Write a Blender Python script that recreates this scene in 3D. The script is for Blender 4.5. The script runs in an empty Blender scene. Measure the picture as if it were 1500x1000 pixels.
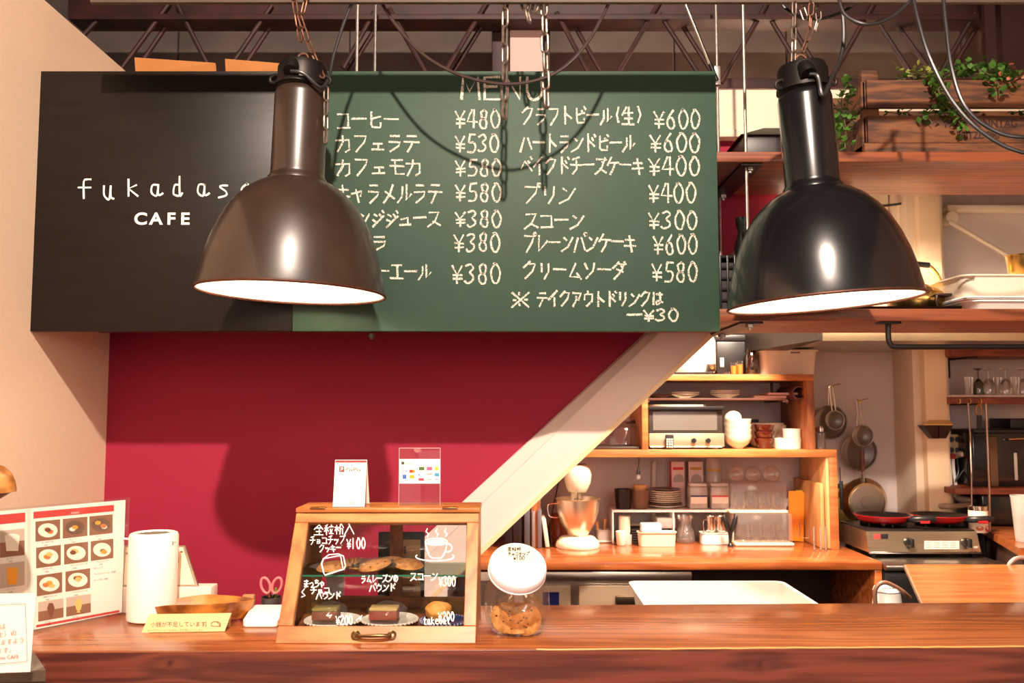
import bpy, bmesh, math, random
from mathutils import Vector, Matrix
R = math.radians
random.seed(7)
SC = bpy.context.scene
COL = SC.collection
F = 1300.0
PITCH = math.atan(100 / F)
CAMZ = 1.5

# ---------------------------------------------------------------- camera
cd = bpy.data.cameras.new('camera')
cam = bpy.data.objects.new('camera', cd)
COL.objects.link(cam)
cam.location = (0, 0, CAMZ)
cam.rotation_euler = (R(90) + PITCH, 0, 0)
cd.sensor_width = 36
cd.lens = F / 1500 * 36
cd.clip_start = 0.05
cd.dof.use_dof = True
cd.dof.focus_distance = 2.2
cd.dof.aperture_fstop = 6.5
SC.camera = cam

# ---------------------------------------------------------------- world, lights, exposure
SC.view_settings.view_transform = 'Standard'
SC.view_settings.look = 'None'
SC.view_settings.exposure = 0.25
SC.view_settings.gamma = 1.0
SC.view_settings.use_curve_mapping = False
wd = bpy.data.worlds.new('world')
SC.world = wd
wd.use_nodes = True
wd.node_tree.nodes['Background'].inputs[0].default_value = (1.0, 0.74, 0.62, 1)
wd.node_tree.nodes['Background'].inputs[1].default_value = 0.16


def lamp(name, kind, loc, power, color, size=0.1, target=None, spot=None, size_y=None):
    l = bpy.data.lights.new(name, kind)
    l.energy = power
    l.color = color
    if kind == 'AREA':
        l.size = size
        if size_y:
            l.shape = 'RECTANGLE'
            l.size_y = size_y
    else:
        l.shadow_soft_size = size
    if spot:
        l.spot_size = R(spot[0])
        l.spot_blend = spot[1]
    o = bpy.data.objects.new(name, l)
    COL.objects.link(o)
    o.location = loc
    if target:
        o.rotation_euler = (Vector(target) - Vector(loc)).to_track_quat('-Z', 'Y').to_euler()
    return o


WARM = (1.0, 0.78, 0.56)
lamp('room_spot_light', 'SPOT', (0.04, -1.03, 4.0), 1050, (1.0, 0.82, 0.68), 0.055, (-0.12, 2.05, 1.2), (84, 0.85))
lamp('room_warm_light', 'POINT', (-0.75, -1.2, 2.6), 34, (1.0, 0.76, 0.5), 0.3)
lamp('fill_light_right', 'POINT', (1.9, -0.9, 2.0), 55, (1.0, 0.80, 0.62), 0.3)  # added fill from the right, brightens the left wall and picture menu
lamp('shop_window_light', 'AREA', (0.6, -3.2, 2.1), 34, (1.0, 0.80, 0.78), 3.0, (0.2, 2.5, 1.5), None, 1.8)
lamp('kitchen_ceiling_light', 'AREA', (1.0, 3.1, 2.55), 135, (1.0, 0.80, 0.62), 0.5, (1.0, 3.9, 1.0), None, 0.25)
lamp('hood_light', 'AREA', (1.5, 3.7, 1.80), 22, WARM, 0.3, (1.5, 3.8, 0.9), None, 0.15)


# ---------------------------------------------------------------- geometry helpers
def W(px, py, Y):
    """the point at distance Y along the room that the photograph shows at (px, py)"""
    u = (px - 750) / F
    v = (500 - py) / F
    y = math.cos(PITCH) - v * math.sin(PITCH)
    z = math.sin(PITCH) + v * math.cos(PITCH)
    return Vector((u / y * Y, Y, CAMZ + z / y * Y))


def H(px, py, z):
    """the point at height z seen at (px, py)"""
    p = W(px, py, 1.0)
    k = (z - CAMZ) / (p.z - CAMZ)
    return Vector((p.x * k, k, z))


def S(Y):
    return Y / F


class B:
    def __init__(s):
        s.bm = bmesh.new()

    def box(s, x0, x1, y0, y1, z0, z1, bev=0.0, rot=None, piv=None):
        vs = [s.bm.verts.new((x, y, z)) for z in (z0, z1) for y in (y0, y1) for x in (x0, x1)]
        f = [(0, 2, 3, 1), (4, 5, 7, 6), (0, 1, 5, 4), (2, 6, 7, 3), (0, 4, 6, 2), (1, 3, 7, 5)]
        fs = [s.bm.faces.new([vs[i] for i in q]) for q in f]
        if rot:
            piv = Vector(piv) if piv is not None else Vector(((x0 + x1) / 2, (y0 + y1) / 2, (z0 + z1) / 2))
            bmesh.ops.rotate(s.bm, verts=vs, cent=piv, matrix=rot)
        if bev > 0:
            es = list({e for q in fs for e in q.edges})
            bmesh.ops.bevel(s.bm, geom=es, offset=bev, segments=2, affect='EDGES', profile=0.5)
        return s

    def pbox(s, px0, py0, px1, py1, Y, d, bev=0.0):
        a = W(px0, py0, Y)
        b = W(px1, py1, Y)
        return s.box(min(a.x, b.x), max(a.x, b.x), Y, Y + d, min(a.z, b.z), max(a.z, b.z), bev)

    def prism(s, front, back):
        """front and back: matching rings of points"""
        a = [s.bm.verts.new(p) for p in front]
        b = [s.bm.verts.new(p) for p in back]
        n = len(a)
        s.bm.faces.new(a)
        s.bm.faces.new(b[::-1])
        for i in range(n):
            s.bm.faces.new((a[i], b[i], b[(i + 1) % n], a[(i + 1) % n]))
        return s

    def extr(s, ring, vec):
        v = Vector(vec)
        return s.prism([Vector(p) for p in ring], [Vector(p) + v for p in ring])

    def lathe(s, c, prof, seg=32, M=None, sx=1, sy=1, a0=0, a1=360):
        """prof: (r, z) pairs, c: centre"""
        c = Vector(c)
        full = abs(a1 - a0) >= 360
        n = seg if full else seg + 1
        rings = []
        for r, z in prof:
            if r < 1e-6:
                p = Vector((0, 0, z))
                rings.append([s.bm.verts.new(c + (M @ p if M else p))])
            else:
                ring = []
                for i in range(n):
                    a = R(a0 + (a1 - a0) * i / seg)
                    p = Vector((r * math.cos(a) * sx, r * math.sin(a) * sy, z))
                    ring.append(s.bm.verts.new(c + (M @ p if M else p)))
                rings.append(ring)
        for A, C in zip(rings, rings[1:]):
            m = n if full else n - 1
            for i in range(m):
                j = (i + 1) % n
                if len(A) == 1 and len(C) == 1:
                    continue
                if len(A) == 1:
                    s.bm.faces.new((A[0], C[j], C[i]))
                elif len(C) == 1:
                    s.bm.faces.new((A[i], A[j], C[0]))
                else:
                    s.bm.faces.new((A[i], A[j], C[j], C[i]))
        return s

    def plathe(s, cx, prof, Y, seg=28, sy=1):
        """turned body from the silhouette: (py, halfwidth_px) pairs"""
        k = S(Y)
        c = W(cx, prof[0][0], Y)
        pr = [(hw * k, W(cx, py, Y).z - c.z) for py, hw in prof]
        return s.lathe(c, pr, seg, sy=sy)

    def tube(s, pts, r, seg=8, closed=False, caps=True):
        pts = [Vector(p) for p in pts]
        n = len(pts)
        rr = r if isinstance(r, (list, tuple)) else [r] * n
        prev = None
        rings = []
        for i, p in enumerate(pts):
            if closed:
                t = (pts[(i + 1) % n] - pts[i - 1])
            else:
                t = (pts[min(i + 1, n - 1)] - pts[max(i - 1, 0)])
            t.normalize()
            if prev is None:
                up = Vector((0, 0, 1)) if abs(t.z) < 0.9 else Vector((1, 0, 0))
                nx = t.cross(up).normalized()
            else:
                nx = (prev - t * prev.dot(t)).normalized()
            prev = nx
            ny = t.cross(nx)
            rings.append([s.bm.verts.new(p + (nx * math.cos(2 * math.pi * k / seg) + ny * math.sin(2 * math.pi * k / seg)) * rr[i]) for k in range(seg)])
        m = n if closed else n - 1
        for i in range(m):
            a, b = rings[i], rings[(i + 1) % n]
            for k in range(seg):
                s.bm.faces.new((a[k], a[(k + 1) % seg], b[(k + 1) % seg], b[k]))
        if not closed and caps:
            s.bm.faces.new(rings[0][::-1])
            s.bm.faces.new(rings[-1])
        return s

    def quad(s, a, b, c, d):
        s.bm.faces.new([s.bm.verts.new(Vector(p)) for p in (a, b, c, d)])
        return s

    def blob(s, c, rx, ry, rz, seed=0, amp=0.12, sub=3):
        rnd = random.Random(seed)
        r = bmesh.ops.create_icosphere(s.bm, subdivisions=sub, radius=1.0)
        ph = [rnd.uniform(0, 6) for _ in range(6)]
        for v in r['verts']:
            p = v.co.copy()
            k = 1 + amp * (math.sin(p.x * 4 + ph[0]) * math.sin(p.y * 5 + ph[1]) + 0.6 * math.sin(p.z * 7 + ph[2] + p.x * 3))
            v.co = Vector(c) + Vector((p.x * rx, p.y * ry, p.z * rz)) * k
        return s


def smooth(pts, n=6):
    pts = [Vector(p) for p in pts]
    out = []
    for i in range(len(pts) - 1):
        p0 = pts[max(i - 1, 0)]
        p1, p2 = pts[i], pts[i + 1]
        p3 = pts[min(i + 2, len(pts) - 1)]
        for k in range(n):
            t = k / n
            out.append(0.5 * ((2 * p1) + (p2 - p0) * t + (2 * p0 - 5 * p1 + 4 * p2 - p3) * t * t + (3 * p1 - p0 - 3 * p2 + p3) * t ** 3))
    out.append(pts[-1])
    return out


def mesh_of(name, b, m, origin=(0, 0, 0), keep=False):
    bm = b.bm if isinstance(b, B) else b
    me = bpy.data.meshes.new(name)
    if not keep:
        bmesh.ops.recalc_face_normals(bm, faces=bm.faces)
    o = Vector(origin)
    for v in bm.verts:
        v.co -= o
    for f in bm.faces:
        f.smooth = True
    bm.to_mesh(me)
    bm.free()
    me.set_sharp_from_angle(angle=R(38))
    if m:
        me.materials.append(m)
    return me


def tag(o, label=None, cat=None, group=None, kind=None):
    if label:
        o['label'] = label
    if cat:
        o['category'] = cat
    if group:
        o['group'] = group
    if kind:
        o['kind'] = kind
    return o


def base_of(bm):
    xs = [v.co.x for v in bm.verts]
    ys = [v.co.y for v in bm.verts]
    zs = [v.co.z for v in bm.verts]
    return Vector(((min(xs) + max(xs)) / 2, (min(ys) + max(ys)) / 2, min(zs)))


class T:
    """an Empty at the thing's base with part meshes below it"""

    def __init__(s, name, label, cat, loc, group=None, kind=None):
        s.o = bpy.data.objects.new(name, None)
        s.o.empty_display_size = 0.05
        COL.objects.link(s.o)
        s.o.location = loc
        s.loc = Vector(loc)
        tag(s.o, label, cat, group, kind)

    def part(s, name, b, m, parent=None, label=None, keep=False, kind=None):
        me = mesh_of(name, b, m, s.loc, keep)
        o = bpy.data.objects.new(name, me)
        COL.objects.link(o)
        o.parent = parent or s.o
        tag(o, label, None, None, kind)
        return o

    def share(s, name, me, mat4, parent=None, kind=None):
        """a part that shares mesh data; mat4 in the thing's own frame"""
        o = bpy.data.objects.new(name, me)
        COL.objects.link(o)
        o.parent = parent or s.o
        o.matrix_local = mat4
        tag(o, None, None, None, kind)
        return o


def one(name, label, cat, b, m, group=None, kind=None):
    bm = b.bm if isinstance(b, B) else b
    loc = base_of(bm)
    o = bpy.data.objects.new(name, mesh_of(name, bm, m, loc))
    COL.objects.link(o)
    o.location = loc
    return tag(o, label, cat, group, kind)


def struct(name, b, m, label=None):
    bm = b.bm if isinstance(b, B) else b
    loc = base_of(bm)
    o = bpy.data.objects.new(name, mesh_of(name, bm, m, loc))
    COL.objects.link(o)
    o.location = loc
    tag(o, label, None, None, 'structure')
    return o


def dup(root, loc, label=None, group=None, rz=None):
    r = root.copy()
    COL.objects.link(r)
    r.location = loc
    if rz is not None:
        r.rotation_euler.z = rz
    if label:
        r['label'] = label
    if group:
        r['group'] = group
    for ch in root.children:
        c = ch.copy()
        COL.objects.link(c)
        c.parent = r
        for g in ch.children:
            d = g.copy()
            COL.objects.link(d)
            d.parent = c
    return r


# ---------------------------------------------------------------- materials
def lin(c):
    return tuple(((x / 255) / 12.92 if x / 255 <= 0.04045 else ((x / 255 + 0.055) / 1.055) ** 2.4) for x in c)


_M = {}


def mat(name, rgb, rough=0.5, metal=0.0, coat=0.0, bump=0.0, scale=20.0, var=0.0, emit=0.0, spec=0.5, stretch=(1, 1, 1), rgb2=None, aniso=0):
    if name in _M:
        return _M[name]
    m = bpy.data.materials.new(name)
    m.use_nodes = True
    nt = m.node_tree
    b = nt.nodes['Principled BSDF']
    c = lin(rgb)
    b.inputs['Base Color'].default_value = (*c, 1)
    b.inputs['Roughness'].default_value = rough
    b.inputs['Metallic'].default_value = metal
    b.inputs['Coat Weight'].default_value = coat
    b.inputs['Coat Roughness'].default_value = 0.12
    b.inputs['Specular IOR Level'].default_value = spec
    if emit:
        b.inputs['Emission Color'].default_value = (*c, 1)
        b.inputs['Emission Strength'].default_value = emit
    if var or bump or rgb2:
        tc = nt.nodes.new('ShaderNodeTexCoord')
        mp = nt.nodes.new('ShaderNodeMapping')
        mp.inputs['Scale'].default_value = stretch
        nt.links.new(tc.outputs['Object'], mp.inputs[0])
        n = nt.nodes.new('ShaderNodeTexNoise')
        n.inputs['Scale'].default_value = scale
        n.inputs['Detail'].default_value = 5
        nt.links.new(mp.outputs[0], n.inputs['Vector'])
        cr = nt.nodes.new('ShaderNodeValToRGB')
        c2 = lin(rgb2) if rgb2 else tuple(x * (1 - var) for x in c)
        cr.color_ramp.elements[0].position = 0.35
        cr.color_ramp.elements[1].position = 0.65
        cr.color_ramp.elements[0].color = (*c2, 1)
        cr.color_ramp.elements[1].color = (*c, 1)
        nt.links.new(n.outputs['Fac'], cr.inputs[0])
        nt.links.new(cr.outputs[0], b.inputs['Base Color'])
        if bump:
            bp = nt.nodes.new('ShaderNodeBump')
            bp.inputs['Strength'].default_value = bump
            bp.inputs['Distance'].default_value = 0.004
            nt.links.new(n.outputs['Fac'], bp.inputs['Height'])
            nt.links.new(bp.outputs[0], b.inputs['Normal'])
    _M[name] = m
    return m


def wood(name, c1, c2, grain=14, stretch=(1, 12, 12), rough=0.35, coat=0.0, knots=(), bump=0.15, dark=None):
    """plank: long grain lines pulled out along one axis, with optional knots (x, y, z, radius) in object space"""
    if name in _M:
        return _M[name]
    m = bpy.data.materials.new(name)
    m.use_nodes = True
    nt = m.node_tree
    N = nt.nodes
    L = nt.links
    b = N['Principled BSDF']
    b.inputs['Roughness'].default_value = rough
    b.inputs['Coat Weight'].default_value = coat
    b.inputs['Coat Roughness'].default_value = 0.15
    tc = N.new('ShaderNodeTexCoord')
    mp = N.new('ShaderNodeMapping')
    mp.inputs['Scale'].default_value = stretch
    L.new(tc.outputs['Object'], mp.inputs[0])
    n1 = N.new('ShaderNodeTexNoise')
    n1.inputs['Scale'].default_value = 1.2
    n1.inputs['Detail'].default_value = 3
    L.new(mp.outputs[0], n1.inputs['Vector'])
    # rings: sine over warped distance
    mul = N.new('ShaderNodeMath')
    mul.operation = 'MULTIPLY'
    mul.inputs[1].default_value = grain
    src = n1.outputs['Fac']
    for kx, ky, kz, kr in knots:
        vm = N.new('ShaderNodeVectorMath')
        vm.operation = 'DISTANCE'
        vm.inputs[1].default_value = (kx, ky, kz)
        L.new(tc.outputs['Object'], vm.inputs[0])
        mr = N.new('ShaderNodeMapRange')
        mr.inputs['From Min'].default_value = 0
        mr.inputs['From Max'].default_value = kr * 9
        mr.inputs['To Min'].default_value = 0.05
        mr.inputs['To Max'].default_value = 0
        mr.interpolation_type = 'SMOOTHSTEP'
        L.new(vm.outputs['Value'], mr.inputs[0])
        ad = N.new('ShaderNodeMath')
        L.new(src, ad.inputs[0])
        L.new(mr.outputs[0], ad.inputs[1])
        src = ad.outputs[0]
    L.new(src, mul.inputs[0])
    sn = N.new('ShaderNodeMath')
    sn.operation = 'SINE'
    m2 = N.new('ShaderNodeMath')
    m2.operation = 'MULTIPLY'
    m2.inputs[1].default_value = 6.28
    L.new(mul.outputs[0], m2.inputs[0])
    L.new(m2.outputs[0], sn.inputs[0])
    n2 = N.new('ShaderNodeTexNoise')
    n2.inputs['Scale'].default_value = 8
    n2.inputs['Detail'].default_value = 8
    mp2 = N.new('ShaderNodeMapping')
    mp2.inputs['Scale'].default_value = tuple(x * (1 if x <= 1 else 1.6) for x in stretch)
    L.new(tc.outputs['Object'], mp2.inputs[0])
    L.new(mp2.outputs[0], n2.inputs['Vector'])
    ma = N.new('ShaderNodeMath')
    ma.operation = 'MULTIPLY_ADD'
    ma.inputs[1].default_value = 0.22
    L.new(sn.outputs[0], ma.inputs[0])
    L.new(n2.outputs['Fac'], ma.inputs[2])
    cr = N.new('ShaderNodeValToRGB')
    cr.color_ramp.elements[0].position = 0.25
    cr.color_ramp.elements[1].position = 0.72
    cr.color_ramp.elements[0].color = (*lin(c2), 1)
    cr.color_ramp.elements[1].color = (*lin(c1), 1)
    L.new(ma.outputs[0], cr.inputs[0])
    col = cr.outputs[0]
    for kx, ky, kz, kr in knots:
        vm = N.new('ShaderNodeVectorMath')
        vm.operation = 'DISTANCE'
        vm.inputs[1].default_value = (kx, ky, kz)
        L.new(tc.outputs['Object'], vm.inputs[0])
        ns = N.new('ShaderNodeTexNoise')
        ns.inputs['Scale'].default_value = 55
        L.new(tc.outputs['Object'], ns.inputs['Vector'])
        ad = N.new('ShaderNodeMath')
        ad.operation = 'MULTIPLY_ADD'
        ad.inputs[1].default_value = kr * 1.6
        L.new(ns.outputs['Fac'], ad.inputs[0])
        L.new(vm.outputs['Value'], ad.inputs[2])
        mr = N.new('ShaderNodeMapRange')
        mr.inputs['From Min'].default_value = kr * 1.0
        mr.inputs['From Max'].default_value = kr * 1.9
        mr.inputs['To Min'].default_value = 0.85
        mr.inputs['To Max'].default_value = 0
        L.new(ad.outputs[0], mr.inputs[0])
        mx = N.new('ShaderNodeMix')
        mx.data_type = 'RGBA'
        L.new(mr.outputs[0], mx.inputs[0])
        L.new(col, mx.inputs[6])
        mx.inputs[7].default_value = (*lin(dark or (60, 25, 18)), 1)
        col = mx.outputs[2]
    L.new(col, b.inputs['Base Color'])
    bp = N.new('ShaderNodeBump')
    bp.inputs['Strength'].default_value = bump
    bp.inputs['Distance'].default_value = 0.003
    L.new(ma.outputs[0], bp.inputs['Height'])
    L.new(bp.outputs[0], b.inputs['Normal'])
    _M[name] = m
    return m


def glass(name, tint=(255, 255, 255), refl=0.12, rough=0.02, haze=0.0, hazecol=(240, 235, 230)):
    if name in _M:
        return _M[name]
    m = bpy.data.materials.new(name)
    m.use_nodes = True
    nt = m.node_tree
    nt.nodes.clear()
    N = nt.nodes
    L = nt.links
    out = N.new('ShaderNodeOutputMaterial')
    tr = N.new('ShaderNodeBsdfTransparent')
    tr.inputs[0].default_value = (*lin(tint), 1)
    gl = N.new('ShaderNodeBsdfGlossy')
    gl.inputs['Roughness'].default_value = rough
    lw = N.new('ShaderNodeLayerWeight')
    lw.inputs[0].default_value = 0.45
    mr = N.new('ShaderNodeMapRange')
    mr.inputs['To Min'].default_value = refl * 0.35
    mr.inputs['To Max'].default_value = min(1.0, refl * 3)
    L.new(lw.outputs['Fresnel'], mr.inputs[0])
    mx = N.new('ShaderNodeMixShader')
    L.new(mr.outputs[0], mx.inputs[0])
    base = tr.outputs[0]
    if haze:
        df = N.new('ShaderNodeBsdfDiffuse')
        df.inputs[0].default_value = (*lin(hazecol), 1)
        m0 = N.new('ShaderNodeMixShader')
        m0.inputs[0].default_value = haze
        L.new(tr.outputs[0], m0.inputs[1])
        L.new(df.outputs[0], m0.inputs[2])
        base = m0.outputs[0]
    L.new(base, mx.inputs[1])
    L.new(gl.outputs[0], mx.inputs[2])
    L.new(mx.outputs[0], out.inputs[0])
    _M[name] = m
    return m


def chalk(name, rgb, holes=0.45, scale=420):
    if name in _M:
        return _M[name]
    m = mat(name, rgb, 0.9)
    nt = m.node_tree
    N = nt.nodes
    L = nt.links
    tc = N.new('ShaderNodeTexCoord')
    n = N.new('ShaderNodeTexNoise')
    n.inputs['Scale'].default_value = scale
    n.inputs['Detail'].default_value = 2
    L.new(tc.outputs['Object'], n.inputs['Vector'])
    mr = N.new('ShaderNodeMapRange')
    mr.inputs['From Min'].default_value = holes - 0.06
    mr.inputs['From Max'].default_value = holes + 0.06
    mr.inputs['To Min'].default_value = 0.12
    L.new(n.outputs['Fac'], mr.inputs[0])
    L.new(mr.outputs[0], N['Principled BSDF'].inputs['Alpha'])
    return m


WHITE = mat('white_enamel', (250, 246, 238), 0.35)
CREAM = mat('cream_plastic', (226, 212, 190), 0.45)
WPLAST = mat('white_plastic', (240, 234, 226), 0.4)
BLACK = mat('black_plastic', (22, 20, 20), 0.4)
BLKMET = mat('black_painted_iron', (34, 28, 26), 0.45, 0.6)
STEEL = mat('brushed_steel', (200, 192, 180), 0.28, 1.0, var=0.15, scale=6, stretch=(1, 1, 30))
CHROME = mat('chrome', (225, 222, 215), 0.12, 1.0)
GALV = mat('galvanised_steel', (176, 170, 162), 0.42, 0.9, var=0.3, scale=80)
BRASS = mat('brass', (200, 160, 90), 0.25, 1.0)
RUST = mat('rusted_steel', (62, 22, 19), 0.6, 0.0, var=0.45, scale=12, rgb2=(38, 14, 13))
CHAIN = mat('weathered_chain_steel', (158, 140, 128), 0.42, 0.85, var=0.45, scale=120)
CHAINRUST = mat('rusty_chain_steel', (130, 92, 74), 0.5, 0.75, var=0.5, scale=120)
CABLE = mat('black_rubber_cable', (40, 37, 38), 0.38)
GLASS = glass('clear_glass')
ACRYL = glass('clear_acrylic', (253, 253, 253), .05, 0.03, 0.01)
FROST = glass('frosted_plastic', (240, 238, 236), 0.10, 0.25, 0.42, (235, 228, 220))
INK = mat('black_print', (40, 34, 32), 0.7)
PAPER = mat('white_paper', (246, 240, 228), 0.7)
REDINK = mat('red_print', (214, 48, 52), 0.6)

# ================================================================ the setting
YR = 2.81                      # red wall
XL = W(157, 600, YR).x         # left wall
YK = 4.25                      # kitchen back wall
M_PLASTER = mat('cream_plaster', (246, 214, 184), 0.85, bump=0.05, scale=60, var=0.03)
M_RED = mat('crimson_paint', (150, 9, 48), 0.75, bump=0.04, scale=120)
M_KIT = mat('grey_lilac_wall', (212, 198, 194), 0.7, var=0.05, scale=3)
M_TRIM = mat('cream_trim', (232, 216, 190), 0.6, var=0.05, scale=8)
M_FLOOR = mat('dark_floor', (70, 52, 44), 0.6, var=0.2, scale=6)
M_DARK = mat('dark_ceiling', (34, 24, 22), 0.8)
M_PANEL = mat('weathered_grey_board', (104, 92, 84), 0.85, bump=0.3, scale=3.5, rgb2=(82, 72, 68), stretch=(1, 1, 1.6))

p0 = W(65, 0, 1)
y0 = XL / p0.x
ztop = CAMZ + (p0.z - CAMZ) * y0
struct('floor', B().box(-4, 5, -4, 5, -0.05, 0), M_FLOOR)
struct('ceiling', B().box(-4, 5, -4, 5, 4.3, 4.35), M_DARK)
struct('wall_left', B().box(XL - 0.1, XL, -3.0, 3.3, 0, ztop), M_PLASTER)

# stair and red wall share the diagonal
def dl(px, a, b):
    return a[1] + (px - a[0]) * (b[1] - a[1]) / (b[0] - a[0])
L1 = ((677, 735), (940, 492))
LC = ((780, 665), (960, 492))
L2 = ((704, 813), (1048, 490))
zred = W(900, 200, YR).z
a = W(620, dl(620, *L1), YR + .0)
b_ = W(1140, dl(1140, *L1), YR)
# red wall: everything above the stair
ring = [Vector((XL, YR, 0)), Vector((W(640, 900, YR).x, YR, 0)), W(640, dl(640, *L1) + 8, YR), W(1140, dl(1140, *L1) + 8, YR),
        Vector((W(1140, 200, YR).x, YR, zred)), Vector((XL, YR, zred))]
struct('wall_back', B().extr(ring, (0, 0.03, 0)), M_RED)
# kitchen walls
xk0 = W(640, 700, YR).x
struct('wall_kitchen', B().box(xk0 - .1, 4.2, YK, YK + .1, 0, 2.75), M_KIT)
struct('wall_right', B().box(3.6, 3.7, -3, YK, 0, 4.29), M_PLASTER)
struct('wall_partition', B().box(xk0 - .1, xk0 - .02, YR + .03, YK, 0, 1.6), M_KIT)

# stair stringer running up to the right
M_STAIR = mat('off_white_stair_paint', (226, 206, 196), 0.55, var=0.03, scale=5)
st = T('staircase', 'off-white painted stair side rising diagonally to the right in front of the kitchen', 'staircase', W(700, 900, 2.7), None)
def pl(px, l, Y, dy=0):
    return W(px, dl(px, *l) + dy, Y)
A0, A1 = 600, 1250
bm = B()
bm.prism([pl(A0, LC, 2.755), pl(A1, LC, 2.755), pl(A1, L2, 2.755, -7), pl(A0, L2, 2.755, -7)],
         [pl(A0, LC, 2.80), pl(A1, LC, 2.80), pl(A1, L2, 2.80, -7), pl(A0, L2, 2.80, -7)])
st.part('stringer_board', bm, M_STAIR)
bm = B()
bm.prism([pl(A0, L1, 2.798), pl(A1, L1, 2.798), pl(A1, LC, 2.753, 1), pl(A0, LC, 2.753, 1)],
         [pl(A0, L1, 2.806, 1), pl(A1, L1, 2.806, 1), pl(A1, LC, 2.80, 8), pl(A0, LC, 2.80, 8)])
st.part('cap_board', bm, M_STAIR)
bm = B()
bm.prism([pl(A0, L2, 2.748, -9), pl(A1, L2, 2.748, -9), pl(A1, L2, 2.748), pl(A0, L2, 2.748)],
         [pl(A0, L2, 2.808, -9), pl(A1, L2, 2.808, -9), pl(A1, L2, 2.808), pl(A0, L2, 2.808)])
st.part('lower_moulding', bm, mat('cream_moulding', (238, 206, 160), 0.5))

# cream band above the red wall
bz0, bz1 = W(1200, 200, YR - .03).z, W(1200, 131, YR - .03).z
bm = B().box(XL, 3.6, YR - .03, YR + .1, bz0 + .02, bz1, .004)
struct('trim_1', bm, M_TRIM, 'cream boxed beam running along the top of the back wall')
struct('trim_2', B().box(XL, 3.6, YR - .045, YR + .06, bz0 - .005, bz0 + .02, .003), M_TRIM)
# boarded wall high up behind the truss, in panels
bm0 = T('wall_upper', None, None, (0.5, 3.32, bz1), None, 'structure')
xs = [-2.3, XL, -.62, .12, .62, 1.05, 1.72, 2.4, 3.6]
for i in range(len(xs) - 1):
    bm0.part('wall_panel', B().box(xs[i] + .003, xs[i + 1] - .003, 3.3, 3.33, bz1 - .1, 4.29, .003), M_PANEL)
# pale column in the middle of the upper wall and the steel post beside it
M_PINK = mat('pale_pink_column', (214, 176, 168), 0.7, var=.04, scale=5)
struct('trim_3', B().pbox(747, -60, 796, 125, 3.02, .2, .004), M_PINK, 'pale pinkish column between the trusses')
struct('trim_4', B().pbox(721, -60, 746, 125, 3.04, .1, .003), RUST, 'dark red steel post beside the pale column')
struct('trim_5', B().pbox(797, -60, 806, 125, 3.04, .1, .003), RUST)

# steel truss
tr = T('steel_truss', 'dark red steel roof truss with zigzag bars above the menu board', 'truss', W(750, 128, 2.95))
YT = 2.95
tr.part('bottom_chord', B().pbox(150, 114, 1620, 129, YT, .05, .003), RUST)
tr.part('top_chord', B().pbox(100, -12, 1620, 22, YT + .01, .06, .003), RUST)
bm = B().pbox(100, 20, 1620, 28, YT - .02, .1, .002)
tr.part('chord_flange', bm, RUST)
diag = [((248, 5), (176, 103), .0), ((264, 8), (205, 95), .05), ((260, 8), (312, 110), .0), ((398, 8), (329, 110), 0), ((410, 18), (350, 108), .05),
        ((548, 18), (503, 100), .0), ((565, 18), (507, 110), .05), ((570, 12), (627, 112), 0), ((714, 2), (648, 112), 0), ((722, 12), (660, 112), .05),
        ((815, 18), (865, 112), 0), ((820, 0), (886, 114), .05), ((968, 0), (902, 112), 0), ((966, 20), (1026, 112), 0), ((985, 14), (1048, 114), .05),
        ((1124, 5), (1056, 122), 0), ((1125, 22), (1182, 116), 0), ((1138, 0), (1206, 116), .05), ((1282, 2), (1216, 118), 0), ((1284, 30), (1340, 116), 0),
        ((1296, 12), (1374, 120), .05), ((1428, 20), (1374, 114), 0), ((1448, 12), (1392, 106), .05), ((150, 22), (60, 118), 0)]
for p, q, dy in diag:
    tr.part('diagonal_bar', B().tube([W(p[0], p[1], YT + dy), W(q[0], q[1], YT + dy)], .0085, 8), RUST)
one('steel_column', 'dark red-brown steel column at the upper right behind the crate', 'column', B().pbox(1438, -80, 1462, 118, 2.865, .02).pbox(1462, -80, 1600, 118, 2.885, .04), mat('dark_redbrown_steel', (52, 22, 20), .5, .1, var=.3, scale=10))
# long rail at the very top, the lamps hang from it
M_RAIL = mat('grey_brown_rail', (88, 72, 62), .6, var=.2, scale=14)
one('ceiling_rail', 'narrow grey-brown rail along the top edge that the pendant lamps and chains hang from', 'rail', B().pbox(132, -22, 1800, 3.5, 2.08, .014, .003), M_RAIL)

# ================================================================ shelves over the counter
M_SHELF = wood('shelf_cedar', (142, 74, 40), (106, 50, 26), 9, (.7, 10, 10), .5, .1, bump=.1)
YS = 2.372
for (pt, pb, nm, lab) in ((222, 237, 'hanging_shelf', 'upper long brown plank shelf hung above the kitchen, crate standing on it'),
                          (452, 470, 'hanging_shelf', 'lower long brown plank shelf behind the menu board, kettle and trays standing on it')):
    z1, z0 = W(1300, pt, YS).z, W(1300, pb, YS).z
    sh = T(nm, lab, 'shelf', Vector((.5, YS + .2, z0)))
    xm = W(1107, pb, YS).x if pt > 300 else None
    sh.part('plank', B().box(XL + .003, 2.6, YS, 2.745, z0, z1, .003), M_SHELF)
    for px in (1100, 516):
        c = W(px, pb, YS + .02)
        # flat steel strap under the plank and a nut with rod
        if px == 1100:
            sh.part('strap', B().box(c.x - .03, c.x + .03, YS + .01, YR - .045, z0 - .006, z0 - .0005), BLKMET)
        for yy in (YS + .035, YR - .085):
            x = c.x - (.0 if px == 1100 else 0)
            sh.part('nut', B().lathe((x, yy, z0 - .022), [(0, 0), (.006, 0), (.006, .006), (.012, .007), (.012, .017), (.006, .018)], 6), GALV)
    SHZ = (SHZ if pt > 300 else None), z1
    if pt < 300:
        ZU = z1
    else:
        ZL = z1
zt = 2.9
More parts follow.
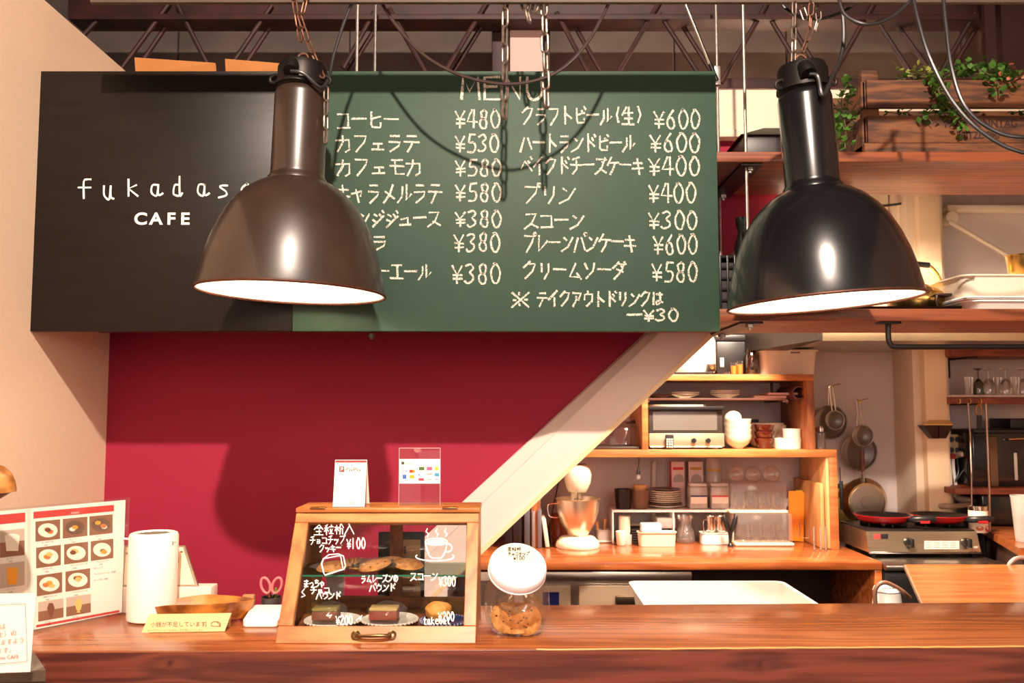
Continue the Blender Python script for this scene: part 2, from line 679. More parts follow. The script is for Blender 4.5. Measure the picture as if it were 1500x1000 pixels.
for px, yy, lab in ((1100, YS + .035, 'bright steel hanger rod in front of the dark lidded box'), (1100, YR - .085, 'thin steel hanger rod just right of the menu board edge, behind'),
                    (516, YS + .035, 'thin steel hanger rod above the board, right of the left lamp chains'), (516, YR - .085, 'rear steel hanger rod above the board, left of its twin')):
    c = W(px, 470, YS + .02)
    one('hanger_rod', lab, 'rod', B().tube([(c.x, yy, ZL + .004), (c.x, yy, zt)], .0045, 8), GALV)

# ================================================================ sign boards
YB = 2.345
zb, zt_ = W(700, 485, YB).z, W(700, 104, YB).z
xb0, xb1, xb2 = W(40, 483, YB).x, W(428, 483, YB).x, W(1055, 483, YB).x
M_BLKBOARD = mat('black_stained_ply', (26, 19, 16), .38, bump=.12, scale=5, stretch=(1, 1, 8), var=.3, spec=.28)
M_GREEN = mat('green_chalkboard', (44, 70, 54), .6, bump=.04, scale=30, var=.10, spec=.4)
CHALK = chalk('white_chalk', (220, 212, 196), .43)
PAINTW = mat('white_sign_paint', (244, 236, 222), .6)

G = {
 'コ': '17 87 81/11 91', 'ー': '05 95', 'ヒ': '86 25/28 22 31 81 83', 'カ': '06 86 81 60/48 45 10', 'フ': '18 88 75 20', 'ェ': '24 74/54 51/11 81',
 'ラ': '28 78/15 85 73 20', 'テ': '28 78/05 95/55 43 20', 'モ': '28 88/15 95/48 41 91', 'キ': '16 86/03 93/48 60', 'ャ': '04 75 63/36 50', 'メ': '78 54 10/25 82',
 'ル': '37 33 00/68 61 94', 'オ': '06 96/68 60 41/56 10', 'レ': '28 20 95', 'ン': '27 46/00 52 97', 'シ': '27 46/14 33/10 53 96', 'ュ': '14 65 61/01 81',
 'ス': '18 88 53 00/43 91', 'エ': '18 88/58 51/01 91', 'ク': '49 06/48 88 64 10', 'ト': '39 30/36 83', '(': '69 45 61', ')': '39 65 31',
 '生': '39 05/26 86/59 50/23 83/00 90', 'ハ': '37 00/67 91', 'ヘ': '03 37 92', 'イ': '79 04/55 50', 'チ': '79 28/05 95/57 53 20', 'ケ': '39 05/26 96/66 53 20',
 'リ': '28 24/78 74 40', 'ム': '58 11 81/63 90', 'ソ': '18 35/88 74 20', 'タ': '49 06/48 88 64 10/35 74', '※': '08 90/98 00/48 47/42 41/14 24/74 84',
 'ア': '18 88 64/46 44 10', 'ウ': '49 47/14 17 87 83 30', 'は': '18 11/47 97/78 72 41 43 92', '¥': '08 44 88/44 40/14 84/12 82', '-': '05 95',
 '0': '49 16 13 30 60 83 86 59 39', '1': '39 30', '2': '17 39 79 76 10 90', '3': '18 59 77 45 73 61 20 01', '4': '49 03 93/69 60', '5': '39 25 65 83 60 10/39 89',
 '6': '69 25 12 30 60 72 55 25', '8': '59 28 27 35 64 72 60 30 12 24 65 77 78 59', 'M': '00 19 43 89 90', 'E': '89 19 10 90/15 75', 'N': '10 19 80 89', 'U': '19 13 30 60 83 89',
 'C': '87 69 39 16 13 30 60 82', 'A': '00 49 90/23 73', 'F': '10 19 89/15 75', 'f': '89 69 48 40/15 85', 'u': '16 12 30 50 66/66 61 80', 'k': '19 10/76 14 80',
 'a': '66 26 12 30 50 66/66 60 91', 'd': '65 25 11 30 60 64/69 60 81', 's': '76 36 25 63 61 10', 'o': '46 14 12 40 60 73 65 46', 't': '49 41 60 70/17 77',
 'e': '13 74 66 36 13 21 50 80', '全': '59 05/59 95/26 76/23 73/56 50/00 90', '粒': '28 20/06 46/18 27/39 28/26 03/26 43/79 78/57 97/65 62/85 72/51 91',
 '粉': '28 20/06 46/26 03/26 43/69 55/79 96/65 85 80/65 50', '入': '49 58 00/57 90', 'ョ': '25 75 71 21/23 73', 'ッ': '15 24/45 54/85 73 40', 'ま': '17 87/14 84/58 51 30 11 32 81',
 'っ': '14 65 83 61 40', 'ち': '17 77/48 24 65 83 61 30', 'ゃ': '04 65 83 62/46 45/25 40', 'の': '57 31 13 27 58 86 83 50'}
DAK = '67 76/89 98'
MARU = '89 98 89'
for k, v in {'ビ': 'ヒ', 'ジ': 'シ', 'ド': 'ト', 'ベ': 'ヘ', 'ズ': 'ス', 'ダ': 'タ'}.items():
    G[k] = G[v] + '/' + DAK
for k, v in {'プ': 'フ', 'パ': 'ハ'}.items():
    G[k] = G[v] + '/o'


def strokes(ch):
    out = []
    for s_ in G.get(ch, '').split('/'):
        if s_ == 'o':
            out.append([(9.2 + .9 * math.cos(t * math.pi / 4), 9.0 + .9 * math.sin(t * math.pi / 4)) for t in range(9)])
        elif s_:
            out.append([(int(q[0]), int(q[1])) for q in s_.split()])
    return out


RK = [0]


def ribbon(bm, pts, w, fn0):
    """pts in sheet pixels, fn maps them into the room"""
    RK[0] = (RK[0] + 1) % 6
    eye = Vector((0, 0, CAMZ))
    def fn(x, y):
        p = fn0(x, y)
        return p + (eye - p) * (.00008 * RK[0])
    n = len(pts)
    L, Rr = [], []
    for i, (x, y) in enumerate(pts):
        ax, ay = pts[max(i - 1, 0)]
        bx, by = pts[min(i + 1, n - 1)]
        dx, dy = bx - ax, by - ay
        d = math.hypot(dx, dy) or 1
        dx, dy = dx / d, dy / d
        ex = (-dx if i == 0 else dx if i == n - 1 else 0) * w * .4
        ey = (-dy if i == 0 else dy if i == n - 1 else 0) * w * .4
        ww = w * .5 * random.uniform(.8, 1.15)
        L.append(bm.verts.new(fn(x + ex - dy * ww, y + ey + dx * ww)))
        Rr.append(bm.verts.new(fn(x + ex + dy * ww, y + ey - dx * ww)))
    for i in range(n - 1):
        try:
            bm.faces.new((L[i], L[i + 1], Rr[i + 1], Rr[i]))
        except ValueError:
            pass


def write(bm, text, x0, y0, x1, y1, w, fn, rise=0, jit=.25):
    wd_ = [(.72 if c in '0123456789¥()' else .5 if c == ' ' else 1) for c in text]
    tot = sum(wd_)
    cx = x0
    ux = (x1 - x0) / tot
    for c, ww in zip(text, wd_):
        cw = ux * ww
        oy = random.uniform(-jit, jit) * 2
        for stn in strokes(c):
            pts = [(cx + (px + .3 + random.uniform(-jit, jit) * .8) / 10.6 * cw, y1 + oy - (py + random.uniform(-jit, jit) * .8) / 9.3 * (y1 - y0) + rise * (cx - x0)) for px, py in stn]
            if len(pts) > 2:
                q = [Vector((p[0], p[1], 0)) for p in pts]
                # keep real corners, round the curvy signs
                if c in '0235689はまっちゃのoaeusfdtCU':
                    q = smooth(q, 3)
                pts = [(p[0], p[1]) for p in q]
            ribbon(bm, pts, w, fn)
        cx += cw


def onboard(x, y):
    p = W(x, y, YB)
    return Vector((p.x, YB - .0008, p.z))


sg = T('shop_sign', 'black stained wooden sign with white handwritten name and the word CAFE', 'sign', Vector(((xb0 + xb1) / 2, YB, zb)))
sg.part('panel', B().box(xb0, xb1 - .001, YB, YB + .022, zb, zt_, .0015), M_BLKBOARD)
for c, x0, x1, y0, y1 in (('f', 112, 139, 262, 290), ('u', 150, 171, 263, 291), ('k', 186, 206, 262, 287), ('a', 219, 241, 263, 286), ('d', 252, 271, 258, 286),
                          ('a', 287, 309, 262, 286), ('s', 318, 340, 262, 289), ('o', 352, 375, 260, 286)):
    bm = B()
    write(bm.bm, c, x0, y0, x1, y1, 2.7, onboard, jit=.1)
    sg.part('letter', bm, PAINTW, keep=True)

mb = T('menu_board', 'long green chalkboard with the menu and prices chalked in white', 'chalkboard', Vector(((xb1 + xb2) / 2, YB, zb)))
mb.part('panel', B().box(xb1, xb2, YB, YB + .022, zb, zt_, .0015), M_GREEN)
rows = [('MENU', 675, 112, 800, 145),
 ('コーヒー', 492, 160, 586, 190), ('カフェラテ', 492, 196, 617, 222), ('カフェモカ', 492, 231, 620, 257), ('キャラメルラテ', 492, 267, 650, 297),
 ('オレンジジュース', 482, 308, 647, 332), ('コーラ', 486, 343, 571, 367), ('ジンジャーエール', 470, 385, 633, 410),
 ('¥480', 667, 160, 735, 187), ('¥530', 667, 196, 733, 222), ('¥580', 667, 233, 737, 257), ('¥580', 667, 268, 737, 294), ('¥380', 667, 308, 737, 332), ('¥380', 665, 341, 735, 368), ('¥380', 662, 386, 736, 415),
 ('クラフトビール(生)', 765, 156, 944, 182), ('ハートランドビール', 762, 196, 931, 222), ('ベイクドチーズケーキ', 763, 230, 944, 255), ('プリン', 766, 270, 846, 297),
 ('スコーン', 768, 310, 857, 335), ('プレーンパンケーキ', 767, 342, 933, 368), ('クリームソーダ', 767, 383, 919, 408),
 ('¥600', 958, 160, 1028, 187), ('¥600', 952, 195, 1028, 222), ('¥400', 950, 229, 1028, 256), ('¥400', 950, 268, 1022, 296), ('¥300', 950, 309, 1024, 335), ('¥600', 957, 343, 1024, 371), ('¥580', 955, 384, 1024, 412),
 ('※', 749, 425, 778, 450), ('テイクアウトドリンクは', 787, 426, 972, 448), ('-¥30', 918, 452, 996, 470)]
for r in rows:
    bm = B()
    write(bm.bm, r[0], r[1], r[2], r[3], r[4], 2.9 if r[0] != 'MENU' else 4.0, onboard)
    mb.part('chalk_line', bm, CHALK, keep=True)
cafe = (196, 281)
# ================================================================ things on the upper shelf
M_CARD = mat('brown_cardboard', (186, 120, 62), .8, var=.08, scale=12)
for x0, x1, y, lab in ((200, 318, 87, 'left open brown cardboard box above the black sign'), (332, 430, 89, 'right brown cardboard box above the black sign, partly behind the lamp')):
    a_, b2 = W(x0, y, 2.5), W(x1, y + 8, 2.5)
    t = T('cardboard_box', lab, 'box', Vector(((a_.x + b2.x) / 2, 2.6, ZU)))
    t.part('carton', B().box(a_.x, b2.x, 2.5, 2.72, ZU, b2.z - .02), M_CARD)
    t.part('flap', B().prism([Vector((a_.x, 2.498, b2.z - .03)), Vector((b2.x, 2.498, b2.z - .03)), Vector((b2.x, 2.485, b2.z)), Vector((a_.x, 2.485, a_.z))],
                             [Vector((a_.x, 2.502, b2.z - .03)), Vector((b2.x, 2.502, b2.z - .03)), Vector((b2.x, 2.489, b2.z)), Vector((a_.x, 2.489, a_.z))]), M_CARD)

# dark lidded box, ridge lid
a_, b2 = W(1083, 219, 2.55), W(1165, 184, 2.5)
t = T('lidded_box', 'dark brown box with a faceted lid on the upper shelf behind the right lamp', 'box', Vector((a_.x + .1, 2.6, ZU)))
M_DB = mat('dark_brown_leatherette', (40, 26, 26), .4)
x0, x1 = W(1084, 219, 2.5).x, W(1215, 219, 2.5).x
t.part('body', B().box(x0 + .01, x1 - .01, 2.5, 2.72, ZU, ZU + .085, .003), M_DB)
bm = B()
bm.prism([(x0, 2.49, ZU + .085), (x1, 2.49, ZU + .085), (x1, 2.73, ZU + .085), (x0, 2.73, ZU + .085)],
         [(x0 + .09, 2.57, ZU + .13), (x1 - .09, 2.57, ZU + .13), (x1 - .09, 2.66, ZU + .13), (x0 + .09, 2.66, ZU + .13)])
t.part('lid', bm, M_DB)

# wooden crate
M_CRATE = wood('old_crate_wood', (118, 70, 36), (66, 36, 20), 7, (1.2, 9, 9), .75, 0, bump=.5)
YC = 2.44
CX0, CX1 = W(1272, 200, YC).x, W(1690, 200, YC).x
zc = ZU + .001
s_ = S(YC)
def cz(py):
    return W(1400, py, YC).z
cr = T('wooden_crate', 'old weathered wooden crate with stencilled lettering and trailing green plants', 'crate', Vector(((CX0 + CX1) / 2, YC + .12, zc)))
YC2 = 2.70
cr.part('slat', B().box(CX0, CX1, YC, YC + .012, cz(158), cz(117), .002), M_CRATE)
cr.part('slat', B().box(CX0, CX1, YC, YC + .012, cz(209), cz(169), .002), M_CRATE)
cr.part('slat', B().box(CX0, CX1, YC2, YC2 + .012, cz(158), cz(117), .002), M_CRATE)
cr.part('slat', B().box(CX0, CX1, YC2, YC2 + .012, zc + .02, cz(169), .002), M_CRATE)
for xx in (CX0, CX1 - .014):
    cr.part('end_slat', B().box(xx - .012, xx, YC + .013, YC2, cz(158), cz(117), .002), M_CRATE)
    cr.part('end_slat', B().box(xx - .012, xx, YC + .013, YC2, zc + .012, cz(169), .002), M_CRATE)
cr.part('base_board', B().box(CX0 - .012, CX1, YC - .002, YC2 + .012, zc, cz(209) - .001, .002), M_CRATE)
for xx in (CX0 + .003, CX1 - .05):
    for yy in (YC + .013, YC2 - .022):
        cr.part('corner_post', B().box(xx - (.012 if xx < 1.2 else 0), xx + .036, yy, yy + .022, zc + .012, cz(100), .003), M_CRATE)
cr.part('inner_mat', B().box(CX0 + .02, CX1 - .02, YC + .04, YC2 - .03, zc + .012, zc + .03), mat('dark_moss', (40, 38, 22), .9))


def ftext(body, size, M, mtl, ext=0.0, align='CENTER', bold=None):
    cu = bpy.data.curves.new('text', 'FONT')
    cu.body = body
    cu.size = size
    cu.align_x = align
    cu.extrude = ext
    if bold:
        cu.offset = bold
    o = bpy.data.objects.new('text', cu)
    COL.objects.link(o)
    bpy.context.view_layer.update()
    dg = bpy.context.evaluated_depsgraph_get()
    me = bpy.data.meshes.new_from_object(o.evaluated_get(dg))
    bpy.data.objects.remove(o)
    me.transform(M)
    me.materials.clear()
    me.materials.append(mtl)
    return me


def put(t, name, me, parent=None):
    me.transform(Matrix.Translation(-t.loc))
    o = bpy.data.objects.new(name, me)
    COL.objects.link(o)
    o.parent = parent or t.o
    return o


def facing(loc, rz=0, rx=90):
    return Matrix.Translation(loc) @ Matrix.Rotation(R(rz), 4, 'Z') @ Matrix.Rotation(R(rx), 4, 'X')


M_STENCIL = mat('faded_stencil_ink', (52, 26, 22), .8)
p = W(1437, 186, YC)
put(cr, 'stencil_lettering', ftext('PAUL SONNTAG', .027, facing((p.x, YC - .0015, p.z)) @ Matrix.Diagonal((1.02, 1.15, 1, 1)), M_STENCIL, bold=.0006))
p = W(1434, 203, YC)
put(cr, 'stencil_lettering', ftext('FRITZDORF', .024, facing((p.x, YC - .0015, p.z)) @ Matrix.Diagonal((1.0, 1.2, 1, 1)), M_STENCIL, bold=.0006))

p = W(238.5, 328.5, YB)
for ch_, px_ in (('C', 206), ('A', 228.5), ('F', 250.5), ('E', 271)):
    p = W(px_, 328.5, YB)
    put(sg, 'letter', ftext(ch_, .045, facing((p.x, YB - .001, p.z)) @ Matrix.Diagonal((1.12, 1.0, 1, 1)), PAINTW, bold=.0012))
    if ch_ == 'Z':
        for dx, yy in ((-7, 328), (-7, 310)) if ch_ != 'A' else ((-9, 328), (9, 328)):
            bm = B()
            ribbon(bm.bm, [(px_ + dx - 3, yy), (px_ + dx + 3, yy)], 2.2, onboard)
            sg.part('serif', bm, PAINTW, keep=True)
# trailing ivy
M_LEAF = mat('green_leaf', (96, 138, 52), .5, rgb2=(60, 100, 34), scale=25)
M_LEAF2 = mat('yellow_green_leaf', (170, 160, 78), .5, rgb2=(120, 134, 60), scale=25)
M_STEM = mat('plant_stem', (96, 84, 44), .7)
def leaf_mesh():
    bm = bmesh.new()
    pts = [(0, 0, 0), (.35, .25, .08), (.42, .6, .1), (0, 1, 0), (-.42, .6, .1), (-.35, .25, .08), (0, .5, -.04)]
    v = [bm.verts.new(Vector(p) * .017) for p in pts]
    for i in range(6):
        bm.faces.new((v[6], v[i], v[(i + 1) % 6]))
    me = bpy.data.meshes.new('leaf')
    bm.to_mesh(me)
    bm.free()
    for f in me.polygons:
        f.use_smooth = True
    return me
def plant(name, label, vines, n, m, seed, sc=(.8, 1.5)):
    rnd = random.Random(seed)
    t = T(name, label, 'plant', Vector(vines[0][0]))
    bm = B()
    paths = [smooth(v, 6) for v in vines]
    for v in paths:
        bm.tube(v, .0014, 5)
    t.part('vine', bm, M_STEM)
    me = leaf_mesh()
    me.materials.append(m)
    for k in range(n):
        v = rnd.choice(paths)
        p = v[rnd.randrange(len(v))] + Vector([rnd.gauss(0, .013) for _ in range(3)])
        p.y = min(p.y, p.y)
        Mx = Matrix.Translation(p - t.loc) @ Matrix.Rotation(rnd.uniform(0, 6.28), 4, 'Z') @ Matrix.Rotation(rnd.uniform(-.6, 1.3), 4, 'X') @ Matrix.Rotation(rnd.uniform(-.6, .6), 4, 'Y') @ Matrix.Scale(rnd.uniform(*sc), 4)
        t.share('leaf', me, Mx)
    return t
YI = YC - .02
plant('trailing_ivy', 'green ivy trailing down the left end of the crate', [[W(1246, 122, YI + .04), W(1242, 150, YI), W(1236, 185, YI), W(1238, 216, YI)], [W(1246, 122, YI + .04), W(1232, 150, YI), W(1243, 200, YI)]], 95, M_LEAF, 1)
plant('trailing_ivy', 'green ivy trailing over the front of the crate near the stencil', [[W(1330, 112, YC + .02), W(1368, 116, YI), W(1376, 150, YI), W(1358, 166, YI), W(1366, 180, YI)],
      [W(1368, 116, YI), W(1382, 150, YI), W(1402, 170, YI), W(1408, 190, YI)], [W(1366, 116, YI), W(1372, 140, YI), W(1395, 165, YI)]], 130, M_LEAF, 2)
plant('trailing_ivy', 'bushy green ivy along the top of the crate at the right', [[W(1385, 115, YC + .05), W(1412, 96, YC + .05), W(1440, 104, YC + .02), W(1462, 122, YI), W(1463, 138, YI)],
      [W(1395, 112, YC + .05), W(1430, 108, YC + .04), W(1470, 112, YC + .02), W(1490, 128, YI)], [W(1400, 105, YC + .06), W(1450, 100, YC + .06), W(1478, 112, YI)]], 190, M_LEAF, 3)
plant('dried_plant', 'pale yellowish sprig on the top left edge of the crate', [[W(1316, 112, YC + .03), W(1335, 108, YC + .02), W(1362, 110, YC + .02)], [W(1340, 112, YC), W(1358, 105, YC + .02), W(1372, 118, YC)]], 70, M_LEAF2, 4, (.6, 1.1))
plant('dried_plant', 'reddish dried sprig at the right end of the crate', [[W(1470, 108, YC), W(1490, 104, YC), W(1520, 108, YC)], [W(1462, 112, YC), W(1496, 112, YC), W(1540, 100, YC)]], 26, mat('rosy_dry_leaf', (196, 116, 84), .6), 5, (.6, 1.0))
plant('trailing_ivy', 'dark ivy tuft inside the crate seen through the gap', [[W(1300, 164, YC + .04), W(1320, 166, YC + .04), W(1336, 160, YC + .04)], [W(1345, 165, YC + .05), W(1420, 166, YC + .05)], [W(1484, 166, YC + .05), W(1500, 162, YC + .05)]], 60, M_LEAF, 6, (.6, 1.0))

# ================================================================ things on the lower shelf
zl = ZL
# black woven basket and pepper-mill shaped bottle
YBk = 2.50
x0, x1 = W(1052, 440, YBk).x - .12, W(1079, 440, YBk).x
ztb = W(1060, 374, YBk).z
t = T('woven_basket', 'black open-lattice basket on the lower shelf at the right edge of the menu board', 'basket', Vector(((x0 + x1) / 2, YBk + .08, zl)))
t.part('liner', B().box(x0 + .006, x1 - .006, YBk + .006, YBk + .16, zl + .004, ztb - .02), mat('dark_grey_liner', (46, 40, 40), .7))
for k in range(6):
    z = zl + .004 + (ztb - zl - .012) * k / 5
    t.part('rail', B().box(x0, x1, YBk, YBk + .17, z, z + .009, .002), BLACK)
for k in range(9):
    x = x0 + (x1 - x0 - .006) * k / 8
    t.part('upright', B().box(x, x + .006, YBk - .003, YBk, zl, ztb, .001), BLACK)
t = T('pepper_mill', 'black waisted pepper mill standing on the basket against the red wall', 'mill', W(1087, 373, 2.55))
zz = ztb
k = S(2.57)
cx = W(1088, 350, 2.57).x
t.loc = Vector((cx, 2.57, zz))
t.o.location = t.loc
t.part('body', B().lathe((cx, 2.57, zz), [(0, 0), (.020, 0), (.022, .01), (.024, .035), (.019, .058), (.013, .078), (.017, .1), (.021, .117), (.019, .124), (0, .125)], 20), BLACK)
t.part('base_ring', B().lathe((cx, 2.57, zz + .002), [(.0225, 0), (.024, .003), (.0235, .008), (.0225, .008)], 20), mat('copper', (190, 110, 70), .3, 1))
# a support under the mill
bm = B().box(x1 - .012, x1 + .05, YBk + .02, YBk + .15, zl, ztb - .001, .002)
one('storage_tin', 'black tin beside the lattice basket under the pepper mill', 'tin', bm, BLKMET)
# black tray + kettle
YT2 = 2.50
bm = B()
xa, xb = W(1235, 452, YT2).x, W(1412, 452, YT2).x
bm.prism([(xa + .03, YT2 - .02, zl), (xb - .03, YT2 - .02, zl), (xb - .03, YT2 + .24, zl), (xa + .03, YT2 + .24, zl)],
         [(xa, YT2 - .05, zl + .016), (xb, YT2 - .05, zl + .016), (xb, YT2 + .27, zl + .016), (xa, YT2 + .27, zl + .016)])
one('serving_tray', 'flat black serving tray on the lower shelf under the brass kettle', 'tray', bm, BLACK)
zk = zl + .017
YKt = 2.60
ck = W(1343, 440, YKt).x
kt = T('kettle', 'brass teapot-style kettle with an arched black handle on the black tray', 'kettle', Vector((ck, YKt, zk)))
kt.part('body', B().lathe((ck, YKt, zk), [(0, 0), (.062, 0), (.078, .014), (.084, .034), (.078, .052), (.05, .068), (.034, .072)], 32), BRASS)
kt.part('lid', B().lathe((ck, YKt, zk + .071), [(.036, 0), (.036, .004), (.022, .012), (.006, .014), (.006, .02), (.011, .026), (.006, .032), (0, .033)], 24), BRASS)
kt.part('handle', B().tube(smooth([(ck - .075, YKt, zk + .05), (ck - .075, YKt, zk + .10), (ck - .035, YKt, zk + .14), (ck + .035, YKt, zk + .14), (ck + .07, YKt, zk + .10), (ck + .077, YKt, zk + .05)], 6), .004, 8), BRASS)
kt.part('grip', B().tube([(ck - .04, YKt, zk + .138), (ck, YKt, zk + .142), (ck + .04, YKt, zk + .138)], .0085, 10), BLACK)
kt.part('spout', B().tube(smooth([(ck - .07, YKt, zk + .03), (ck - .105, YKt, zk + .05), (ck - .12, YKt, zk + .085)], 5), .009, 8), BRASS)
# dark cast iron stand pieces
p = W(1380, 440, 2.52)
tv = T('iron_trivet', 'small dark iron stand with curved legs beside the kettle', 'stand', Vector((p.x, 2.52, zk)))
tv.part('plate', B().box(p.x - .03, p.x + .03, 2.49, 2.55, zk + .034, zk + .041, .003), mat('dark_bronze', (70, 48, 40), .45, .7))
for sx in (-1, 1):
    for sy in (-1, 1):
        tv.part('leg', B().tube(smooth([(p.x + sx * .026, 2.52 + sy * .025, zk + .036), (p.x + sx * .03, 2.52 + sy * .027, zk + .018), (p.x + sx * .024, 2.52 + sy * .026, zk)], 4), .0045, 8), mat('dark_bronze', (0, 0, 0)))


def tub(name, label, cat, x0, x1, y0, y1, z0, z1, flare, m, rim=.006, wall=.004, parts=True, group=None, lipm=None):
    """open rectangular container with rounded corners, flared sides and a rolled rim"""
    t = T(name, label, cat, Vector(((x0 + x1) / 2, (y0 + y1) / 2, z0)), group)
    cx, cy = (x0 + x1) / 2, (y0 + y1) / 2
    def ring(f, z, rad=.03):
        hx, hy = (x1 - x0) / 2 - f, (y1 - y0) / 2 - f
        rad = min(rad, hx * .6, hy * .6)
        out = []
        for qx, qy, a0 in ((1, 1, 0), (-1, 1, 90), (-1, -1, 180), (1, -1, 270)):
            for i in range(5):
                a = R(a0 + 22.5 * i)
                out.append(Vector((cx + qx * (hx - rad) + rad * math.cos(a), cy + qy * (hy - rad) + rad * math.sin(a), z)))
        return out
    bm = bmesh.new()
    def add(rs):
        prev = None
        first = None
        for r_ in rs:
            vs = [bm.verts.new(p) for p in r_]
            if prev:
                for i in range(len(vs)):
                    bm.faces.new((prev[i], prev[(i + 1) % len(vs)], vs[(i + 1) % len(vs)], vs[i]))
            else:
                first = vs
            prev = vs
        return first, prev
    f, l = add([ring(flare, z0), ring(0 + rim, z1 - rim), ring(0, z1 - rim * .7), ring(0, z1), ring(rim * 1.2, z1), ring(rim + wall, z1 - rim), ring(flare + wall, z0 + wall)])
    bm.faces.new(f[::-1])
    bm.faces.new(l)
    t.part('container', bm, m)
    return t


xa, xb = W(1388, 430, 2.52).x, W(1600, 430, 2.52).x
t = tub('storage_case', 'white lidded plastic case on the lower shelf under the cream container', 'case', xa - .005, xb, 2.40, 2.74, zl, zl + .028, .02, WPLAST)
t.part('lid', B().box(xa - .012, xb + .01, 2.395, 2.742, zl + .029, zl + .038, .004), WPLAST)
t.part('lid_line', B().box(xa - .0125, xb + .0105, 2.3945, 2.7425, zl + .032, zl + .0335), mat('dark_blue_line', (50, 54, 110), .5))
t = tub('storage_tub', 'cream plastic tub turned upside on the white case on the lower shelf', 'container', xa - .012, xb + .02, 2.41, 2.74, zl + .039, zl + .100, .012, CREAM, lipm=None)
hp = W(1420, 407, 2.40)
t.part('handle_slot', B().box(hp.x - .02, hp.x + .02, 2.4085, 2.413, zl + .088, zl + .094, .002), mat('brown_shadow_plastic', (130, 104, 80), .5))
t = T('brass_cup', 'small brass cup on top of the cream tub at the right edge', 'cup', Vector((W(1510, 400, 2.45).x, 2.5, zl + .101)))
c = t.loc
t.part('bowl', B().lathe(c, [(0, 0), (.02, 0), (.032, .02), (.036, .06), (.038, .066), (.034, .066), (.03, .02), (0, .006)], 24), BRASS)
# black rail hung under the lower shelf
z0u = W(1300, 470, YS).z
pz = W(1302, 508, YS + .03)
rl = T('hanging_rail', 'black iron rail hung below the lower shelf on the right', 'rail', Vector((pz.x + .4, YS + .03, pz.z)))
rl.part('bar', B().tube([(pz.x + .004, YS + .03, pz.z + .003), (pz.x + .016, YS + .03, pz.z), (2.4, YS + .03, pz.z)], .0075, 10), BLKMET)
rl.part('drop_rod', B().tube(smooth([(pz.x, YS + .03, z0u - .006), (pz.x, YS + .03, pz.z + .02), (pz.x + .006, YS + .03, pz.z + .004)], 4), .0075, 10), BLKMET)
rl.part('mount_plate', B().box(pz.x - .028, pz.x + .028, YS + .01, YS + .05, z0u - .006, z0u - .0005, .001), BLKMET)
rl.part('drop_rod', B().tube([(2.4, YS + .03, z0u - .006), (2.4, YS + .03, pz.z)], .0075, 10), BLKMET)

# ================================================================ pendant lamps
M_SHADE = mat('dark_enamel', (56, 41, 34), .34, 0, coat=.5, var=.35, scale=9, bump=.05)
M_SHADE_IN = mat('white_enamel_reflector', (255, 248, 236), .5)
M_RIM = mat('worn_rim', (92, 50, 34), .5, .4, var=.4, scale=60)
M_BULB = mat('lit_bulb', (255, 236, 205), .5, emit=20.0)


def pendant(label, cxpx, cypx, halfpx, tilt, Y, necktop, capt, m):
    k = S(Y)
    r = halfpx * k
    c = W(cxpx, cypx, Y)
    t = T('pendant_lamp', label, 'lamp', c, 'large enamel pendant lamps')
    Mx = Matrix.Rotation(R(tilt), 3, 'Y')
    dome = [(r * 1.0, 0), (r * .995, .010), (r * .975, r * .14), (r * .945, r * .30), (r * .895, r * .48), (r * .825, r * .67), (r * .74, r * .84), (r * .64, r * .98), (r * .52, r * 1.10), (r * .40, r * 1.18), (r * .30, r * 1.22)]
    nr = r * .288
    nz0 = r * 1.215
    t.part('shade', B().lathe(c, dome, 64, Mx), m)
    inner = [(r * .992, .001)] + [(max(a_ - .004, 0), b - .003) for a_, b in dome[1:]] + [(0, r * 1.20)]
    t.part('reflector', B().lathe(c, inner, 64, Mx), M_SHADE_IN)
    ring = [(c + Mx @ Vector((r * math.cos(a), r * math.sin(a), 0))) for a in [2 * math.pi * i / 64 for i in range(64)]]
    t.part('rolled_rim', B().tube(ring, .0034, 8, True), M_RIM)
    h = necktop
    t.part('neck', B().lathe(c, [(nr * 1.12, nz0 - .004), (nr * 1.1, nz0 + .006), (nr * 1.02, nz0 + .012), (nr, nz0 + .02), (nr * .99, h - .016), (nr * .94, h - .005), (nr * .84, h)], 40, Mx), m)
    hc = h + capt
    cap = t.part('cap', B().lathe(c, [(nr * .8, h - .002), (nr * .93, h + .006), (nr * .93, hc - .018), (nr * .84, hc - .005), (nr * .5, hc), (0, hc + .002)], 32, Mx), BLKMET)
    # cap collar, clamp, cable gland, hanging eye
    t.part('collar', B().lathe(c, [(nr * .86, h + .004), (nr * 1.0, h + .006), (nr * 1.0, h + .014), (nr * .86, h + .016)], 32, Mx), BLKMET)
    g = [c + Mx @ Vector((-.012, -nr * .55, h + capt * .62)), c + Mx @ Vector((-.012, -nr * .9, h + capt * .6)), c + Mx @ Vector((-.010, -nr * 1.12, h + capt * .30))]
    t.part('cable_gland', B().tube(smooth(g, 4), [.017] * 5 + [.018] * 4, 14), BLKMET)
    for s2 in (-1, 1):
        e = [c + Mx @ Vector((s2 * nr * x, -.02, h + z)) for x, z in ((.80, .012), (1.08, .010), (1.12, .022), (.9, .03), (.82, .026))]
        t.part('wing_clamp', B().tube(smooth(e, 4), .0042, 8), BLKMET)
    top = c + Mx @ Vector((0, 0, hc))
    eye = [top + Vector((.013 * math.cos(a), 0, .010 + .013 * math.sin(a))) for a in [2 * math.pi * i / 16 for i in range(16)]]
    t.part('hanging_eye', B().tube(eye, .0035, 8, True), CHAINRUST)
    t.part('bulb', B().lathe(c, [(0, .045), (.02, .05), (.032, .072), (.03, .095), (.016, .12), (.013, .16), (0, .16)], 20, Mx), M_BULB)
    t.part('socket', B().lathe(c, [(.018, .15), (.022, .155), (.022, .21), (0, .21)], 16, Mx), WHITE)
    t.top = top
    t.gl = g[-1]
    return t


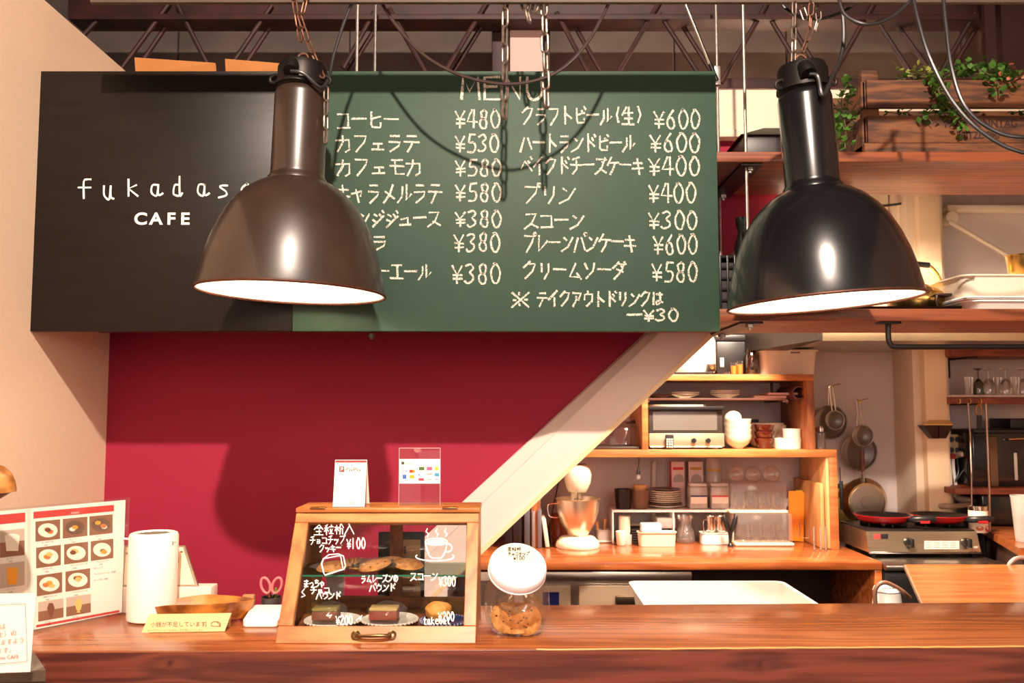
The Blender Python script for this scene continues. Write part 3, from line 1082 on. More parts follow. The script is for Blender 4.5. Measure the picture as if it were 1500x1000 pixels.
lampL = pendant('left dark brown enamel pendant lamp hanging in front of the shop sign', 427, 429, 137, 1.8, 2.08, .490, .068, M_SHADE)
M_SHADE2 = mat('black_enamel', (22, 19, 21), .24, 0, coat=.55, var=.3, scale=9, bump=.05)
lampR = pendant('right black enamel pendant lamp hanging in front of the shelves', 1207, 443, 138.5, -3.9, 2.08, .506, .072, M_SHADE2)
for q in (lampL, lampR):
    c = q.loc
    lamp('pendant_bulb_light', 'POINT', (c.x, c.y, c.z + .08), 36, (1.0, .84, .66), .035)


# ================================================================ chains: each link its own part
def link_mesh(L, w, r, m):
    """long axis z"""
    pts = []
    hw = w / 2 - r
    hl = L / 2 - r - hw
    for i in range(7):
        a = math.pi * i / 6
        pts.append((hw * math.cos(a), 0, hl + hw * math.sin(a)))
    for i in range(7):
        a = math.pi + math.pi * i / 6
        pts.append((hw * math.cos(a), 0, -hl + hw * math.sin(a)))
    return mesh_of('link', B().tube(pts, r, 7, True), m)


def chain(label, pts, L=.045, w=.024, r=.0032, m=CHAIN, cat='chain', rot=0.0):
    pts = [Vector(p) for p in pts]
    t = T('chain', label, cat, pts[-1])
    me = link_mesh(L, w, r, m)
    pitch = L - 2.1 * r
    seg = []
    for a, b in zip(pts, pts[1:]):
        seg.append(((b - a).length, a, b))
    tot = sum(x[0] for x in seg)
    n = int(tot / pitch)
    for i in range(n):
        d = (i + .5) * pitch
        for ln, a, b in seg:
            if d <= ln:
                break
            d -= ln
        dr = (b - a).normalized()
        p = a + dr * d
        q = dr.to_track_quat('Z', 'X').to_matrix().to_4x4()
        t.share('link', me, Matrix.Translation(p - t.loc) @ q @ Matrix.Rotation(rot + (R(35) if i % 2 else R(125)) + random.uniform(-.15, .15), 4, 'Z'))
    return t


YCH = 2.10
chain('heavy steel chain hanging in front of the letter E of the menu heading', [W(740, -14, YCH), W(739, 199, YCH)], .0535, .024, .0036)
chain('heavy steel chain hanging in front of the letter U of the menu heading', [W(796, -30, YCH), W(801, 171, YCH)], .0535, .024, .0036)
chain('short loop of chain at the top between the two heavy chains', [W(762, -25, YCH), W(770, 12, YCH), W(777, 38, YCH)], .042, .024, .0036)
chain('short end of chain tied up beside the right heavy chain', [W(792, -20, YCH), W(784, 10, YCH), W(778, 36, YCH)], .042, .024, .0036)
lt = lampL.top
rt = lampR.top
Yl = 2.08
chain('rusty chain holding the left lamp, left strand', [W(428, -20, Yl), W(437, 38, Yl), lt + Vector((0, 0, .02))], .040, .0170, .0024, CHAINRUST)
chain('rusty chain above the left lamp, right strand crossing over', [W(452, -20, Yl - .015), W(441, 30, Yl - .015), W(448, 52, Yl - .015), W(476, 122, Yl - .03)], .040, .0170, .0024, CHAINRUST)
chain('loose bright end of chain dangling beside the neck of the left lamp', [W(478, 126, Yl - .03), W(477, 219, Yl - .03)], .040, .0170, .0024, CHAIN)
chain('light steel chain end hanging left of the chain of the right lamp', [W(1164, -15, Yl), W(1162, 123, Yl - .02)], .037, .0160, .0022, CHAIN)
chain('dark chain holding the right lamp', [W(1190, -15, Yl), W(1186, 50, Yl), rt + Vector((0, 0, .02))], .037, .0160, .0022, CHAINRUST)
chain('short chain loop knotted left of the holding chain of the right lamp', [W(1174, -8, Yl + .02), W(1176, 16, Yl + .02), W(1184, 40, Yl + .02)], .037, .0160, .0022, CHAIN)
chain('short chain loop knotted right of the holding chain of the right lamp', [W(1196, -8, Yl + .03), W(1199, 26, Yl + .03), W(1193, 48, Yl + .03)], .037, .0160, .0022, CHAIN)


def cable(label, pts, r=.0045, m=CABLE, cat='cable', name='cable'):
    return one(name, label, cat, B().tube(smooth(pts, 8), r, 8), m)


cable('dark cable sagging in a wide curve across the menu heading', [W(548, -16, YCH + .02), W(575, 30, YCH + .02), W(620, 80, YCH + .01), W(680, 112, YCH), W(750, 123, YCH - .012), W(815, 106, YCH), W(862, 60, YCH), W(900, -12, YCH)], .0042, mat('brown_black_cable', (58, 42, 40), .35))
cable('black cable dropping beside the left lamp chains into its cap', [W(522, -10, 2.10), W(505, 30, 2.10), W(489, 80, 2.09), W(482, 112, 2.07), W(470, 128, 2.03), lampL.gl + Vector((.03, .0, -.006)), lampL.gl], .0042)
cable('black cable running down into the cap of the right lamp', [W(1230, -12, 2.10), W(1236, 40, 2.10), W(1233, 80, 2.09), W(1218, 115, 2.05), W(1205, 140, 2.00), lampR.gl + Vector((.02, 0, -.006)), lampR.gl], .0052)
cable('black cable looping at the top left of the right lamp', [W(1140, -8, 2.16), W(1150, 12, 2.15), W(1178, 27, 2.14), W(1215, 25, 2.14), W(1250, 8, 2.15), W(1268, -12, 2.16)], .0042)
cable('black cable looping at the top right of the right lamp', [W(1228, -8, 2.04), W(1238, 22, 2.02), W(1270, 36, 2.0), W(1305, 26, 2.02), W(1335, 0, 2.03), W(1345, -12, 2.03)], .0045)
cable('long black cable sweeping down across the crate, left one', [W(1336, -12, 2.03), W(1345, 30, 2.0), W(1362, 85, 1.97), W(1395, 148, 1.95), W(1440, 195, 1.93), W(1500, 224, 1.92), W(1600, 235, 1.95), W(1720, 150, 2.02), W(1760, -15, 2.09)], .0048)
cable('long black cable sweeping down across the crate, right one', [W(1381, -12, 2.05), W(1386, 40, 2.02), W(1394, 100, 1.99), W(1413, 155, 1.97), W(1450, 188, 1.96), W(1500, 201, 1.95), W(1600, 190, 1.98), W(1680, 100, 2.04), W(1700, -15, 2.09)], .0048)
# slanting bright tube at the right end of the board
t = T('gas_strut', 'thin bright metal strut slanting down to the right above the end of the menu board', 'strut', W(1050, 120, 2.5))
t.part('tube', B().tube([W(985, -40, 2.5), W(1040, 94, 2.5)], .0045, 10), CHROME)
t.part('end_piece', B().tube([W(1040, 94, 2.5), W(1050, 118, 2.5)], .0065, 10), BLKMET)
t.part('bracket', B().pbox(1046, 96, 1056, 124, 2.505, .02, .002), GALV)

# ================================================================ service counter
ZC = 1.01
M_CTOP = wood('counter_pine_top', (166, 96, 52), (134, 72, 38), 8, (.55, 7, 7), .26, .35, bump=.05)
q = [H(-300, 955, ZC), H(1800, 943, ZC), H(1800, 879.5, ZC), H(-300, 891, ZC)]
q[0].x = q[3].x = XL
q[0] = Vector((XL, q[0].y, ZC)); q[3] = Vector((XL, q[3].y, ZC))
org = None
ct = T('service_counter', 'long reddish-brown varnished wooden counter in the foreground', 'counter', Vector((0.3, 2.0, 0)))
kn1 = H(1113, 950, ZC) - ct.loc
bm = B().extr(q, (0, 0, -.045))
bmesh.ops.bevel(bm.bm, geom=[e for e in bm.bm.edges if abs(e.verts[0].co.z - ZC) < 1e-4 and abs(e.verts[1].co.z - ZC) < 1e-4], offset=.004, segments=2, affect='EDGES', profile=.5)
ct.part('countertop', bm, M_CTOP)
k1 = Vector((H(1113, 950, ZC).x, 0, ZC - .036)); k2 = Vector((H(247, 955, ZC).x, 0, ZC - .024))
yf1 = q[0].y + (q[1].y - q[0].y) * (k1.x - q[0].x) / (q[1].x - q[0].x)
yf2 = q[0].y + (q[1].y - q[0].y) * (k2.x - q[0].x) / (q[1].x - q[0].x)
M_CFRONT = wood('counter_front_pine', (118, 58, 42), (84, 40, 32), 11, (.45, 3, 6), .42, .15,
                knots=((k1.x - .3, yf1 - 2.0 - .003, k1.z, .012), (k2.x - .3, yf2 - 2.0 - .003, k2.z, .010)), bump=.25, dark=(62, 24, 22))
fr = [Vector((v.x, v.y, 0)) for v in (q[0], q[1])]
dn = Vector((0, .06, 0))
bm = B()
z1, z0 = ZC - .0035, ZC - .32
bm.prism([Vector((fr[0].x, fr[0].y - .003, z1)), Vector((fr[1].x, fr[1].y - .003, z1)), Vector((fr[1].x, fr[1].y - .003, z0)), Vector((fr[0].x, fr[0].y - .003, z0))],
         [Vector((fr[0].x, fr[0].y + .002, z1)), Vector((fr[1].x, fr[1].y + .002, z1)), Vector((fr[1].x, fr[1].y + .04, z0)), Vector((fr[0].x, fr[0].y + .04, z0))])
ct.part('front_beam', bm, M_CFRONT)
ct.part('cabinet', B().prism([Vector((q[0].x, q[0].y + .06, 0)), Vector((q[1].x, q[1].y + .06, 0)), Vector((q[2].x, q[2].y - .02, 0)), Vector((q[3].x, q[3].y - .02, 0))],
                             [Vector((q[0].x, q[0].y + .06, ZC - .046)), Vector((q[1].x, q[1].y + .06, ZC - .046)), Vector((q[2].x, q[2].y - .02, ZC - .046)), Vector((q[3].x, q[3].y - .02, ZC - .046))]), M_CFRONT)
# bright worn arris
def fyat(x):
    return q[0].y + (q[1].y - q[0].y) * (x - q[0].x) / (q[1].x - q[0].x)
bm = B()
x = .05
pts = []
while x < 2.3:
    pts.append(Vector((x, fyat(x) - .0015 + random.uniform(-.0006, .0006), ZC - .0022 + random.uniform(-.0008, .0006))))
    x += .03
bm.tube(pts, .0022, 6)
ct.part('worn_edge', bm, mat('bare_worn_wood', (220, 150, 84), .5))

# dark stand in front at the left
t = T('side_stand', 'dark wooden stand in the bottom left corner holding the notice card', 'stand', Vector((-1.0, 1.65, .6)))
zs = 1.032
r_ = [H(-90, 985, zs), H(67, 981, zs), H(50, 955, zs), H(-90, 958, zs)]
t.part('top', B().extr(r_, (0, 0, -.02)), mat('dark_worn_wood', (92, 74, 60), .35, coat=.3, var=.3, scale=12))
ri = [Vector((v.x, v.y + (.003 if i < 2 else -.003), zs - .021)) for i, v in enumerate(r_)]
t.part('body', B().extr(ri, (0, 0, -.45)), mat('dark_brown_side', (58, 34, 26), .5))


# ================================================================ things on the counter
def plane(P0, N, off=0.0008):
    """maps a place on the photograph onto the real plane through P0 with normal N"""
    P0, N = Vector(P0), Vector(N).normalized()
    if N.y > 0:
        N = -N
    P1 = P0 + N * off
    o = Vector((0, 0, CAMZ))
    def fn(x, y, extra=0.0):
        d = W(x, y, 1.0) - o
        return o + d * ((P1 + N * extra - o).dot(N) / d.dot(N))
    return fn


def patch(bm, fn, x0, y0, x1, y1, sk=(0, 0, 0, 0), extra=0.0):
    """flat printed rectangle; sk = y shifts of the four corners tl tr br bl"""
    return bm.quad(fn(x0, y0 + sk[0], extra), fn(x1, y0 + sk[1], extra), fn(x1, y1 + sk[2], extra), fn(x0, y1 + sk[3], extra))


def disc(bm, fn, cx, cy, rx, ry, extra=0.0, n=18, sh=0):
    bm.bm.faces.new([bm.bm.verts.new(fn(cx + rx * math.cos(2 * math.pi * i / n), cy + ry * math.sin(2 * math.pi * i / n) + sh * rx * math.cos(2 * math.pi * i / n), extra)) for i in range(n)])
    return bm


def ptext(body, fn, x, y, hpx, mtl, slope=0.0, extra=0.0):
    """small print through the font, laid on a plane; x, y = left baseline"""
    me = ftext(body, 1.0, Matrix.Identity(4), mtl, align='LEFT')
    for v in me.vertices:
        v.co = fn(x + v.co.x * hpx, y - v.co.y * hpx + slope * v.co.x * hpx, extra)
    return me


# ---- bakery display case
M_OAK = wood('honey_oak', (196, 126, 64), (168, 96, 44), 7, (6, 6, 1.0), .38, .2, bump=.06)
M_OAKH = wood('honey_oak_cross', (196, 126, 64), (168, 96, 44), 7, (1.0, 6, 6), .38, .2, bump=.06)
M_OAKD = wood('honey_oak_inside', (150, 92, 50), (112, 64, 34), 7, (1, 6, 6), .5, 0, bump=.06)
fl, frr = H(403, 943, ZC), H(697, 943, ZC)
Yf = fl.y
cx0, cx1 = fl.x, frr.x
Yt = Yf + .165
zt = W(600, 751, Yt).z
Ybk = 2.20
dc = T('display_case', 'honey-coloured wooden bakery case with a slanted glass front on the counter', 'display case', Vector(((cx0 + cx1) / 2, (Yf + Ybk) / 2, ZC)))
th = .012
base_h = .012
nrm = Vector((0, -(zt - ZC), (Yt - Yf))).normalized()
nrm = Vector((0, -(zt - ZC), (Yt - Yf))).normalized()
def slant(x, t, d=0.0):
    """point on the front face: t 0 bottom .. 1 top, d inward"""
    return Vector((x, Yf + (Yt - Yf) * t, ZC + .001 + (zt - ZC) * t)) - nrm * d
def fr_bar(nm, xa, xb, ta, tb, m, d=.016, xa2=None, xb2=None):
    xa2 = xa if xa2 is None else xa2
    xb2 = xb if xb2 is None else xb2
    r1 = [slant(xa, ta), slant(xb, ta), slant(xb2, tb), slant(xa2, tb)]
    bm = B().prism(r1, [v - nrm * d * -1 * -1 for v in r1])
    bmesh.ops.bevel(bm.bm, geom=bm.bm.edges[:], offset=.0015, segments=1, affect='EDGES')
    return dc.part(nm, bm, m)
h_ = zt - ZC
tb_ = .125
tt_ = .918
fr_bar('frame_rail', cx0, cx1, 0, tb_, M_OAKH)
fr_bar('frame_rail', cx0, cx1, tt_, .995, M_OAKH)
fr_bar('frame_stile', cx0, cx0 + .031, tb_, tt_, M_OAK)
fr_bar('frame_stile', cx1 - .027, cx1, tb_, tt_, M_OAK)
# sides, back, top, bottom
for nm, xa in (('side_panel', cx0), ('side_panel', cx1 - th)):
    r1 = [(xa, Yf + .017, ZC + .001), (xa, Ybk, ZC + .001), (xa, Ybk, zt), (xa, Yt + .017, zt)]
    dc.part(nm, B().extr(r1, (th, 0, 0)), M_OAK)
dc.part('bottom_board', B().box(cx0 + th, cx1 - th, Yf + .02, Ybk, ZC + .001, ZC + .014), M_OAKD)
dc.part('top_board', B().box(cx0 - .002, cx1 + .002, Yt + .001, Ybk + .002, zt + .0005, zt + .011, .002), M_OAKH)
# rear sliding frames
zi0, zi1 = ZC + .014, zt
for i, (xa, xb, yy) in enumerate(((cx0 + th, (cx0 + cx1) / 2 + .012, Ybk - .012), ((cx0 + cx1) / 2 - .012 + .012, cx1 - th, Ybk - .024))):
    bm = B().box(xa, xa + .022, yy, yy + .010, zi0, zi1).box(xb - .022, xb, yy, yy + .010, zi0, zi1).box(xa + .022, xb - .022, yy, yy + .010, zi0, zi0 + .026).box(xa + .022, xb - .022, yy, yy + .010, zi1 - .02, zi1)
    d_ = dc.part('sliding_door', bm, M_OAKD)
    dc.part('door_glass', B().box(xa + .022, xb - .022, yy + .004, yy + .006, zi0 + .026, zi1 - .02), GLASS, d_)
g = [slant(cx0 + .031, tb_, .007), slant(cx1 - .027, tb_, .007), slant(cx1 - .027, tt_, .007), slant(cx0 + .031, tt_, .007)]
dc.part('front_glass', B().prism(g, [v - nrm * .002 for v in g]), GLASS)
# glass shelf with a green edge
zsh = ZC + .120
tsh = (zsh - ZC) / h_
ys0 = Yf + (Yt - Yf) * tsh + .025
dc.part('glass_shelf', B().box(cx0 + th, cx1 - th, ys0, Ybk - .03, zsh, zsh + .004), glass('shelf_glass', (214, 240, 226), .14))
dc.part('shelf_edge', B().box(cx0 + th, cx1 - th, ys0 - .0012, ys0, zsh, zsh + .004), mat('green_glass_edge', (52, 120, 92), .15))
# handle
hc = slant((cx0 + cx1) / 2 - .005, .055, -.001)
hd = dc.part('handle', B().tube(smooth([hc + Vector((-.036, -.002, 0)), hc + Vector((-.03, -.014, .003)), hc + Vector((0, -.018, .004)), hc + Vector((.03, -.014, .003)), hc + Vector((.036, -.002, 0))], 6), .0042, 10), mat('aged_bronze', (120, 92, 62), .3, .9), label='bronze bow handle')
for sx in (-1, 1):
    Mx = nrm.to_track_quat('Z', 'Y').to_matrix()
    dc.part('rosette', B().lathe(hc + Vector((sx * .038, 0, 0)), [(.010, 0), (.010, .003), (.006, .005), (0, .0055)], 16, Mx), mat('aged_bronze', (0, 0, 0)), hd)
for px in (468, 660):
    p = W(px, 744, Yt + .02)
    dc.part('hinge', B().box(p.x - .018, p.x + .018, Yt - .004, Yt + .016, zt + .0105, zt + .0125, .0005), BRASS)
# writing on the glass
M_PEN = mat('white_marker', (250, 246, 238), .5, emit=0)
gp = plane(slant(0, .5, .0065), nrm, .0012)
for tx, x0, y0, x1, y1, w in (('全粒粉入', 460, 768, 520, 783, 1.7), ('チョコチップ', 454, 785, 506, 797, 1.8), ('クッキー', 468, 797, 500, 808, 1.8), ('¥100', 508, 788, 536, 803, 2.2),
                              ('まっちゃ', 445, 848, 476, 860, 2.0), ('チョコ', 455, 859, 484, 869, 2.0), ('パウンド', 463, 867, 500, 877, 2.0), ('ラムレーズンの', 529, 842, 584, 853, 2.0), ('パウンド', 541, 855, 580, 866, 2.0),
                              ('スコーン', 601, 838, 642, 850, 2.0), ('¥300', 643, 844, 668, 858, 2.0), ('¥200', 492, 901, 517, 914, 2.2), ('¥200', 642, 896, 666, 909, 2.0), ('takeout', 620, 904, 660, 914, 2.0)):
    bm = B()
    write(bm.bm, tx, x0, y0, x1, y1, w * .78, gp, jit=.15, rise=-.03)
    dc.part('marker_line', bm, M_PEN, keep=True)
def arc(cx, cy, rx, ry, a0, a1, n=16):
    return [(cx + rx * math.cos(R(a0 + (a1 - a0) * i / n)), cy + ry * math.sin(R(a0 + (a1 - a0) * i / n))) for i in range(n + 1)]
for pts, w in ((arc(639, 793, 16, 5, 0, 360), 2.2), ([(623, 794), (626, 806), (629, 814), (633, 817), (646, 817), (650, 812), (653, 805), (655, 794)], 2.2), (arc(655, 802, 7, 6, -80, 110), 2.2),
               (arc(637, 815, 28, 6, -20, 200, 24), 2.0), ([(626, 774), (624, 778), (628, 782), (626, 786)], 1.8), ([(640, 774), (638, 778), (642, 782), (640, 785)], 1.8), ([(653, 774), (651, 778), (655, 782), (653, 785)], 1.8),
               ([(471, 825), (474, 818), (482, 812), (496, 811), (503, 814), (506, 828), (504, 833), (476, 842), (474, 838), (471, 825)], 2.2), ([(474, 818), (500, 813)], 1.6), ([(499, 814), (502, 831)], 1.6),
               ([(446, 862), (442, 867), (447, 872), (442, 874)], 1.8), ([(522, 908), (531, 901), (528, 907)], 2), ([(483, 904), (486, 900), (480, 902)], 1.8)):
    bm = B()
    ribbon(bm.bm, pts, w * .85, gp)
    dc.part('marker_stroke', bm, M_PEN, keep=True)
bm = B()
bm.bm.faces.new([bm.bm.verts.new(gp(*p)) for p in arc(639, 793.5, 13, 3.2, 0, 340)])
dc.part('marker_stroke', bm, M_PEN, keep=True)

# food inside
M_PLATE = mat('white_glazed_plate', (236, 228, 210), .25, coat=.4)
M_COOKIE = mat('baked_cookie', (206, 146, 74), .75, bump=.6, scale=90, rgb2=(168, 104, 46))
M_WRAP = glass('cellophane', (252, 252, 252), .07, .18, .03)
def plate(name, label, c, r, m=M_PLATE, sx=1.0, group=None):
    t = T(name, label, 'plate', c, group)
    t.part('dish', B().lathe(c, [(0, .002), (r * .5, .002), (r * .55, 0), (r * .62, .001), (r * .8, .006), (r, .013), (r * 1.0, .0155), (r * .8, .0095), (r * .62, .005), (0, .005)], 40, sx=sx), m)
    return t
zb_ = ZC + .015
pcs = []
for px, yy, r, lab, mm in ((488, 2.002, .062, 'white lace-edged plate at the left of the case floor, green cake on it', M_PLATE), (571, 2.007, .062, 'white lace-edged plate in the middle of the case floor', M_PLATE),
                       (650, 1.998, .052, 'navy blue lace-pattern plate at the right of the case floor', mat('navy_plate', (44, 52, 92), .3, coat=.4))):
    x = W(px, 900, yy).x
    pcs.append((plate('plate', lab, Vector((x, yy, zb_)), r, mm), x, yy))
    t_, c_ = pcs[-1][0], t_ if False else None
    bm = B()
    for i in range(36):
        a = 2 * math.pi * i / 36
        bm.lathe((x + r * .985 * math.cos(a), yy + r * .985 * math.sin(a), zb_ + .0115), [(0, -.002), (.0028, 0), (.0028, .003), (0, .0045)], 6)
    t_.part('lace_edge', bm, mm if px < 640 else mat('pale_blue_glaze', (150, 160, 190), .3))
# pound cakes
for px, yy, w_, lab, m1, m2 in ((478, 1.997, .056, 'wrapped slice of green matcha pound cake on the left plate', mat('matcha_top', (138, 120, 44), .8, bump=.3, scale=60), mat('cake_side', (128, 74, 44), .85, bump=.4, scale=80)),
                               (563, 2.0, .062, 'wrapped slice of raisin pound cake on the middle plate', mat('icing_top', (196, 164, 96), .6, bump=.2, scale=50), mat('raisin_side', (142, 60, 38), .8, bump=.4, scale=80))):
    x = W(px, 895, yy).x
    z = zb_ + .0165
    t = T('pound_cake', lab, 'cake', Vector((x, yy, z)))
    t.part('slice', B().box(x - w_ / 2, x + w_ / 2, yy - .022, yy + .02, z, z + .019, .003), m2)
    bm = B()
    bm.box(x - w_ / 2, x + w_ / 2, yy - .022, yy + .02, z + .019, z + .026, .003)
    t.part('top_crust', bm, m1)
    t.part('wrapper', B().blob((x + .008, yy, z + .016), w_ * .72, .034, .020, 4, .10, 3), M_WRAP)
# scone
x = W(642, 890, 1.998).x
t = one('scone', 'golden round scone on the navy plate at the right of the case', 'scone', B().blob((x, 1.998, zb_ + .032), .029, .026, .022, 3, .08, 3), mat('scone_crust', (226, 166, 86), .75, bump=.5, scale=60, rgb2=(206, 138, 60)))
# cookies on the glass shelf
zc_ = zsh + .0045
for i, (px, yy, r, tz, lab) in enumerate(((487, 2.045, .036, -5, 'wrapped cookie at the left of the glass shelf'), (522, 2.085, .034, 4, 'flat wrapped cookie second from left on the glass shelf'),
                               (549, 2.04, .038, -11, 'large tilted chocolate chip cookie in the middle of the glass shelf'), (598, 2.075, .036, 5, 'wrapped cookie at the right of the glass shelf, before the dark sign'),
                               (575, 2.11, .036, 3, 'wrapped cookie tucked behind the large tilted one on the glass shelf'))):
    x = W(px, 830, yy).x
    zo = r * abs(math.sin(R(tz))) + .002
    t = T('cookie', lab, 'cookie', Vector((x, yy, zc_)))
    Mx = Matrix.Rotation(R(tz), 3, 'Y') @ Matrix.Rotation(R(8), 3, 'X')
    cc = Vector((x, yy, zc_ + zo + .005))
    t.part('biscuit', B().lathe(cc, [(0, -.005), (r * .8, -.005), (r, 0), (r * .85, .006), (r * .4, .010), (0, .011)], 24, Mx), M_COOKIE)
    bm = B()
    rnd = random.Random(i)
    for k in range(9):
        a, q = rnd.uniform(0, 6.28), rnd.uniform(0, r * .75)
        bm.blob(cc + Mx @ Vector((q * math.cos(a), q * math.sin(a), .0095 - .004 * q / r)), .0032, .0032, .002, k, .1, 1)
    t.part('chocolate_chip', bm, mat('dark_chocolate', (74, 40, 24), .5), kind='stuff')
    if i != 9:
        t.part('wrapper', B().blob(cc + Vector((0, 0, .004)), r * 1.28, r * 1.1, max(.010, zo + .004), i + 20, .13, 3), M_WRAP)

# sign behind the case + price card
t = T('wifi_sign', 'black framed stand with a beige restroom and wifi notice standing behind the bakery case', 'sign', Vector((W(590, 850, 2.22).x, 2.225, ZC)))
f = plane((0, 2.2235, 0), (0, -1, 0), 0)
a_, b2 = W(553, 880, 2.225), W(622, 779, 2.225)
zbot = ZC + .002
t.part('frame', B().box(a_.x, b2.x, 2.225, 2.235, zbot, b2.z, .003), BLACK)
bm = B()
patch(bm, f, 584, 790, 616, 874, extra=.0007)
t.part('notice', bm, mat('kraft_notice', (226, 178, 118), .7), keep=True)
bm = B()
for cx in (586, 593):
    disc(bm, f, cx, 801.5, 1.6, 1.6, .0014)
    patch(bm, f, cx - 1.8, 804, cx + 1.8, 811, extra=.0014)
t.part('restroom_symbol', bm, INK, keep=True)
put(t, 'lettering', ptext('FREE WIFI', f, 585, 847, 6, INK, extra=.0014))
put(t, 'lettering', ptext('fukadaso-101', f, 585, 858, 6, INK, extra=.0014))
put(t, 'lettering', ptext('cafe0101', f, 585, 868, 6, INK, extra=.0014))
t.part('foot', B().box(a_.x + .01, b2.x - .01, 2.235, 2.255, zbot, zbot + .006, .001), BLACK)
xx = W(490, 880, 2.19)
one('price_card', 'small pale card box standing behind the left half of the bakery case', 'card', B().box(W(476, 860, 2.2).x, W(502, 860, 2.2).x, 2.212, 2.222, ZC + .001, W(480, 838, 2.2).z), PAPER)
# case-top signs
zct = zt + .0125
def stand_z(px, Y, py):
    return W(px, py, Y).z
Yp = 2.085
t = T('payment_card', 'white payment card with a red top edge, left on the bakery case', 'card', Vector((W(513, 740, Yp).x, Yp, zct)))
a_ = W(488, 741, Yp); b2 = W(536, 674, Yp)
lean = .022
zt2 = b2.z
P = [Vector((W(487.5, 741, Yp).x, Yp, zct)), Vector((W(534, 741, Yp).x, Yp, zct)), Vector((W(537.5, 676, Yp + lean).x, Yp + lean, zt2)), Vector((W(491, 676, Yp + lean).x, Yp + lean, zt2))]
t.part('card', B().prism(P, [v + Vector((0, .002, 0)) for v in P]), PAPER)
bk = [P[0] + Vector((0, .07, 0)), P[1] + Vector((0, .07, 0)), P[2] + Vector((0, .002, -.001)), P[3] + Vector((0, .002, -.001))]
t.part('back_leg', B().prism(bk, [v + Vector((0, .002, 0)) for v in bk]), PAPER)
pn = (P[1] - P[0]).cross(P[2] - P[0])
f = plane(P[0], pn)
bm = B(); patch(bm, f, 491.5, 674, 537, 677.2)
t.part('red_band', bm, REDINK, keep=True)
bm = B(); patch(bm, f, 497, 683, 504.5, 691)
t.part('logo_square', bm, REDINK, keep=True)
put(t, 'logo_letter', ptext('P', f, 498.5, 690, 8.5, PAPER, extra=.0006))
put(t, 'lettering', ptext('PayPay', f, 506, 690, 8.4, INK))
bm = B(); patch(bm, f, 512, 735.5, 520, 736.5)
t.part('small_print', bm, mat('grey_print', (150, 140, 134), .7), keep=True)

Yq = 2.12
t = T('acrylic_stand', 'clear acrylic stand with small payment logos, right on the bakery case', 'sign holder', Vector((W(615, 740, Yq).x, Yq, zct)))
a_, b2 = W(584, 738, Yq), W(645, 656, Yq)
t.part('front_sheet', B().box(a_.x, b2.x, Yq, Yq + .002, zct, b2.z, .0004), ACRYL)
edge = mat('acrylic_edge', (214, 196, 190), .3)
t.part('sheet_edge', B().box(a_.x, b2.x, Yq - .0002, Yq + .0022, b2.z - .0006, b2.z + .0004).box(a_.x - .0004, a_.x + .0004, Yq - .0002, Yq + .0022, zct, b2.z).box(b2.x - .0004, b2.x + .0004, Yq - .0002, Yq + .0022, zct, b2.z), edge)
t.part('foot_sheet', B().box(a_.x, b2.x, Yq + .002, Yq + .05, zct, zct + .002), ACRYL)
f = plane((0, Yq, 0), (0, -1, 0), .0006)
bm = B(); patch(bm, f, 585, 672, 645, 708)
t.part('logo_card', bm, PAPER, keep=True)
for cx, cy, w, h, c in ((590, 678, 4, 4, (60, 70, 70)), (617.5, 686, 8, 5, (70, 110, 60)), (629, 686, 8, 5, (226, 90, 130)), (639.5, 686, 6, 6, (220, 190, 60)), (592.5, 698, 5.5, 6, (60, 100, 190)), (603.5, 698, 7, 5, (220, 170, 50)),
                        (617, 702, 8, 3.5, (206, 60, 90)), (629, 694, 8, 1, (70, 70, 80)), (640, 695, 7, 5, (70, 150, 190)), (602, 690, 5, 5, (220, 70, 50)), (605.5, 690, 5, 5, (236, 150, 50)), (614, 695, 3, 2, (80, 150, 190)), (629, 702, 7, 1, (120, 120, 130)), (640, 702, 5, 2, (180, 170, 180))):
    bm = B()
    if cx in (639.5, 602, 605.5):
        disc(bm, f, cx, cy, w / 2, h / 2, .0006)
    else:
        patch(bm, f, cx - w / 2, cy - h / 2, cx + w / 2, cy + h / 2, extra=.0006)
    t.part('printed_logo', bm, mat('logo_%d_%d_%d' % c, c, .6), keep=True)
put(t, 'lettering', ptext('VISA', f, 587, 692, 5, mat('logo_60_100_190', (60, 100, 190)), extra=.0006))
put(t, 'lettering', ptext('PayPay', f, 594, 680, 3.5, mat('grey_print', (0, 0, 0)), extra=.0006))

# ---- cookie jar
cj = H(757, 905, ZC)
Yj = cj.y + .0
Yj = 1.995
cj = Vector((W(757, 900, Yj).x, Yj, ZC))
t = T('cookie_jar', 'round glass cookie jar with a tilted white lid right of the bakery case', 'jar', cj)
k = S(Yj)
Mt = Matrix.Rotation(R(38), 3, 'X') @ Matrix.Identity(3)
Mt = Matrix.Rotation(R(8), 3, 'Y') @ Matrix.Rotation(R(40), 3, 'X')
body = [(0, .0015), (.042, .001), (.056, .006), (.068, .03), (.073, .06), (.072, .085), (.066, .108), (.058, .124)]
t.part('glass_body', B().lathe(cj, body, 48), glass('jar_glass', (253, 253, 251), .08, .03, .01))
lc = cj + Vector((.002, -.030, .149))
t.part('neck', B().lathe(lc, [(.058, -.036), (.056, -.02), (.055, -.008)], 40, Mt), glass('jar_glass', (0, 0, 0)))
ld = t.part('lid', B().lathe(lc, [(.060, -.014), (.0625, -.012), (.0635, .002), (.061, .007), (.050, .008), (0, .008)], 56, Mt), mat('white_lid', (246, 232, 234), .4))
t.part('lid_bead', B().lathe(lc, [(.0605, -.017), (.064, -.0155), (.064, -.013), (.0615, -.012)], 56, Mt), mat('white_lid', (0, 0, 0)), ld)
nl = Mt @ Vector((0, 0, 1))
f = plane(lc + nl * .0083, nl, .0004)
bm = B(); disc(bm, f, 757, 811, 26, 12.5, n=28)
lb = t.part('label', bm, mat('doily_paper', (236, 224, 200), .8), ld, keep=True)
bm = B()
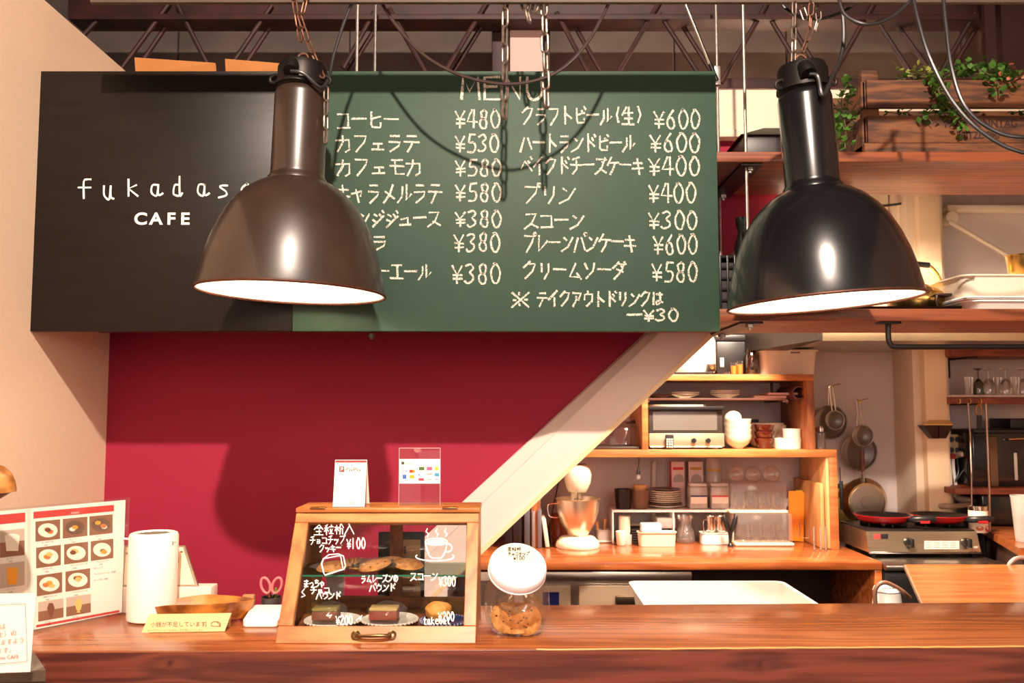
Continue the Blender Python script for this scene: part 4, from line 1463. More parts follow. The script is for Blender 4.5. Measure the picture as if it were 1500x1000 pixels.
for i in range(22):
    a = 2 * math.pi * i / 22
    disc(bm, f, 757 + 27 * math.cos(a), 811 + 13.5 * math.sin(a), 2.6, 1.9, n=8)
t.part('label_scallops', bm, mat('doily_paper', (0, 0, 0)), ld, keep=True)
bm = B()
write(bm.bm, '全粒粉', 743, 801, 764, 806.5, .9, lambda x, y: f(x, y, .0006))
write(bm.bm, 'チョコチップ', 744, 808, 776, 813, .9, lambda x, y: f(x, y, .0006))
write(bm.bm, '¥100', 752, 814, 769, 819.5, 1.0, lambda x, y: f(x, y, .0006))
t.part('label_writing', bm, INK, ld, keep=True)
# cookies in bags inside
for i, (dx, dy, dz, ax, ay, lab) in enumerate(((-.026, -.012, .036, 62, 28, 'cookie standing at the left inside the glass jar'), (.020, -.020, .034, 70, -14, 'large bagged cookie at the front right inside the glass jar'),
                                              (.004, .020, .034, 66, 8, 'cookie behind the others inside the glass jar'), (-.002, -.006, .012, 6, 0, 'cookie lying flat at the bottom of the glass jar'))):
    Mx = Matrix.Rotation(R(ay), 3, 'Z') @ Matrix.Rotation(R(ax), 3, 'X')
    cc = cj + Vector((dx, dy, dz))
    tt = T('cookie', lab, 'cookie', Vector((cc.x, cc.y, ZC + .008)))
    r = .034
    tt.part('biscuit', B().lathe(cc, [(0, -.004), (r * .8, -.004), (r, 0), (r * .85, .004), (r * .4, .006), (0, .0065)], 24, Mx), M_COOKIE)
    bm = B()
    rnd = random.Random(i + 40)
    for kk in range(8):
        a, q = rnd.uniform(0, 6.28), rnd.uniform(0, r * .75)
        for sg_ in (1, -1):
            bm.blob(cc + Mx @ Vector((q * math.cos(a), q * math.sin(a), sg_ * .005)), .003, .003, .002, kk, .1, 1)
    tt.part('chocolate_chip', bm, mat('dark_chocolate', (0, 0, 0)), kind='stuff')
t2 = one('cookie_bag', 'crumpled translucent cookie bags inside the glass jar', 'bag', B().blob(cj + Vector((.006, 0, .050)), .052, .048, .040, 9, .12, 3), glass('bag_film', (250, 236, 214), .06, .2, .12, (236, 196, 150)))

# ---- left: humidifier
Yh = 2.125
ch = Vector((W(222, 903, Yh).x, Yh, ZC))
t = T('humidifier', 'white cylindrical humidifier on the counter beside the picture menu', 'humidifier', ch)
zh = W(222, 779, Yh).z - ZC
rr = .0555
t.part('body', B().lathe(ch, [(0, .001), (rr - .005, .001), (rr - .001, .004), (rr, .01), (rr, zh - .008), (rr - .003, zh - .002), (rr - .008, zh), (rr - .014, zh), (rr - .016, zh - .004)], 56), mat('matt_white_plastic', (244, 240, 226), .5))
t.part('top_grille', B().lathe(ch, [(rr - .015, zh - .005), (0, zh - .004)], 48), mat('grey_mesh_lid', (122, 108, 88), .5))
bm = B()
for i in range(-3, 4):
    w_ = math.sqrt(max(0, (rr - .017) ** 2 - (i * .011) ** 2))
    bm.box(ch.x - w_, ch.x + w_, Yh + i * .011 - .001, Yh + i * .011 + .001, ZC + zh - .0045, ZC + zh - .003)
t.part('grille_ribs', bm, mat('grey_mesh_lid', (0, 0, 0)), kind='stuff')
def oncyl(x, y):
    p = W(x, y, Yh - rr * .9)
    dx = max(-.99, min(.99, (p.x - ch.x) / rr))
    return Vector((ch.x + rr * dx * 1.01, Yh - math.sqrt(1 - dx * dx) * rr * 1.015, p.z))
bm = B()
write(bm.bm, 'HC', 245, 795, 255, 800.5, .9, oncyl, jit=0)
G['H'] = '10 19/80 89/15 85'
write(bm.bm, 'H', 245, 795, 249, 800.5, .8, oncyl, jit=0)
t.part('lettering', bm, mat('grey_print', (0, 0, 0)), keep=True)
t.part('cable', B().tube(smooth([ch + Vector((-rr, .02, zh - .025)), ch + Vector((-rr - .02, .04, zh - .022)), ch + Vector((-rr - .045, .05, zh - .03)), ch + Vector((-rr - .06, .07, zh - .09))], 5), .0025, 8), WPLAST)

# tablet terminal behind on a white base
Yw = 2.19
x0, x1 = W(172, 880, Yw).x, W(310, 880, Yw).x
t = T('terminal_base', 'low white box behind the humidifier carrying the leaning tablet', 'box', Vector(((x0 + x1) / 2, 2.2, ZC)))
zt3 = W(300, 859, Yw).z
t.part('body', B().box(x0, x1, 2.13 + .055, 2.235, ZC + .001, zt3, .003), mat('pinkish_white_plastic', (240, 214, 196), .5))
tt = T('tablet', 'silver-edged tablet with a pale screen leaning behind the humidifier', 'tablet', Vector((W(230, 860, 2.2).x, 2.2, zt3)))
q1 = [Vector((W(172, 870, 2.19).x, 2.192, zt3 + .001)), Vector((W(289, 873, 2.19).x, 2.192, zt3 + .001)), Vector((W(272, 800, 2.23).x, 2.225, W(272, 799, 2.225).z)), Vector((W(182, 800, 2.23).x, 2.225, W(272, 799, 2.225).z))]
tt.part('case', B().prism(q1, [v + Vector((0, .007, 0)) for v in q1]), mat('silver_frame', (196, 176, 150), .3, .8))
c0 = sum(q1, Vector()) / 4
q2 = [c0 + (v - c0) * .93 + Vector((0, -.0008, 0)) for v in q1]
bm = B(); bm.quad(*q2)
tt.part('screen', bm, mat('pale_screen', (236, 208, 178), .3), keep=True)
f = plane(q1[0], (q1[1] - q1[0]).cross(q1[2] - q1[0]), .0012)
bm = B(); patch(bm, f, 257, 812, 262, 825)
tt.part('red_tab', bm, REDINK, keep=True)
bm = B(); patch(bm, f, 258.3, 814, 260.3, 823, extra=.0004)
tt.part('tab_centre', bm, mat('pale_screen', (0, 0, 0)), keep=True)
bm = B(); disc(bm, f, 266, 808, 2, 1.2, .0003)
tt.part('camera_dot', bm, mat('gold_dot', (150, 110, 50), .3, .8), keep=True)

# wooden leaf tray
def leaf_tray():
    bm = bmesh.new()
    cx, cy = W(285, 905, 2.06).x, 2.102
    n = 40
    rings = []
    for (f_, z) in ((.55, .002), (.8, .010), (.93, .030), (1.0, .050), (.97, .051), (.88, .032), (.75, .015), (.5, .008)):
        ring = []
        for i in range(n):
            a = 2 * math.pi * i / n
            ex = abs(math.cos(a)) ** 1.0 * (1 if math.cos(a) > 0 else -1)
            x = .125 * ex
            y = .058 * math.sin(a) * (1 - .35 * abs(ex)) 
            zz = z * (1 - .35 * (1 if f_ > .7 else 0) * max(0, -math.cos(a)) ** 2)
            ring.append(bm.verts.new((cx + x * f_, cy + y * f_, ZC + zz)))
        rings.append(ring)
    for A, C in zip(rings, rings[1:]):
        for i in range(n):
            bm.faces.new((A[i], A[(i + 1) % n], C[(i + 1) % n], C[i]))
    bm.faces.new(rings[0][::-1]); bm.faces.new(rings[-1])
    return bm
one('coin_tray', 'leaf-shaped olive wood tray on the counter behind the little notice', 'tray', leaf_tray(), wood('olive_wood', (206, 132, 54), (120, 62, 24), 5, (2, 5, 4), .35, .3, bump=.05))
# tented notice
M_KRAFT = mat('kraft_card', (226, 186, 130), .7)
a_, b2 = H(207, 927, ZC), H(329, 925, ZC)
t = T('coin_notice', 'small folded kraft card notice about coins in front of the wooden tray', 'card', Vector(((a_.x + b2.x) / 2, a_.y, ZC)))
hN = .036
P = [Vector((a_.x, a_.y, ZC + .001)), Vector((b2.x, b2.y, ZC + .001)), Vector((b2.x + .008, b2.y + .020, ZC + hN)), Vector((a_.x + .009, a_.y + .020, ZC + hN))]
t.part('front_leaf', B().prism(P, [v + Vector((0, .0008, 0)) for v in P]), M_KRAFT)
Pb = [Vector((a_.x, a_.y + .038, ZC + .001)), Vector((b2.x, b2.y + .038, ZC + .001)), P[2] + Vector((0, .001, 0)), P[3] + Vector((0, .001, 0))]
t.part('rear_leaf', B().prism(Pb, [v + Vector((0, .0008, 0)) for v in Pb]), M_KRAFT)
f = plane(P[0], (P[1] - P[0]).cross(P[2] - P[0]))
put(t, 'lettering', ptext('小銭が不足しています', f, 220, 917.5, 8.2, mat('brown_print', (92, 60, 40), .7), -.01))
put(t, 'small_lettering', ptext('おつりのないようお支払いをお願いいたします', f, 216, 924.5, 3.9, mat('brown_print2', (170, 126, 82), .7), -.01))
bm = B()
for pts in (arc(316, 914, 7, 4, 180, 400), [(309, 916), (314, 917), (323, 917)], [(318, 911), (322, 915)], arc(300, 914, 2, 4, -60, 60)):
    ribbon(bm.bm, pts, .9, f)
t.part('doodle', bm, mat('brown_print', (0, 0, 0)), keep=True)
# card reader
Yc_ = H(380, 919, ZC).y
bm = bmesh.new()
def rrect(cx, cy, hx, hy, rad, z, n=6):
    out = []
    for qx, qy, a0 in ((1, 1, 0), (-1, 1, 90), (-1, -1, 180), (1, -1, 270)):
        for i in range(n + 1):
            a = R(a0 + 90 * i / n)
            out.append(Vector((cx + qx * (hx - rad) + rad * math.cos(a), cy + qy * (hy - rad) + rad * math.sin(a), z)))
    return out
cxr = (W(355, 919, Yc_).x + W(405, 919, Yc_).x) / 2
rings = [rrect(cxr, Yc_ + .04, .0385, .0385, .010, ZC + .001), rrect(cxr, Yc_ + .04, .040, .040, .011, ZC + .004), rrect(cxr, Yc_ + .042, .040, .040, .011, ZC + .012), rrect(cxr, Yc_ + .042, .036, .036, .009, ZC + .0145)]
vs = [[bm.verts.new(p + Vector((0, 0, max(0, (p.y - Yc_)) * .25 if i > 1 else 0))) for p in r_] for i, r_ in enumerate(rings)]
for A, C in zip(vs, vs[1:]):
    for i in range(len(A)):
        bm.faces.new((A[i], A[(i + 1) % len(A)], C[(i + 1) % len(A)], C[i]))
bm.faces.new(vs[0][::-1]); bm.faces.new(vs[-1])
one('card_reader', 'small square white card reader on the counter at the left foot of the bakery case', 'card reader', bm, mat('matt_white_plastic', (0, 0, 0)))
# scissors in a cup behind
Ysc = 2.16
cc = Vector((W(397, 890, Ysc).x, Ysc, ZC))
t = T('pen_cup', 'small dark cup holding pink scissors and pens behind the white card reader', 'cup', cc)
t.part('cup', B().lathe(cc, [(0, .001), (.022, .001), (.024, .045), (.0225, .045), (.021, .004), (0, .004)], 24), mat('smoke_plastic', (70, 60, 60), .3))
t = T('scissors', 'pink-handled scissors standing upright in the pen cup left of the bakery case', 'scissors', cc + Vector((0, 0, .01)))
M_PK = mat('pink_plastic', (226, 120, 120), .4)
for s2 in (-1, 1):
    ec = cc + Vector((s2 * .0135, -.002, .072))
    t.part('handle', B().tube([ec + Vector((.0115 * math.cos(a), 0, .017 * math.sin(a) + .006 * math.cos(a) * s2)) for a in [2 * math.pi * i / 20 for i in range(20)]], .0032, 8, True), M_PK)
    t.part('blade', B().tube([cc + Vector((s2 * .008, -.002, .058)), cc + Vector((-s2 * .004, -.002, .012))], .0025, 6), CHROME)
for dx, m_, nm, lab in ((-.006, mat('dark_pen', (40, 70, 70), .4), 'pen', 'dark pen in the pen cup beside the scissors'), (.006, mat('green_pen', (120, 140, 40), .4), 'pen', 'green pen in the pen cup beside the scissors')):
    one(nm, lab, 'pen', B().tube([cc + Vector((dx, .010, .006)), cc + Vector((dx * 1.3, .010, .064))], .003, 8), m_)
x0, x1 = W(350, 890, 2.16).x, W(367, 890, 2.16).x
one('wooden_block', 'small brown wooden block behind the coin tray', 'block', B().box(x0, x1, 2.185, 2.20, ZC + .001, W(355, 871, 2.19).z, .001), mat('tan_block', (190, 130, 84), .7))
one('pink_eraser', 'small rounded pink piece behind the coin tray beside the wooden block', 'eraser', B().box(W(331, 885, 2.16).x, W(345, 885, 2.16).x, 2.185, 2.20, ZC + .001, W(340, 879, 2.19).z, .004), mat('pink_plastic', (0, 0, 0)))

# ---- picture menu in an acrylic sheet
A1_ = H(184, 899, ZC)
A2_ = H(50, 926, ZC)
d_ = (A2_ - A1_)
A3_ = A1_ + d_ * 1.78
zt4 = W(180, 729, A1_.y).z
N_ = Vector((d_.y, -d_.x, 0)).normalized()
if N_.y > 0:
    N_ = -N_
t = T('picture_menu', 'large laminated picture menu with red bands at the left end of the counter', 'menu', A2_)
up = Vector((0, 0, zt4 - ZC))
P = [A3_, A1_, A1_ + up, A3_ + up]
P = [v + Vector((0, 0, .001)) for v in P]
t.part('acrylic_sheet', B().prism(P, [v + N_ * .002 for v in P]), ACRYL)
t.part('rear_sheet', B().prism([v - N_ * .0035 for v in P], [v - N_ * .0015 for v in P]), ACRYL)
c1 = A1_ + d_ * .045
Q = [A3_ + Vector((0, 0, .006)), c1 + Vector((0, 0, .006)), c1 + up * .985, A3_ + up * .985]
t.part('paper', B().prism([v - N_ * .0011 for v in Q], [v - N_ * .0003 for v in Q]), mat('menu_paper', (250, 246, 232), .6))
f = plane(A1_, N_, -.0001)
def sl(x):  # slope of the sheet's lines: top edge and bottom edge in the photo
    return x
def line_y(x, t_):
    top = 741.5 + (x - 45) * (730.5 - 741.5) / 133
    bot = 924 + (x - 50) * (899 - 924) / 134
    return top + (bot - top) * t_
def mp_patch(bm, x0, x1, t0, t1, extra=0.0):
    return bm.quad(f(x0, line_y(x0, t0), extra), f(x1, line_y(x1, t0), extra), f(x1, line_y(x1, t1), extra), f(x0, line_y(x0, t1), extra))
MR = mat('menu_red', (206, 58, 52), .6)
for x0, x1, t0, t1 in ((49, 167, .045, .10), (-40, 37, .045, .12), (53, 175, .955, .975)):
    bm = B(); mp_patch(bm, x0, x1, t0, t1)
    t.part('red_band', bm, MR, keep=True)
bm = B(); mp_patch(bm, 40, 45, .02, .98, -.0)
t.part('fold_line', bm, mat('fold_shade', (232, 226, 206), .6), keep=True)
fb = mat('photo_table_brown', (140, 96, 70), .6); fg = mat('photo_grey', (196, 178, 160), .6)
whitep = mat('photo_plate', (240, 232, 214), .6)
foods = [mat('food_%d' % i, c, .6) for i, c in enumerate(((200, 120, 60), (226, 190, 110), (120, 70, 50), (232, 160, 60), (90, 50, 40)))]
cells = [(52, 88, .125, .285, 0), (92, 128, .125, .285, 1), (131, 165, .125, .285, 2), (53, 89, .335, .50, 3), (94, 129, .335, .50, 0), (133, 166, .335, .50, 2),
         (54, 91, .56, .725, 1), (96, 132, .56, .725, 2), (56, 93, .775, .93, 4), (97, 133, .775, .93, 4), (0, 36, .17, .38, 5), (0, 36, .43, .62, 6), (0, 36, .68, .86, 7)]
for ci, (x0, x1, t0, t1, kd) in enumerate(cells):
    bm = B(); mp_patch(bm, x0, x1, t0, t1, .0003)
    ph = t.part('food_photo', bm, fb if kd < 4 else fg, keep=True)
    cx = (x0 + x1) / 2; cy = line_y(cx, (t0 + t1) / 2); hw = (x1 - x0) / 2; hh = (line_y(cx, t1) - line_y(cx, t0)) / 2
    if kd < 4:
        bm = B(); disc(bm, f, cx, cy, hw * .80, hh * .72, .0006, 22)
        t.part('printed_plate', bm, whitep if ci not in (1, 2) else mat('photo_dark_plate', (112, 84, 66), .6), ph, keep=True)
        rnd = random.Random(ci)
        for k in range(3):
            bm = B(); disc(bm, f, cx + rnd.uniform(-.3, .3) * hw, cy + rnd.uniform(-.25, .25) * hh, hw * .26, hh * .22, .0009 + .0002 * k, 10)
            t.part('printed_food', bm, foods[(ci + k) % 4] if k else (whitep if ci in (1, 2) else foods[kd % 4]), ph, keep=True)
    elif kd == 4:
        bm = B(); mp_patch(bm, x0, x1, t0 + (t1 - t0) * .5, t1, .0005)
        t.part('printed_table', bm, fb, ph, keep=True)
        bm = B(); bm.bm.faces.new([bm.bm.verts.new(f(cx + a * hw * .3, cy + b * hh, .0008)) for a, b in ((-1, -.2), (-.6, .5), (-.2, .6), (-.6, .8), (.6, .8), (.2, .6), (.6, .5), (1, -.2), (.5, -.7), (-.5, -.7))])
        t.part('printed_parfait', bm, foods[2] if x0 < 60 else foods[1], ph, keep=True)
    elif kd == 5:
        bm = B(); mp_patch(bm, x0, x1, t0 + (t1 - t0) * .45, t1, .0005)
        t.part('printed_table', bm, fb, ph, keep=True)
        bm = B(); bm.bm.faces.new([bm.bm.verts.new(f(cx + a * hw * .6, cy + b * hh, .0008)) for a, b in ((-1, -.5), (-.8, .6), (.8, .6), (1, -.5))]); disc(bm, f, cx, cy - hh * .5, hw * .6, hh * .2, .0009)
        t.part('printed_mug', bm, whitep, ph, keep=True)
    elif kd == 6:
        bm = B(); bm.bm.faces.new([bm.bm.verts.new(f(cx + a * hw * .45, cy + b * hh, .0008)) for a, b in ((-1, -.6), (-.85, .8), (.85, .8), (1, -.6))])
        t.part('printed_juice', bm, mat('orange_juice_print', (244, 168, 40), .6), ph, keep=True)
    else:
        bm = B(); mp_patch(bm, x0, x1, t0 + (t1 - t0) * .5, t1, .0005)
        t.part('printed_table', bm, fb, ph, keep=True)
        bm = B(); bm.bm.faces.new([bm.bm.verts.new(f(cx + 6 + a * 4, cy + b * hh, .0008)) for a, b in ((-1, -.3), (-1, .7), (1, .7), (1, -.3), (.4, -.5), (.4, -.8), (-.4, -.8), (-.4, -.5))])
        t.part('printed_bottle', bm, foods[4], ph, keep=True)
mp_names = ['チーズケーキ', 'スコーン', 'プリン', 'パンケーキ', 'プレーンパンケーキ', 'チョコバナナ', '抹茶パンケーキ', 'ベリーパンケーキ', 'パフェ', 'サンデー', 'コーヒー', 'ジュース', 'コーラ']
GP = mat('grey_print', (0, 0, 0))
for (x0, x1, t0, t1, kd), nm in zip(cells, mp_names):
    x = x0 + (x1 - x0) * .25
    put(t, 'caption', ptext(nm, f, x, line_y(x, t1) + 4.0, 2.9, INK, -.14, .0004))
    put(t, 'caption', ptext('¥400', f, x + 4, line_y(x, t1) + 7.5, 2.6, INK, -.14, .0004))
put(t, 'heading', ptext('DESSERT', f, 104, line_y(104, .09), 3.2, PAPER, -.1, .0006))
for i, s_ in enumerate(('ホイップ', 'アイスクリーム  ¥100', 'メープル  ¥50')):
    put(t, 'caption', ptext(s_, f, 137, line_y(137, .575 + .05 * i), 3.4, mat('brown_print', (0, 0, 0)), -.14, .0004))

# notice card in front
Yn = 1.62
zn = 1.0335
x1_ = W(47, 975, Yn).x
t = T('notice_card', 'framed white notice card in an acrylic holder at the bottom left corner', 'notice', Vector((x1_ - .1, Yn, zn)))
top = W(40, 870, Yn).z
Yl_ = Yn - .03
P = [Vector((x1_ - .24, Yl_, zn)), Vector((x1_, Yn, zn)), Vector((x1_ - .006, Yn + .02, top)), Vector((x1_ - .246, Yl_ + .02, top))]
nn = (P[1] - P[0]).cross(P[2] - P[0]).normalized()
if nn.y > 0:
    nn = -nn
t.part('acrylic_sheet', B().prism(P, [v + nn * .002 for v in P]), ACRYL)
c0 = (P[0] + P[2]) / 2
Q = [c0 + (v - c0) * .975 for v in P]
t.part('paper', B().prism([v - nn * .0012 for v in Q], [v - nn * .0004 for v in Q]), PAPER)
t.part('foot', B().prism([P[0] + Vector((0, .006, 0)), P[1] + Vector((0, .006, 0)), P[1] + Vector((0, .05, 0)), P[0] + Vector((0, .05, 0))], [v + Vector((0, 0, .002)) for v in [P[0] + Vector((0, .006, 0)), P[1] + Vector((0, .006, 0)), P[1] + Vector((0, .05, 0)), P[0] + Vector((0, .05, 0))]]), ACRYL)
f = plane(P[0], nn, .0024)
bp_ = mat('brown_print', (0, 0, 0))
for s_, x, y, h in (('は', -1, 921, 9.5), ('上）の', -4, 933, 9.5), ('ますよう', 0, 944, 9), ('ます。', -6, 957, 9.5)):
    put(t, 'lettering', ptext(s_, f, x, y, h, mat('pink_brown_print', (176, 110, 90), .7), -.12))
put(t, 'lettering', ptext('fukadaso CAFE', f, -19, 966.5, 7.6, REDINK, -.06))
bm = B()
ribbon(bm.bm, [(-60, 888), (37, 884), (40, 968), (-60, 978)], .8, f)
t.part('printed_border', bm, bp_, keep=True)

# brown lantern-like pot hanging at the left edge
cp = W(-22, 700, 1.75)
t = T('wooden_ornament', 'brown carved wooden ornament on the left wall at the left edge', 'ornament', cp)
M_OR = wood('carved_amber_wood', (206, 142, 70), (150, 88, 36), 6, (3, 3, 5), .5, .1, bump=.4)
k = S(1.75)
bm = bmesh.new()
n = 40
rings = []
for z, r_ in ((22, 8), (16, 24), (6, 34), (-6, 39), (-14, 40.5), (-20, 41), (-21, 36), (-14, 36)):
    ring = []
    for i in range(n):
        a = 2 * math.pi * i / n
        lob = abs(math.sin(a * 4))
        zz = z - (6 * lob if z <= -22 else 0)
        ring.append(bm.verts.new(cp + Vector((r_ * k * math.cos(a), r_ * k * math.sin(a), zz * k))))
    rings.append(ring)
for A, C in zip(rings, rings[1:]):
    for i in range(n):
        bm.faces.new((A[i], A[(i + 1) % n], C[(i + 1) % n], C[i]))
bm.faces.new(rings[0])
t.part('shell', bm, M_OR)
t.part('core', B().lathe(cp, [(0, -32 * k), (20 * k, -31 * k), (34 * k, -22 * k), (35 * k, -8 * k), (0, -6 * k)], 28), mat('dark_red_brown_wood', (112, 52, 34), .5))
t.part('wall_bracket', B().tube([cp + Vector((-.01, 0, 0)), Vector((XL + .001, cp.y, cp.z + .01))], .008, 8), mat('dark_bronze', (0, 0, 0)))

# ================================================================ kitchen
M_KTOP = wood('kitchen_orange_wood', (176, 98, 50), (144, 72, 34), 7, (.8, 7, 7), .22, .5, bump=.04)
M_KUNIT = wood('shelf_unit_wood', (190, 120, 64), (160, 92, 46), 6, (1, 7, 7), .45, .1, bump=.05)
M_KSIDE = wood('shelf_unit_side_wood', (170, 104, 60), (132, 74, 42), 6, (6, 6, 1), .5, .0, bump=.05)
YF = 3.55
ZK = W(1100, 830.5, YF).z + .0
ZK2 = W(1100, 823, YF).z
kx1 = W(1292, 822, YF).x
kx0 = xk0 + .05
t = T('kitchen_counter', 'orange-brown varnished kitchen worktop carrying the mixer and cups', 'counter', Vector((1, 3.9, 0)))
t.part('worktop', B().box(kx0, kx1, YF, YK - .003, ZK2 - .031, ZK2, .003), M_KTOP)
t.part('end_panel', B().box(kx1 - .028, kx1, YF + .004, YK - .01, 0, ZK2 - .032, .002), M_KTOP)
t.part('back_panel', B().box(W(1012, 850, YF).x, kx1 - .03, YF + .5, YF + .52, 0, ZK2 - .032), mat('dark_recess_wood', (58, 32, 22), .6))
ZKT = ZK2
# fridge
fx1 = W(1013, 850, YF + .03).x
def fz(py):
    return W(1000, py, YF + .03).z
t = T('undercounter_fridge', 'stainless steel undercounter fridge below the kitchen worktop', 'fridge', Vector((.6, 3.8, 0)))
t.part('body', B().box(kx0 + .02, fx1 - .01, YF + .05, YK - .05, .05, fz(838)), STEEL)
t.part('top_edge', B().box(kx0 + .02, fx1, YF + .015, YF + .06, fz(850), fz(836), .006), STEEL)
xd0, xd1, xd2 = W(800, 860, YF).x, W(836, 860, YF + .03).x, W(848, 860, YF + .03).x
SB = mat('beige_steel', (150, 128, 104), .4, .6)
d0 = t.part('control_panel', B().box(xd0 - .15, xd1, YF + .032, YF + .05, .15, fz(857), .002), SB)
t.part('display', B().box(W(803, 867, YF).x - .02, W(819, 867, YF + .03).x, YF + .029, YF + .033, fz(886), fz(867)), mat('dark_blue_display', (24, 26, 70), .15), d0)
dr = t.part('door', B().box(xd2, fx1 - .012, YF + .026, YF + .05, .15, fz(857), .003), SB)
hp_ = W(900, 875, YF)
t.part('handle', B().box(W(902, 875, YF).x, W(985, 875, YF).x, YF + .008, YF + .026, fz(883), fz(871), .004), mat('dark_steel_handle', (96, 80, 64), .3, .9), dr)

# sink table with the white tub
st_ = T('sink_table', 'low stainless table behind the service counter carrying the white tub', 'table', Vector((.8, 2.8, 0)))
st_.part('top', B().box(.25, 1.02, 2.38, 3.02, .765, .785, .002), STEEL)
for xx in (.27, .97):
    for yy in (2.40, 2.97):
        st_.part('leg', B().box(xx, xx + .03, yy, yy + .03, 0, .764), STEEL)
p1, p2 = H(944, 862, .93), H(1197, 881, .93)
pb = H(1140, 850.5, .93)
x0, x1 = H(952, 884, .93).x, H(1199, 884, .93).x
yb_, yf_ = pb.y, H(1100, 887, .93).y
tub('dish_tub', 'large white plastic dish tub standing behind the counter', 'tub', x0 - .02, x1, yf_ - .02, yb_, .786, .93, .03, mat('dish_tub_plastic', (198, 192, 182), .35), rim=.010)

# raised wooden board on the right
zq = .972
r_ = [H(1352, 884, zq), H(1700, 884, zq), H(1800, 826.5, zq), H(1327, 826.5, zq)]
t = T('side_counter', 'lighter brown wooden counter leaf behind the service counter on the right', 'counter', Vector((1.6, 2.7, 0)))
M_LEAFW = wood('side_leaf_wood', (172, 100, 50), (142, 76, 36), 8, (.6, 7, 7), .3, .3, bump=.06)
t.part('top', B().extr(r_, (0, 0, -.008)), M_LEAFW)
ed = [v + Vector((-.006 if i in (0, 3) else .0, -.006 if i < 2 else .004, -.0005)) for i, v in enumerate(r_)]
t.part('metal_edging', B().extr([v + Vector((0, 0, -.0008)) for v in ed], (0, 0, -.012)), mat('worn_grey_edging', (150, 112, 84), .5, .3))
ins = [v + Vector((.03 if i in (0, 3) else -.03, .02 if i < 2 else -.02, -.0135)) for i, v in enumerate(r_)]
t.part('cabinet', B().extr(ins, (0, 0, -.9)), mat('dark_recess_wood', (0, 0, 0)))

# ---- wooden shelf unit on the kitchen counter
YU = 3.86
def uz(py, Y=YU):
    return W(1100, py, Y).z
ux = lambda px: W(px, 660, YU).x
zA0, zA1 = uz(669.5), uz(658.5)
zB0, zB1 = uz(557), uz(548)
un = T('kitchen_shelf_unit', 'orange-brown wooden shelf unit standing on the kitchen worktop against the wall', 'shelf unit', Vector((1.1, 4.0, ZKT)))
uL = ux(700)
un.part('shelf_board', B().box(uL, ux(1226), YU, YK - .003, zA0, zA1, .002), M_KUNIT)
un.part('side_panel', B().box(ux(1214), ux(1226), YU + .001, YK - .004, ZKT, zA0, .002), M_KUNIT)
un.part('side_panel', B().box(uL, uL + .03, YU + .001, YK - .004, ZKT, zA0, .002), M_KUNIT)
un.part('shelf_board', B().box(uL, ux(1195), YU, YK - .003, zB0, zB1, .002), M_KUNIT)
un.part('side_panel', B().box(ux(1184), ux(1195), YU + .001, YK - .004, zA1, zB0, .002), M_KSIDE)
un.part('divider', B().box(ux(941), ux(950), YU + .001, YK - .004, zA1, zB0, .002), M_KUNIT)
un.part('side_panel', B().box(ux(778), ux(792), YU + .05, YK - .004, ZKT, zA0, .002), M_KSIDE)
# wire shelf with saucers
zw = uz(583, 3.95)
wr = T('rail_shelf', 'thin slatted rack inside the top of the shelf unit carrying saucers', 'rack', Vector((1.1, 4.0, zw)))
for i in range(5):
    y = 3.92 + i * .07
    wr.part('bar', B().box(ux(951), ux(1160) , y, y + .018, zw - .010, zw, .002), mat('dark_brown_rack', (86, 48, 34), .5))
for xx in (ux(952), ux(1155)):
    wr.part('end_bar', B().box(xx, xx + .01, 3.92, 4.22, zw - .018, zw - .0105), mat('dark_brown_rack', (0, 0, 0)))
    wr.part('hanger', B().box(xx, xx + .01, 4.1, 4.11, zw - .0105, zB0), mat('dark_brown_rack', (0, 0, 0)))


def turned(name, label, cat, px, py, Y, prof, m, group=None, zbase=None, seg=28, pname='body', sy=1):
    """round thing from (height px above base, half width px)"""
    c = W(px, py, Y)
    if zbase is not None:
        c.z = zbase
    k = S(Y)
    t = T(name, label, cat, c, group)
    t.part(pname, B().lathe(c, [(r * k, z * k) for z, r in prof], seg, sy=sy), m)
    t.k = k
    return t


SAU = [(0, 0), (0, 9), (1, 10), (5, 21), (6, 21), (2.5, 10), (2.2, 0)]
MPL = mat('cream_glaze', (232, 220, 200), .25, coat=.3)
for i, (px, yy, n, lab) in enumerate(((965, 4.0, 1, 'dark saucer at the left end of the rack in the shelf unit'), (1003, 3.98, 2, 'cream saucers at the left of the rack in the shelf unit'), (1062, 4.0, 3, 'stack of saucers in the middle of the rack'), (1128, 4.0, 2, 'flat pinkish dishes at the right end of the rack'))):
    for j in range(n):
        m_ = mat('dark_saucer', (78, 46, 36), .3) if i == 0 else (mat('pink_glaze', (216, 176, 164), .3) if i == 3 else MPL)
        if i == 3:
            c = W(px + j * 10, 575, yy)
            one('flat_dish', ('lower' if j == 0 else 'upper') + ' flat pinkish oblong dish at the right end of the rack in the shelf unit', 'dish', B().box(c.x - .085 + j * .03, c.x + .06 - j * .02 + .04 * j, yy - .05, yy + .08, zw + .001 + j * .013, zw + .012 + j * .013, .004), m_)
        else:
            turned('saucer', lab if n == 1 else ['lowest', 'second', 'topmost'][j] + ' of the ' + lab, 'saucer', px, 575, yy + .0, SAU, m_, None, zw + .001 + j * .0078)
